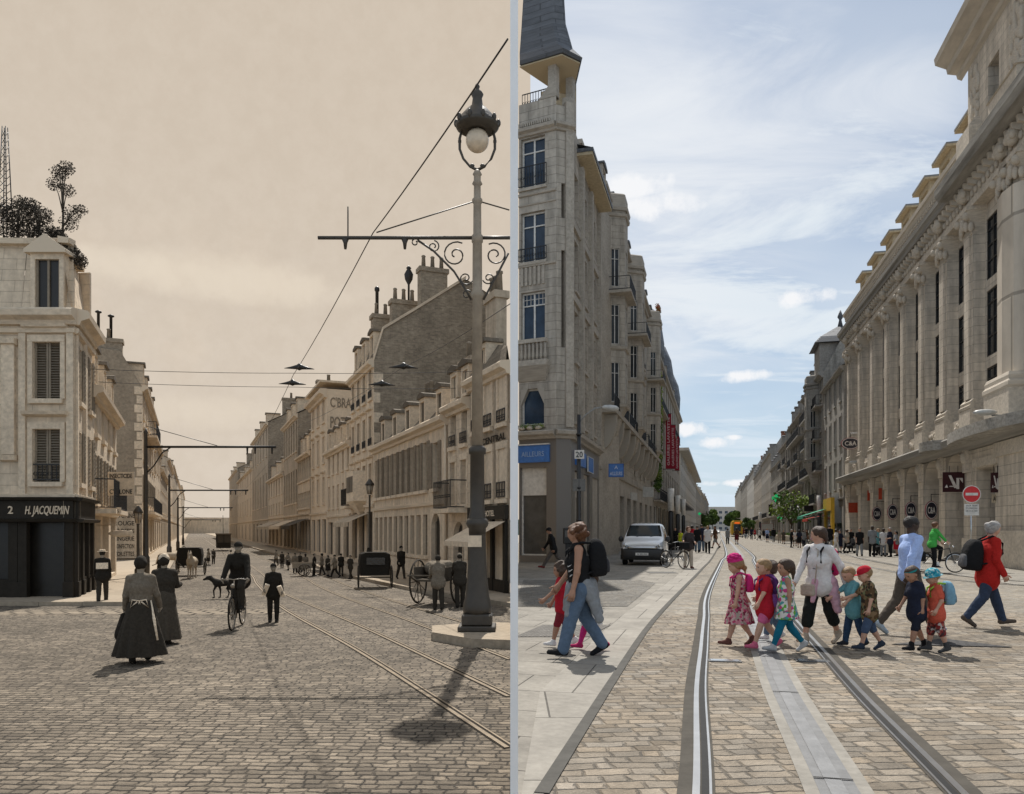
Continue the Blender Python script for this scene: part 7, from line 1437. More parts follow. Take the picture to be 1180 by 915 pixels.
flowerdress = spots('flowery pink cotton', [(.45, .06, .14), (.55, .38, .36), (.20, .03, .06), (.55, .2, .25), (.35, .3, .25)], 38); flowertop = spots('flowery white top', [(.62, .6, .56), (.12, .35, .05), (.5, .06, .2), (.62, .6, .56), (.08, .3, .3), (.2, .2, .2)], 26); camo = spots('brown printed tee', [(.10, .06, .03), (.20, .13, .07), (.04, .03, .02), (.15, .16, .08)], 30); plaid = spots('checked shorts', [(.22, .03, .03), (.5, .45, .42), (.08, .04, .04), (.35, .1, .08)], 34); hatprint = spots('turquoise printed hat', [(.05, .33, .40), (.35, .5, .5), (.02, .2, .28)], 45)
def facing(dx, dy): return math.atan2(dy, dx)
LEFT, RIGHT = PI, 0.0
def gpz(px, py, z=.006): return gp(px, py, z)
# the woman with the rucksack
r, J = person('woman in black vest and flared jeans with a grey top tied round her waist', gpz(668, 757), LEFT + R(4), 1.60, walk(.85, .2, 4, 'L', armL=(6, 8, 8), armR=(12, 8, 25), pitch=4), dict(skin='tan', hair=(auburn, 'curly'), top=(black, 0, 0), topname='vest', bottom=(denim, 'legs', 1.0), flare=.012, shoes=black, bust=1, fat=1.1, loose=1.1))
backpack('black rucksack on the back of the woman in the vest', r, J, 1.6, .32, .46, .22, black, c_('charcoal pocket', (.05, .05, .055)), black)
b = MB(); q = J['pel']; add_skin(b, [cap(q + Vector((.0, .0, .05)), q + Vector((0, 0, .09)), .135, .13, .03, [((0, 1, 0), 1.25)]), cap(q + Vector((-.08, .10, .02)), q + Vector((-.22, .14, -.36)), .08, .05, .05), cap(q + Vector((-.08, -.10, .02)), q + Vector((-.26, -.1, -.30)), .08, .05, .05), cap(q + Vector((.12, .08, .02)), q + Vector((.17, .12, -.3)), .05, .035, .03), cap(q + Vector((.13, .0, .05)), q + Vector((.17, -.06, -.25)), .045, .03, .03), cap(q + Vector((-.13, 0, .05)), q + Vector((-.2, 0, -.26)), .09, .07, .05)], .012, wob=.006, seed=4); b.build('tied_sweater', greyc, r)
b = MB(); cc = J['chest'] + J['fwd'] * .0; [b.tube([(J['chest'].x + .125 - .012 * k, .06 + .02 * k, J['chest'].z - .02 - .07 * k), (J['chest'].x + .135 - .012 * k, .11, J['chest'].z - .06 - .06 * k), (J['chest'].x + .09, .15, J['chest'].z - .03 - .06 * k)], .006, 4) for k in range(3)]; b.build('print', white, r)
person('small child with curly hair and red shirt walking beside the woman in black', gpz(648, 745), LEFT, 1.10, walk(.8, .6, 3, 'L', armL=(40, 10, 10)), dict(skin='tan', hair=(brown, 'curly'), top=(redc, .4, .02), bottom=(c_('dark red shorts', (.20, .02, .03)), 'legs', .5), shoes=white), child=True, h=.011)
person('child in white skirt and pink tights mostly hidden behind the woman in black', gpz(681, 749), LEFT, 1.05, walk(.9, .5, 3, 'R'), dict(skin='tan', hair=(brown, 'pony'), top=(white, .3, .02), bottom=(white, 'skirt', .16), hemr=.13, tights=pink, shoes=c_('pink shoes', (.45, .03, .12))), child=True, h=.011)
d = 31; person('man in dark jacket and cap hurrying past the shop window', (xp(638, d), d, .005), LEFT, 1.72, walk(1.5, .8, 14, 'L', pitch=14), dict(skin='tan', hair=(dark, 'short'), top=(black, 1.0, .05), topname='jacket', bottom=(c_('taupe trousers', (.10, .085, .075)), 'legs', 1.0), shoes=c_('dark red shoes', (.15, .02, .02)), loose=1.5, hat=(black, 'cap')), h=.018)
# the file of children
r, J = person('girl in flowery sundress with a big pink flower hat leading the children', gpz(851, 744), LEFT + R(-6), 1.17, walk(.85, .2, 1, 'L', armL=(8, 8, 4), armR=(-28, 8, 6), pitch=12), dict(skin='fair', hair=(blond, 'pony'), hat=(pink, 'flower'), top=(flowerdress, 0, .02), topname='bodice', bottom=(flowerdress, 'skirt', .215), hemr=.165, ripple=.08, shoes=c_('brown sandals', (.12, .05, .04))), child=True, h=.010)
backpack('small pink rucksack of the girl in the flower hat', r, J, 1.17, .20, .24, .10, pink, pink, pink)
r, J = person('girl in red tee shirt and pink shorts, second of the children', gpz(881, 748), LEFT + R(6), 1.16, walk(.95, .3, 2, 'L', armL=(22, 14, 10), armR=(-6, 8, 10)), dict(skin='fair', hair=(blond, 'short'), top=(redc, .42, .055), bottom=(c_('pink shorts', (.55, .12, .25)), 'legs', .34), shoes=c_('pink clogs', (.55, .12, .2)), loose=1.2), child=True, h=.010)
backpack('purple rucksack of the girl in the red tee shirt', r, J, 1.16, .18, .22, .09, c_('purple nylon', (.09, .03, .14)), c_('purple nylon', (.09, .03, .14)), c_('purple nylon', (.09, .03, .14)))
p = gp(890, 738); person('brown haired child almost hidden between two girls', (p.x, p.y, .005), LEFT, 1.10, walk(.7), dict(skin='fair', hair=(brown, 'bob'), top=(c_('violet tee', (.14, .05, .2)), .4, .02), bottom=(denim, 'legs', .9), shoes=white), child=True, h=.014)
person('dark haired girl in flowery white top and teal leggings', gpz(906, 751), LEFT + R(-4), 1.17, walk(1.05, .2, 1, 'L', armL=(-4, 7, 6), armR=(4, 7, 10), yaw=12), dict(skin='tan', hair=(brown, 'pony'), top=(flowertop, 0, .02), bottom=(flowertop, 'skirt', .10), hemr=.125, tights=teal, shoes=c_('grey trainers', (.38, .38, .38)), ripple=.05), child=True, h=.010)
# teacher
r, J = person('woman in white tee shirt and black cropped trousers leading the small boys', gpz(945, 742), LEFT + R(40), 1.58, walk(.9, .3, 5, 'R', armL=(-26, 22, 12), armR=(20, 10, 14), yaw=-75, pitch=-2), dict(skin='fair', hair=(brown, 'pony'), top=(white, .98, .03), topname='tee_shirt', bottom=(c_('black cropped trousers', (.015, .018, .016)), 'legs', .74), flare=.018, shoes=c_('beige shoes', (.42, .34, .26)), bust=1, loose=1.3))
backpack('bright pink rucksack of the woman in the white tee shirt', r, J, 1.58, .30, .40, .20, c_('raspberry nylon', (.42, .015, .09)), c_('raspberry nylon', (.42, .015, .09)), black, lowz=.08)
b = MB(); q = J['pel']; add_skin(b, [cap(q + Vector((0, 0, .06)), q + Vector((0, 0, .08)), .13, .125, .03, [((0, 1, 0), 1.25)]), cap(q + Vector((-.02, .14, .02)), q + Vector((-.06, .22, -.34)), .09, .05, .05), cap(q + Vector((-.1, .08, .02)), q + Vector((-.16, .14, -.42)), .08, .03, .05), cap(q + Vector((.12, .0, .02)), q + Vector((.16, -.02, -.22)), .05, .03, .03)], .012, wob=.005, seed=1); b.build('tied_sweater', pinkl, r)
g = held('shoulder_bag', 'small cream shoulder bag hanging in front of the woman in white', 'bag', r); b = MB(); q = J['pel'] + Vector((.17, -.08, -.08)); b.bbox(q.x - .035, q.y - .10, q.z - .08, q.x + .035, q.y + .10, q.z + .08, .02); b.build('bag', beige, g); b = MB(); b.tube([q + Vector((0, .1, .1)), J['shc'] + J['fwd'] * .12 + J['lat'] * .06, J['shR'] + Vector((0, 0, .06)) + J['lat'] * .05], .008, 5); b.build('strap', beige, g)
b = MB(); fx = J['chest'] + J['fwd'] * (.074 * 1.58 + .034)
for pts in (((-.05, .03), (-.02, .06), (0, .045), (.02, .06), (.05, .03), (.0, .04), (-.05, .03)), ((-.03, .0), (-.035, -.05)), ((.02, .0), (.03, -.05)), ((-.02, -.08), (.02, -.09))): b.tube([(fx.x - .02 - abs(y_) * .25, fx.y + y_, fx.z + z_ - .02) for y_, z_ in pts], .0045, 5)
b.build('print', black, r)
# boys
person('fair haired boy in turquoise tee shirt holding the teacher hand', gpz(984, 745), LEFT + R(10), 1.04, walk(.6, .2, 5, 'R', armL=(30, 12, 20), armR=(48, 8, 10), pitch=22), dict(skin='fair', hair=(blond, 'short'), top=(tealtop, .42, .055), bottom=(c_('blue jeans', (.03, .06, .11)), 'legs', 1.0), shoes=c_('dark trainers', (.03, .03, .035)), loose=1.2), child=True, h=.010)
person('boy in red cap and dark printed tee shirt', gpz(1002, 749), LEFT + R(-5), 1.06, walk(.8, .2, 3, 'L', armL=(2, 9, 12), armR=(40, 6, 30), pitch=18), dict(skin='fair', hair=(blond, 'short'), hat=(redc, 'cap'), top=(camo, .45, .06), bottom=(c_('denim shorts', (.06, .09, .15)), 'legs', .58), shoes=c_('dark sandals', (.03, .04, .06)), loose=1.5, flare=.012), child=True, h=.010)
r, J = person('tall man in pale blue shirt and grey brown trousers walking right', gpz(1047, 731), RIGHT + R(8), 1.76, walk(1.1, .35, 5, 'R', armL=(10, 6, 8), armR=(-30, 9, 14), yaw=-6), dict(skin='dark', top=(skyb, .95, 0), bottom=(khaki, 'legs', 1.0), shoes=c_('pale blue shoes', (.35, .42, .48)), loose=1.25, fat=.95, hair=(dark, 'short')))
person('boy in navy tee shirt with white printed stripe and hair band', gpz(1056, 750), LEFT + R(8), 1.07, walk(.75, .3, 2, 'L', armR=(16, 8, 16), pitch=22), dict(skin='tan', hair=(brown, 'short'), hat=(c_('teal band', (.02, .22, .22)), 'band'), top=(navyc, .45, .06), bottom=(c_('navy shorts', (.015, .018, .03)), 'legs', .52), shoes=black, loose=1.4, boot=.04), child=True, h=.010)
r, J = person('small boy in turquoise sun hat, coral tee shirt and checked shorts', gpz(1079, 751), LEFT + R(-8), 1.03, walk(.5, .3, 2, 'R', armL=(-10, 9, 40), pitch=14), dict(skin='fair', hair=(blond, 'short'), hat=(hatprint, 'sunhat'), top=(orange_r, .4, .055), bottom=(plaid, 'legs', .6), shoes=c_('grey boots', (.06, .06, .06)), loose=1.6, boot=.05, flare=.014), child=True, h=.010)
backpack('light blue rucksack of the boy in the sun hat', r, J, 1.03, .22, .30, .13, ltblue, c_('grey blue canvas', (.12, .2, .26)), c_('lime strap', (.25, .45, .05)))
r, J = person('grey haired man in red jacket and jeans striding to the right', gpz(1138, 722), RIGHT + R(-6), 1.68, walk(1.0, .3, 6, 'L', armL=(8, 8, 14), armR=(-4, 8, 30), pitch=8), dict(skin='fair', hair=(grey_h, 'grey'), top=(darkred, 1.0, .08), topname='jacket', bottom=(c_('dark jeans', (.035, .05, .085)), 'legs', 1.0), shoes=c_('brown walking shoes', (.09, .07, .055)), loose=1.7, fat=1.05))
backpack('large black rucksack slung behind the man in the red jacket', r, J, 1.68, .34, .50, .26, black, c_('grey reflective panel', (.10, .10, .105)), black, lowz=.12)
# ------------------------------------------------------------------ bicycles
def wheel(parent, c, r, mats, spokes=20, name='wheel', width=.018):
    b = MB(); b.lathe([(r, -width), (r + width, 0), (r, width), (r - width, 0), (r, -width)], c, 32, 0, True, 'y', False); o = b.build(name, mats[0], parent)
    b = MB(); b.lathe([(r - .03, -.012), (r - .012, -.012), (r - .012, .012), (r - .03, .012), (r - .03, -.012)], c, 32, 0, True, 'y', False); b.lathe([(.02, -.04), (.03, -.03), (.03, .03), (.02, .04)], c, 8, 0, True, 'y')
    for k in range(spokes): a = 2 * PI * k / spokes; b.tube([(c[0], c[1] + (.03 if k % 2 else -.03), c[2]), (c[0] + (r - .03) * math.cos(a), c[1], c[2] + (r - .03) * math.sin(a))], .0028 if spokes > 14 else .014, 4, 0, True, False)
    b.build('rim', mats[1], o); return o
def bicycle(label, pos, heading, frame, tyre, metal, saddle_m, basket=None, pannier=None, sc_=1.0):
    g = empty('bicycle', pos, heading, label, 'bicycle'); r = .33
    wheel(g, (-.52, 0, r + .015), r, [tyre, metal]); wheel(g, (.55, 0, r + .015), r, [tyre, metal])
    b = MB(); bb, st, hd0, hd1 = (-.08, 0, .30), (-.22, 0, .78), (.36, 0, .86), (.40, 0, .68)
    for p, q in ((bb, st), (bb, hd1), (st, hd0), (hd0, hd1)): b.tube([p, q], .016, 7)
    for y in (-.05, .05): b.tube([(-.52, y, r + .01), bb], .011, 6); b.tube([(-.52, y, r + .01), (-.2, y * .3, .74)], .010, 6); b.tube([(.55, y, r + .01), (.47, y, .45), (.41, y * .4, .68)], .012, 6)
    for cx in (-.52, .55): b.tube([(cx + (r + .04) * math.cos(a), 0, r + .015 + (r + .04) * math.sin(a)) for a in [R(20 + 150 * k / 10) for k in range(11)]], .014, 5)
    b.build('frame', frame, g)
    b = MB(); b.tube([(-.22, 0, .78), (-.24, 0, .93)], .013, 6); b.loft([[(-.24 + x, .5 * w_ * math.cos(a), .95 + zz_ + .025 * math.sin(a)) for a in [2 * PI * j / 10 for j in range(10)]] for x, w_, zz_ in ((-.14, .1, .01), (-.12, .2, .02), (-.02, .16, .0), (.06, .07, .0), (.14, .03, .005))], 0); b.build('saddle', saddle_m, g)
    b = MB(); b.tube([(.36, 0, .86), (.34, 0, 1.02)], .013, 6); b.tube([(.18, .27, 1.02), (.26, .25, 1.03), (.36, .12, 1.06), (.38, 0, 1.04), (.36, -.12, 1.06), (.26, -.25, 1.03), (.18, -.27, 1.02)], .012, 6); b.sphere((.48, 0, .92), .045, 8, 0, 6); b.build('handlebar', metal, g)
    b = MB(); b.lathe([(.09, -.006), (.09, .006)], (-.08, -.05, .30), 18, 0, True, 'y'); [b.tube([(-.08, y, .30), (-.08 + sg * .12, y, .30 - sg * .12)], .01, 5) or b.box(-.08 + sg * .12 - .05, y - .05 if y < 0 else y, .285 - sg * .12, -.08 + sg * .12 + .05, y if y < 0 else y + .05, .31 - sg * .12) for y, sg in ((-.07, 1), (.07, -1))]; b.build('crank', metal, g)
    if basket: b = MB(); b.bbox(.46, -.17, .78, .74, .17, 1.04, .02); b.build('basket', basket, g)
    if pannier: b = MB(); b.box(-.86, -.08, .70, -.3, .08, .72); b.bbox(-.86, -.19, .40, -.5, .19, .76, .04); b.build('pannier', pannier, g)
    return g
tyre, chrome = M['rubber'], M['chrome']
d = 27.9; x = xp(1082, d); bicycle('black bicycle with rear bag ridden across the street', (x, d, .006), RIGHT + R(-6), M['frame_dark'], tyre, chrome, black, pannier=black)
SEAT = dict(seated=1, lean=14, footL=(.10, .10, .50 - .0), footR=(-.02, -.10, .26), handL=(.42, .22, 1.06), handR=(.42, -.22, 1.06), kneehint=(1, 0, .5), toeR=10)
def rider(label, pos, heading, S, of, lean=12, foot=((.06, .10, .47), (-.18, -.10, .24)), hands=((.20, .25, 1.06), (.20, -.25, 1.06)), saddle=.97, **k):
    P_ = dict(ADULT); hipz = P_['hip'] * S; dz = saddle + .05 - hipz; c = Vector((-.24, 0, dz)); ps = dict(seated=1, lean=lean, kneehint=(1, 0, .4), **k)
    for kk, sd in (('L', 0), ('R', 1)): ps['foot' + kk] = Vector(foot[sd]) - c; ps['hand' + kk] = Vector(hands[sd]) - c
    w_ = Matrix.Rotation(heading, 3, 'Z') @ c; return person(label, Vector(pos) + w_, heading, S, ps, of, h=.014)
rider('woman in green cardigan and sunglasses riding the black bicycle', (x, d, .006), RIGHT + R(-6), 1.64, dict(skin='fair', hair=(auburn, 'bob'), top=(green, .85, .02), topname='cardigan', bottom=(black, 'legs', .95), shoes=c_('dark shoes', (.03, .02, .02)), bust=1, loose=1.3))
b_ = gp(777, 655); bicycle('dark city bicycle with front basket pushed beside the van', (b_.x, b_.y, .006), R(-62), M['frame_dark'], tyre, chrome, black, basket=black)
p = gp(794, 655); person('red haired woman in dark top and beige trousers pushing the bicycle', (p.x, p.y + .1, .006), R(-80), 1.66, dict(legL=(8, 4), legR=(-6, 10), armR=(38, 30, 30), armL=(30, -5, 40), lean=2), dict(skin='fair', hair=(auburn, 'bob'), top=(c_('charcoal top', (.045, .035, .035)), .8, .03), bottom=(beige, 'legs', .96), shoes=c_('brown sandals', (.12, .05, .04)), bust=1), h=.016)
# ------------------------------------------------------------------ the van
vp = gp(740, 652); g = empty('delivery_van', (vp.x, vp.y + .0, .006), R(-14), 'white small delivery van with black bumper parked facing the camera', 'van')
paint = mat('white van paint', (.86, .86, .86), .25, noise=(2, .03), bump=None, coat=.6); plast = flat('black bumper plastic', (.02, .02, .021), .55); vglass = glass('van glass', (.025, .032, .035), .03)
# local: -y is the front of the van, stations run back
st = [(0.06, .70, .40, .80, .60, .70), (0.0, .80, .32, .92, .66, .74), (.06, .86, .28, 1.00, .72, .78), (.5, .90, .26, 1.10, .84, .85), (.92, .905, .26, 1.18, .86, .86), (1.25, .905, .26, 1.48, .80, .88), (1.65, .905, .26, 1.74, .70, .89), (2.0, .905, .26, 1.815, .69, .89), (3.0, .905, .26, 1.83, .69, .89), (4.05, .90, .26, 1.80, .69, .88), (4.36, .88, .34, 1.70, .66, .84), (4.38, .82, .45, 1.6, .62, .8)]
def vring(y, wd, zb, zt, wt, ws): 
    zs = .98 if zt > 1.1 else zt - .12
    hp = [(wd - .10, zb), (wd, zb + .12), (wd + .0, .62), (ws + .02, zs), ((ws + wt) / 2 + .01, zs + (zt - zs) * .6), (wt, zt - .05), (wt - .12, zt - .005), (wt * .5, zt + .015)]
    return [(x_, y, z_) for x_, z_ in hp] + [(-x_, y, z_) for x_, z_ in reversed(hp)]
b = MB(); b.loft([vring(*q) for q in st], 0, True, True); body = b.build('body', paint, g)
sm = body.modifiers.new('soften', 'SUBSURF'); sm.levels = 1; sm.render_levels = 2
b = MB(); n = 12
def bow_y(x_): return -.05 + .16 * abs(x_ / .9) ** 3
b.loft([[(x_, bow_y(x_) + dy, z_) for x_ in [-.9 + 1.8 * j / n for j in range(n + 1)]] for dy, z_ in ((.06, .24), (-.03, .28), (-.07, .42), (-.07, .60), (-.03, .72), (.10, .73))], 0, True, False); b.box(-.93, .1, .26, -.80, 1.0, .45); b.box(.80, .1, .26, .93, 1.0, .45); b.build('bumper', plast, g)
b = MB(); b.loft([[(x_, bow_y(x_) - .055 + dy, z_) for x_ in [-.62 + 1.24 * j / n for j in range(n + 1)]] for dy, z_ in ((0, .73), (-.012, .75), (-.012, .80), (.03, .82))], 0, True, False); b.build('grille_bar', M['chrome'], g)
b = MB(); b.box(-.27, -.135, .44, .27, -.125, .55); pl = b.build('number_plate', M['frame_white'], g); b = MB(); text_into(b, 'AL 591 PW', .09, 0, .001, Matrix.Translation((0, -.138, .462)), .42); b.build('lettering', M['frame_dark'], pl)
for s_ in (-1, 1):
    b = MB(); b.loft([[(s_ * (.60 + .28 * t), bow_y(.60 + .28 * t) - .03 + .05 * t + dy, .75 + .02 * t + zz_ * (.6 + .5 * t)) for t in [j / 6 for j in range(7)]] for dy, zz_ in ((-.0, 0), (-.025, .05), (.0, .15), (.09, .24))], 0, True, False); hl = b.build('headlight', flat('headlight lens', (.35, .37, .4), .08, bump=None), g)
    b = MB(); b.sphere((s_ * .72, -.02, .86), (.07, .04, .06), 8, 0, 6); b.build('reflector', M['chrome'], hl)
    b = MB(); b.sphere((s_ * 1.02, 1.12, 1.12), (.11, .07, .13), 10, 0, 8); b.tube([(s_ * .9, 1.15, 1.05), (s_ * 1.0, 1.12, 1.08)], .03, 6); b.build('mirror', plast, g)
    b = MB(); b.face([(s_ * .915, 1.35, 1.04), (s_ * .915, 2.15, 1.04), (s_ * .825, 2.15, 1.58), (s_ * .825, 1.72, 1.58)]); b.build('side_window', vglass, g)
    for y_ in (.78, 3.55):
        b = MB(); b.lathe([(.20, -.10), (.30, -.10), (.32, -.07), (.32, .07), (.30, .10), (.20, .10)], (s_ * .80, y_, .32), 22, 0, True, 'x'); wh = b.build('wheel', tyre, g); b = MB(); b.lathe([(.02, .105 * s_), (.2, .11 * s_), (.21, .09 * s_)], (s_ * .80, y_, .32), 16, 0, True, 'x'); b.build('hub_cap', flat('wheel cover', (.3, .3, .31), .4, metal=.6), wh)
b = MB(); pts = [(.80, .93, 1.135), (.66, 1.60, 1.70)]
m_ = 8; b.loft([[(-wd + 2 * wd * j / m_, y_ + .05 * abs(-1 + 2 * j / m_) ** 2 - .05, z_ + .045) for j in range(m_ + 1)] for wd, y_, z_ in ((.77, .96, 1.19), (.75, 1.10, 1.33), (.70, 1.30, 1.52), (.655, 1.50, 1.68))], 0, True, False); b.build('windscreen', vglass, g)
for x0 in (-.35, .25): b = MB(); b.tube([(x0, .88, 1.21), (x0 + .38, 1.0, 1.32)], .012, 5); b.build('wiper', plast, g)
# ------------------------------------------------------------------ tram far down the street
d = 164; p = gp(849.5, 618.6); g = empty('tram', (p.x, p.y, .006), R(-15), 'yellow tram coming up the street far away', 'tram'); b = MB()
yt = flat('tram yellow', (.62, .36, .03), .35); b.loft([[(x_ * k, y_, z_) for x_, z_ in ((-1.2, .35), (-1.25, .6), (-1.2, 1.5), (-1.05, 3.1), (-.8, 3.4), (.8, 3.4), (1.05, 3.1), (1.2, 1.5), (1.25, .6), (1.2, .35))] for k, y_ in ((.72, 0), (.92, .3), (1, .9), (1, 24))], 0, False); b.build('body', yt, g)
b = MB(); b.box(-.72, -.06, 1.15, .72, .02, 2.6); b.build('windscreen', vglass, g); b = MB(); b.box(-.5, -.07, 2.75, .5, .02, 3.0); b.build('destination_display', mat('display glow', (.3, .05, .01), emis=((1, .15, .02), .8)), g); b = MB(); b.box(-.85, -.1, .3, .85, .02, .8); b.build('bumper', plast, g)
for k in range(9): pass
# parked cars on the rise
for i, (px, py, c) in enumerate(((826.5, 609, (.5, .5, .5)), (820, 610.5, (.6, .6, .6)), (823, 611.5, (.12, .12, .13)), (818, 612.5, (.45, .45, .46)))):
    d = 230 - 20 * i; g = empty('distant_car', (xp(px, d), d, .0), R(-15), ['silver', 'white', 'dark', 'pale grey'][i] + ' car parked far up the left side of the modern street', 'car', 'distant parked cars'); b = MB(); b.loft([[(x_ * k, y_, z_) for x_, z_ in ((-.85, .3), (-.88, .8), (-.6, zt), (.6, zt), (.88, .8), (.85, .3))] for k, y_, zt in ((.9, 0, .8), (1, .2, .9), (1, 1.1, 1.0), (.98, 1.7, 1.45), (.98, 3.2, 1.45), (1, 4.1, .95))], 0, False); b.build('body', flat('car paint %d' % i, c, .3), g)
# ------------------------------------------------------------------ the modern crowd: a few built figures, copied with their own clothes
protos = []
MT = dict(skin=SK['fair'])
for i, (ps, of) in enumerate(((walk(.8, .5), dict(bottom=(black, 'legs', 1.0))), (walk(.6, .4, 2, 'R'), dict(bottom=(black, 'legs', 1.0), hair=(dark, 'bob'))), (dict(legL=(3, 4), legR=(-3, 6), armL=(10, 8, 70), armR=(4, 6, 20)), dict(bottom=(black, 'legs', 1.0))), (walk(.9, .6, 5), dict(bottom=(black, 'legs', .5))), (dict(legL=(4, 3), legR=(-5, 8), armL=(20, 14, 50), armR=(0, 9, 14)), dict(bottom=(black, 'skirt', .24), hair=(dark, 'long'), hemr=.12)), (walk(1.0, .8, 4, 'R'), dict(bottom=(black, 'legs', 1.0), fat=1.15)))):
    o = dict(top=(white, .45 if i != 5 else 1.0, .04), shoes=black, hair=(dark, 'short'), loose=1.3); o.update(of)
    r, J = person('x', (0, -50, 0), 0, 1.0, ps, o, h=.017, far=True); r.location = (0, 0, 0); protos.append(r)
cols = dict(black=black, white=white, grey=greyc, navy=navyc, red=redc, pink=pinkl, beige=beige, blue=skyb, denim=denim, khaki=khaki, green=c_('olive cloth', (.06, .07, .03)), dark_red=c_('wine cloth', (.12, .015, .02)), yellow=c_('hi-vis yellow', (.5, .55, .03)), brown=c_('brown cloth', (.09, .05, .03)), teal=tealtop)
used = set()
def crowd(label, pr_, px, foot_y, top_y, head, top, bot, hair=dark, skin='fair', z0=0.0, grp='people in the modern street', d=None, H=None):
    if d is None: d = (ZC - z0) * F / (foot_y - HY)
    H = H or (foot_y - top_y) / F * d; H = min(1.9, max(1.0 if z0 > -.1 else .9, H)); src = protos[pr_]
    first = pr_ not in used
    r = src if first else copy_tree(src); used.add(pr_)
    r.location = (xp(px, d), d, z0 + .004); r.rotation_euler = (0, 0, R(head)); r.scale = (H, H, H)
    tag(r, label, 'person', grp)
    for c in r.children:
        k = c.name.split('.')[0]; m_ = {'body': SK[skin], 'hair': hair, 'shirt': cols.get(top, top) if isinstance(top, str) else top, 'trousers': cols.get(bot) if isinstance(bot, str) else bot, 'shorts': cols.get(bot) if isinstance(bot, str) else bot, 'skirt': cols.get(bot) if isinstance(bot, str) else bot}.get(k)
        if m_ is not None: c.material_slots[0].link = 'OBJECT'; c.material_slots[0].material = m_
    return r
AWAY, TOW, LFT, RGT = 75, -105, 180, 0
crowd('man in black jacket walking away just right of the woman with the bicycle', 0, 803.5, 637, 606, AWAY, 'black', 'denim'); crowd('man in dark blue top walking away up the left pavement', 5, 808.5, 636, 603, AWAY, 'navy', 'denim'); crowd('man in white shirt and black trousers walking away', 0, 815.5, 638, 606, AWAY, 'white', 'black', hair=blond); crowd('person in dark vest and shorts striding left near the track', 3, 824.5, 632.5, 606, LFT, 'brown', 'grey', skin='tan'); crowd('person in red seen beyond the bicycle woman', 1, 797.5, 634, 606, AWAY, 'red', 'black'); crowd('person in yellow vest behind the white van', 2, 784, 634, 611, TOW, 'yellow', 'black'); crowd('dark dressed passer-by at the wall behind the van', 2, 778, 634, 608, TOW, 'black', 'black')
crowd('woman in grey top walking between the rails', 1, 838.5, 627.5, 609, AWAY, 'grey', 'black'); crowd('woman in brown dress in front of the tram', 4, 849, 627.5, 608, AWAY, 'brown', 'dark_red')
crowd('person in black with backpack walking towards the camera, left of the standing group', 0, 990.5, 641.5, 608.5, TOW, 'black', 'grey'); crowd('dark skinned man in grey tee shirt beside the arcade', 2, 1005, 641.5, 606, TOW, 'grey', 'black', skin='dark'); crowd('fair haired woman in teal between two men by the arcade', 1, 1012, 640, 609.5, TOW, 'teal', 'black', hair=blond); crowd('dark skinned man in white tee shirt by the arcade', 2, 1018, 641.5, 609, TOW, 'white', 'grey', skin='dark'); crowd('man in dark tee shirt and pale cap by the arcade', 2, 1026, 642, 608, LFT, 'navy', 'black', hair=grey_h); crowd('woman in grey top at the edge of the arcade group', 4, 1033, 641, 612, LFT, 'grey', 'red'); crowd('auburn haired person behind the arcade group', 1, 1031, 637, 606.5, TOW, 'brown', 'black', hair=auburn)
crowd('man in black tee shirt and grey trousers near the shop corner', 0, 956, 636, 605, AWAY, 'black', 'grey'); crowd('woman in white walking right past the man in black', 1, 963.5, 637, 610, RGT, 'white', 'white'); crowd('woman in navy dress beside the woman in white', 4, 967.5, 637, 611, TOW, 'navy', 'navy'); crowd('woman in pale top pushing a stroller', 1, 976, 637, 610.5, RGT, 'beige', 'black', hair=brown); crowd('dark haired person behind the stroller', 2, 980.5, 635, 609.5, TOW, 'black', 'black'); crowd('person with a red bag strap near the shop corner', 0, 952, 633, 611, AWAY, 'red', 'beige')
xs_ = [(860, 621, 607), (866, 622, 608), (870, 621, 609), (875, 623, 608.5), (884, 625, 609), (891.5, 625, 608), (898, 626, 611), (857, 620, 608), (912, 631, 610), (916, 630, 611), (921, 631.5, 610.5), (926, 630, 611), (930, 630, 610), (936, 631, 611), (888, 623, 610), (880, 622, 610), (903, 627, 611), (862, 618, 608.5), (868, 618, 609), (873, 618.5, 609.5), (941, 632, 610), (946, 633, 611)]
tp = ['black', 'navy', 'red', 'white', 'blue', 'black', 'beige', 'dark_red', 'black', 'white', 'navy', 'grey', 'brown', 'pink', 'green', 'black', 'khaki', 'teal', 'denim', 'grey', 'black', 'white']; bt = ['denim', 'black', 'khaki', 'black', 'navy', 'grey', 'beige']
wh_ = ['at the tram stop edge', 'beyond the far planter', 'on the far right pavement', 'before the pale stall banner', 'beside the stall banner', 'left of the planters', 'just behind the far planter', 'next to the tram front', 'under the young tree', 'under the young tree, arm bent', 'right of the young tree', 'at the dark lamp mast', 'under the dark projecting sign', 'near the green awning', 'behind the stall banner', 'farther left of the stall banner', 'between planters and tree', 'far behind the tram front', 'far up the right pavement', 'in the farthest crowd by the pale house', 'before the red awning', 'beneath the green awning']
for i, ((px, fy, ty), t_, w__) in enumerate(zip(xs_, tp, wh_)): crowd('passer-by in %s top %s' % (t_.replace('_', ' '), w__), i % 6, px, fy, ty, [AWAY, TOW, LFT, RGT, TOW][i % 5], t_, bt[i % 7], hair=[dark, brown, blond, auburn, grey_h][(i * 3) % 5], skin=['fair', 'tan', 'fair', 'dark'][i % 4])
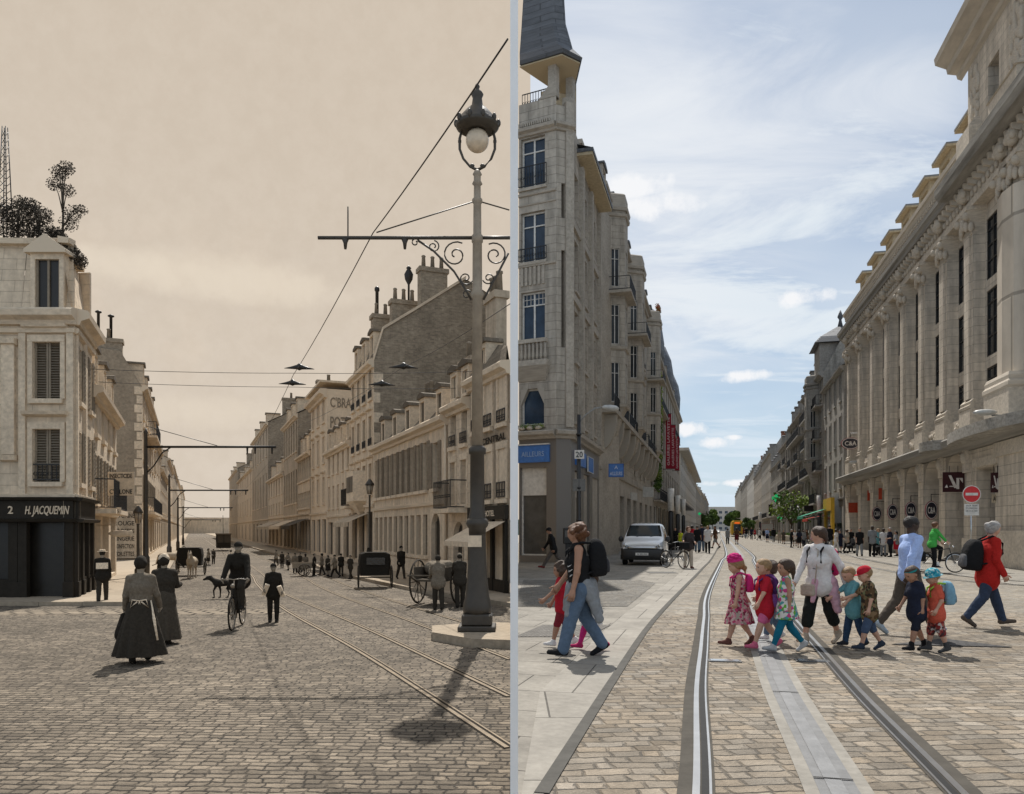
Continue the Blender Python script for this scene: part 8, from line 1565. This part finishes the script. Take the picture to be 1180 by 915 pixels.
def stroller(label, px, d, rz):
    g = empty('stroller', (xp(px, d), d, .006), R(rz), label, 'stroller', 'strollers'); b = MB(); b.tube([(-.3, -.2, .05), (.2, -.2, .75), (.35, -.2, 1.0)], .015, 5); b.tube([(-.3, .2, .05), (.2, .2, .75), (.35, .2, 1.0)], .015, 5); b.tube([(.35, -.2, 1.0), (.35, .2, 1.0)], .015, 5); b.tube([(.3, -.2, .08), (-.1, -.2, .6)], .015, 5); b.tube([(.3, .2, .08), (-.1, .2, .6)], .015, 5); b.build('frame', M['frame_dark'], g)
    b = MB(); add_skin(b, [cap((-.1, -.12, .45), (-.1, .12, .45), .13, .13, .05), cap((.1, -.12, .6), (.15, .12, .85), .12, .12, .05)], .02); b.build('seat', black, g)
    for x_ in (-.3, .3):
        for y_ in (-.2, .2): b = MB(); b.lathe([(.03, -.02), (.09, -.02), (.09, .02), (.03, .02)], (x_, y_, .09), 12, 0, True, 'y'); b.build('wheel', tyre, g)
stroller('dark stroller with pink blanket beside the black clad walker', 980.5, 50, 0); stroller('black stroller in front of the arcade group', 1014, 46, 0)
# ------------------------------------------------------------------ figures of the old street
o = lambda n, L, rough=.9: flat('old ' + n, sep(L), rough, noise=(25, .25), bump=(14, .9))
oblk, odk, omd, olt, ohair = o('black wool', .022), o('dark wool', .04), o('grey wool', .17), o('pale linen', .85), o('hair', .03)
def gpo(px, py): return gp(px, py, GL)
UP = 108                                            # walking away up the old street
p = gpo(162, 764); r, J = person('woman seen from behind in tweed bodice, long skirt and tied pale apron', p, R(UP), 1.62, walk(.55, .3, 3, 'R', armL=(4, 12, 22), armR=(6, 14, 30)), dict(skin='old', hair=(ohair, 'bun'), top=(omd, 1.0, .0), topname='bodice', bottom=(odk, 'skirt', .45), hemr=.21, ripple=.10, shoes=oblk, bust=1, loose=1.4, swing=.5))
b = MB(); q = J['waist'] + Vector((-.13, 0, -.02)); [b.tube([q, q + Vector((-.03, s_ * .1, .02)), q + Vector((-.02, s_ * .13, -.1)), q + Vector((-.03, s_ * .03, -.01))], .012, 5) for s_ in (-1, 1)]; [b.tube([q, q + Vector((-.03, s_ * .03, -.12))], .012, 4) for s_ in (-1, 1)]; b.tube([q, (0, .15, q.z), (.13, 0, q.z), (0, -.15, q.z), q], .012, 5); [b.tube([(-.05, -.155, q.z), (-.1, -.2, q.z - .3), (-.15, -.26, q.z - .62)], [.012, .03, .02], 5) for _ in (0,)]; b.build('apron', olt, r)
g = held('bundle', 'dark cloth bag carried low in the left hand of the woman in tweed', 'bag', r); q = J['wriL']; b = MB(); add_skin(b, [cap(q + Vector((0, .03, -.12)), q + Vector((-.05, .03, -.38)), .06, .15, .05, [((0, 1, 0), .8)])], .014, wob=.006); b.build('bag', oblk, g)
p = gpo(189, 742); person('woman seen from behind in dark shawl and striped skirt with pale flowered hat', p, R(UP - 6), 1.58, walk(.3, .1, 3, 'L', armL=(30, 6, 60), armR=(30, 6, 60)), dict(skin='old', hair=(ohair, 'bun'), hat=(o('hat ribbon', .6), 'bonnet'), top=(odk, 1.0, .0), topname='shawl', bottom=(o('striped skirt', .07), 'skirt', .47), hemr=.17, ripple=.10, shoes=oblk, loose=2.6, fat=1.12, swing=.4))
b = MB(); p0 = p
p = gpo(118, 696); r, J = person('man in straw boater walking away with a pale placard on his back', p, R(UP + 6), 1.50, walk(.7, .4, 3, 'R'), dict(skin='old', hair=(ohair, 'short'), hat=(o('straw', .9), 'boater'), top=(oblk, 1.0, .04), topname='jacket', bottom=(odk, 'legs', 1.0), shoes=oblk, loose=1.6), h=.016)
b = MB(); q = J['chest']; b.box(q.x - .17, -.15, q.z - .1, q.x - .155, .15, q.z + .07); b.build('placard', olt, r)
# cyclist facing the camera
p = gpo(282, 721); x, y = p.x, p.y; hd = R(-82); bicycle('old bicycle ridden towards the camera', (x, y - .45, GL + .015), hd, oblk, oblk, o('nickel', .3, .35), oblk)
rider('moustached man in peaked cap and dark jacket riding the old bicycle', (x, y - .45, GL + .015), hd, 1.66, dict(skin='old', hair=(ohair, 'short'), hat=(oblk, 'cap'), top=(oblk, 1.0, .05), topname='jacket', bottom=(odk, 'legs', 1.0), shoes=oblk, loose=2.2, fat=1.12), lean=16, hands=((.20, .25, 1.06), (.20, -.25, 1.06)))
p = gpo(315, 717); r, J = person('boy in dark suit and cap standing with papers under his arms', p, R(-75), 1.32, dict(legL=(2, 2), legR=(-2, 3), armL=(4, 12, 40), armR=(6, 10, 55)), dict(skin='old', hair=(ohair, 'short'), hat=(oblk, 'cap'), top=(oblk, 1.0, .05), topname='jacket', bottom=(oblk, 'legs', 1.0), shoes=oblk, loose=1.7), child=False, h=.013)
for s_, k in ((1, 'L'), (-1, 'R')): g = held('newspaper', ['folded pale paper under the left arm of the standing boy', 'folded pale paper held at the right side of the standing boy'][s_ < 0], 'newspaper', r); q = J['wri' + k]; b = MB(T=Matrix.Translation(q + Vector((.02, -s_ * .03, .02))) @ Matrix.Rotation(R(25), 4, 'Y') @ Matrix.Rotation(s_ * R(20), 4, 'X')); b.bbox(-.03, -.05, -.16, .03, .05, .12, .01); b.build('sheet', olt, g)
# dog
p = gpo(257, 690); g = empty('dog', (p.x, p.y, GL + .012), PI, 'thin dark dog trotting to the left across the old street', 'dog'); b = MB()
pr = [cap((-.22, 0, .47), (.18, 0, .46), .085, .115, .05), cap((.18, 0, .48), (.38, 0, .60), .09, .06, .05), cap((.38, 0, .62), (.46, 0, .62), .068, .06, .03), cap((.46, 0, .61), (.58, 0, .57), .045, .03, .03), cap((.37, .05, .67), (.33, .07, .60), .022, .014, .01), cap((.37, -.05, .67), (.33, -.07, .60), .022, .014, .01), cap((-.27, 0, .5), (-.42, 0, .56), .025, .018, .02), cap((-.42, 0, .56), (-.55, 0, .66), .018, .01, .02)]
for sx, sy, a in ((.16, .07, .16), (.16, -.07, -.10)): pr += [cap((sx, sy, .44), (sx + a * .6, sy, .24), .05, .026, .03), cap((sx + a * .6, sy, .24), (sx + a * .5, sy, .05), .024, .018, .01), cap((sx + a * .5, sy, .03), (sx + a * .5 + .05, sy, .025), .02, .018, .01)]
for sx, sy, a in ((-.22, .07, -.16), (-.22, -.07, .12)): pr += [cap((sx, sy, .46), (sx + a * .4 + .07, sy, .30), .065, .035, .03), cap((sx + a * .4 + .07, sy, .30), (sx + a - .06, sy, .17), .03, .02, .02), cap((sx + a - .06, sy, .17), (sx + a - .02, sy, .04), .02, .016, .01), cap((sx + a - .02, sy, .03), (sx + a + .04, sy, .025), .02, .016, .01)]
add_skin(b, pr, .011); b.build('body', oblk, g)
# hand cart with two men, seen from behind
owood = o('cart wood', .10); oiron = o('cart iron', .05)
p = gpo(513, 699); g = empty('hand_cart', (p.x - .28, p.y + .55, GL + .015), R(UP - 34), 'two wheeled hand cart pushed by two men by the right kerb', 'cart'); b = MB()
b.box(-.6, -.42, .66, .75, .42, .72); b.box(-.6, -.44, .72, .75, -.40, 1.05); b.box(-.6, .40, .72, .75, .44, 1.05); [b.tube([(-.6, s_ * .36, .68), (-1.1, s_ * .36, .85)], .03, 6) for s_ in (-1, 1)]; b.tube([(-1.1, -.4, .85), (-1.1, .4, .85)], .025, 6); b.build('bed', owood, g)
for s_ in (-1, 1): wheel(g, (.1, s_ * .6, .62), .6, [oiron, owood], 12, width=.03)
b = MB(); add_skin(b, [cap((-.2, -.1, .9), (.4, .1, .95), .25, .22, .1), cap((.1, .2, 1.0), (.4, -.2, 1.05), .2, .16, .1)], .03, wob=.01); b.build('load', o('sacking', .2), g)
p = gpo(505, 703); person('man in grey jacket pushing the hand cart, nearer the street', p, R(UP - 4), 1.42, dict(legL=(6, 4), legR=(-8, 10), armL=(34, 4, 30), armR=(34, 4, 30), lean=8), dict(skin='old', hair=(ohair, 'short'), hat=(odk, 'cap'), top=(omd, 1.0, .05), topname='jacket', bottom=(odk, 'legs', 1.0), shoes=oblk, loose=2.0, fat=1.1), h=.016)
p = gpo(530, 700); person('man in dark jacket at the cart, half behind the lamp standard', p, R(UP - 4), 1.45, dict(legL=(-4, 6), legR=(6, 4), armL=(30, 4, 30), armR=(20, 4, 30), lean=6), dict(skin='old', hair=(ohair, 'short'), hat=(omd, 'cap'), top=(odk, 1.0, .05), topname='jacket', bottom=(odk, 'legs', 1.0), shoes=oblk, loose=2.0), h=.016)
p = gpo(462, 671); person('man in dark suit walking along the right pavement before the mansion', (p.x, p.y, GL + .12), R(-60), 1.30, walk(.9, .7, 3, 'L'), dict(skin='old', hair=(ohair, 'short'), hat=(oblk, 'derby'), top=(oblk, 1.0, .05), topname='jacket', bottom=(odk, 'legs', 1.0), shoes=oblk, loose=1.7), h=.018)
# closed cab from behind
def carriage(label, px, py, rz, w_=1.5, top=1.75, hood=True):
    p = gpo(px, py); g = empty('carriage', (p.x, p.y, GL + .012), R(rz), label, 'carriage', 'horse carriages'); b = MB()
    b.loft([[(x_, s_ * w_ / 2 * k, z_) for s_, z_ in ((-1, .62), (-1.0, .8), (-1.08, 1.3), (-1, top - .08), (-.8, top), (.8, top), (1, top - .08), (1.08, 1.3), (1, .8), (1, .62))] for x_, k in ((-.55, .8), (-.45, .94), (.3, 1), (.75, .98))], 0, False); b.build('body', oblk, g)
    if hood: b = MB(); b.box(-.62, -.45, 1.15, -.56, .45, 1.5); b.build('rear_window', o('dull pane', .05, .2), g)
    b = MB(); b.tube([(-.2, -.8, .5), (-.2, .8, .5)], .03, 6); b.tube([(.6, -.4, .6), (2.6, -.4, .9)], .03, 6); b.tube([(.6, .4, .6), (2.6, .4, .9)], .03, 6); b.build('shaft', oiron, g)
    for s_ in (-1, 1): wheel(g, (-.1, s_ * .82, .55), .53, [oiron, owood], 12, width=.03)
    return g
carriage('dark closed carriage seen from behind standing at the right kerb', 432, 677, UP - 4).scale = (.72,) * 3; carriage('open horse cab coming down the left of the old street', 220, 663, -76, 1.4, 1.75, False).scale = (.72,) * 3
def horse(label, pos, rz, m_):
    g = empty('horse', pos, R(rz), label, 'horse', 'horses of the old street'); b = MB(); pr = [cap((-.55, 0, 1.12), (.45, 0, 1.10), .27, .27, .1), cap((.5, 0, 1.2), (.85, 0, 1.62), .20, .12, .08), cap((.85, 0, 1.66), (.98, 0, 1.58), .12, .10, .05), cap((.98, 0, 1.56), (1.22, 0, 1.30), .09, .06, .04), cap((.86, .06, 1.76), (.86, .07, 1.86), .03, .012, .01), cap((.86, -.06, 1.76), (.86, -.07, 1.86), .03, .012, .01), cap((-.8, 0, 1.2), (-.95, 0, .65), .05, .06, .05)]
    for sx, sy, a in ((.42, .15, .10), (.42, -.15, -.05)): pr += [cap((sx, sy, 1.0), (sx + a, sy, .55), .11, .06, .05), cap((sx + a, sy, .55), (sx + a * .6, sy, .10), .05, .04, .02), cap((sx + a * .6, sy, .07), (sx + a * .6 + .05, sy, .05), .06, .06, .01)]
    for sx, sy, a in ((-.58, .15, -.08), (-.58, -.15, .08)): pr += [cap((sx, sy, 1.05), (sx + .1 + a, sy, .75), .17, .10, .05), cap((sx + .1 + a, sy, .75), (sx - .1 + a, sy, .50), .08, .055, .04), cap((sx - .1 + a, sy, .5), (sx - .04 + a, sy, .10), .05, .04, .02), cap((sx - .04 + a, sy, .07), (sx + a, sy, .05), .06, .06, .01)]
    add_skin(b, pr, .03); b.build('body', m_, g); b = MB(); add_skin(b, [cap((.5, 0, 1.42), (.84, 0, 1.78), .05, .05, .05), cap((.86, 0, 1.80), (1.0, 0, 1.68), .04, .03, .03)], .025, wob=.01); b.build('mane', oblk, g); return g
ph = gpo(227, 664.5); horse('pale horse between the shafts of the open cab facing the camera', (ph.x + .3, ph.y - 1.3, GL + .01), -76, o('grey horse coat', .4)).scale = (.66,) * 3; ph = gpo(437, 668); horse('dark horse in front of the closed carriage', (ph.x - .7, ph.y + 1.6, GL + .01), UP - 4, odk).scale = (.7,) * 3; ph = gpo(197, 660); horse('pale grey horse standing sideways near the left kerb', (ph.x, ph.y, GL + .01), 10, o('grey horse coat', .4)).scale = (.7,) * 3
def oldp(label, pr_, px, fy, ty, head, top, bot, d=None): return crowd(label, pr_, px, fy, ty, head, top, bot, hair=ohair, skin='old', z0=GL + .01, grp='people of the old street', d=d)
rk = random.Random(5)
for i, (px, fy, ty, wh__) in enumerate(((209, 655, 636, 'at the left kerb behind the cab'), (240, 652, 632, 'right of the open cab'), (246, 650, 633, 'in the roadway left of the far tram'), (266, 654, 634, 'in pale coat right of the far tram'), (272, 650, 634, 'in the distance behind the cyclist'), (340, 661, 637, 'on the right pavement by the dark awning'), (346, 660, 637, 'near the awning shop door'), (352, 662, 638, 'beside the small wagon'), (362, 664, 638, 'standing left of the shop windows'), (371, 663, 638, 'standing before the shop windows'), (378, 664, 640, 'in dark clothes by the shop windows'), (386, 666, 639, 'leaning near the white gable shop'), (393, 664, 638, 'right of the white gable shop'), (332, 657, 637, 'at the far corner of the right pavement'), (325, 655, 637, 'far along the right pavement'), (318, 652, 636, 'behind the boy, far away'), (184, 668, 640, 'behind the two women near the mast'), (228, 650, 634, 'far behind the cab horse'), (404, 668, 640, 'in front of the tall house door'))):
    oldp('%s dressed figure %s' % (['dark', 'grey', 'black', 'pale'][i % 4], wh__), [0, 4, 2, 1, 4, 5][i % 6], px, fy, ty, rk.choice([AWAY + 30, TOW - 10, 10, 190]), [oblk, omd, odk, olt if i in (3,) else omd][i % 4], [odk, oblk, oblk][i % 3])
# small far tram and the handcart by the shops
d = 52; p = (xp(258, 75), 75); g = empty('old_tram', (*p, GL + .015), R(112), 'small dark tramcar far down the old street', 'tram'); g.scale = (.62,) * 3; b = MB(); b.box(0, -1.0, .45, 7, 1.0, 1.3, 0); b.box(-.1, -1.1, 2.55, 7.1, 1.1, 2.75, 1); [b.box(x_, s_ * .98 - .03, 1.3, x_ + .1, s_ * .98 + .03, 2.55, 0) for x_ in (0, 1.4, 2.8, 4.2, 5.6, 6.9) for s_ in (-1, 1)]; b.box(.1, -.93, 1.3, 6.9, .93, 2.55, 2); b.box(-.02, -.04, 1.3, .06, .04, 2.55, 0); b.build('body', [odk, omd, o('tram pane', .10)], g); b = MB(); b.tube([(3, 0, 2.75), (4.5, 0, 5.6)], .04, 5); b.build('trolley_pole', oiron, g)
p = gpo(350, 664); g = empty('hand_cart', (p.x, p.y, GL + .015), R(20), 'small pale wagon standing before the shops across the old street', 'cart'); g.scale = (.6,) * 3; b = MB(); b.box(-.8, -.45, .6, .8, .45, .68); b.box(-.8, -.45, .68, .8, -.4, 1.0); b.box(-.8, .4, .68, .8, .45, 1.0); b.build('bed', o('pale wood', .3), g); [wheel(g, (0, s_ * .55, .45), .43, [oiron, owood], 10, width=.03) for s_ in (-1, 1)]
p = gpo(73, 690); g = empty('wire_stand', (p.x, p.y, GL + .10), 0, 'small wire stand on the pavement before the dark corner shop', 'stand'); b = MB(); [b.tube([(c + .22 * math.cos(a), 0, .22 + .22 * math.sin(a)) for a in [2 * PI * j / 16 for j in range(17)]], .012, 4) for c in (-.25, .2)]; b.tube([(-.25, 0, .22), (0, 0, .5), (.2, 0, .22)], .012, 4); b.build('frame', o('wire', .3), g)
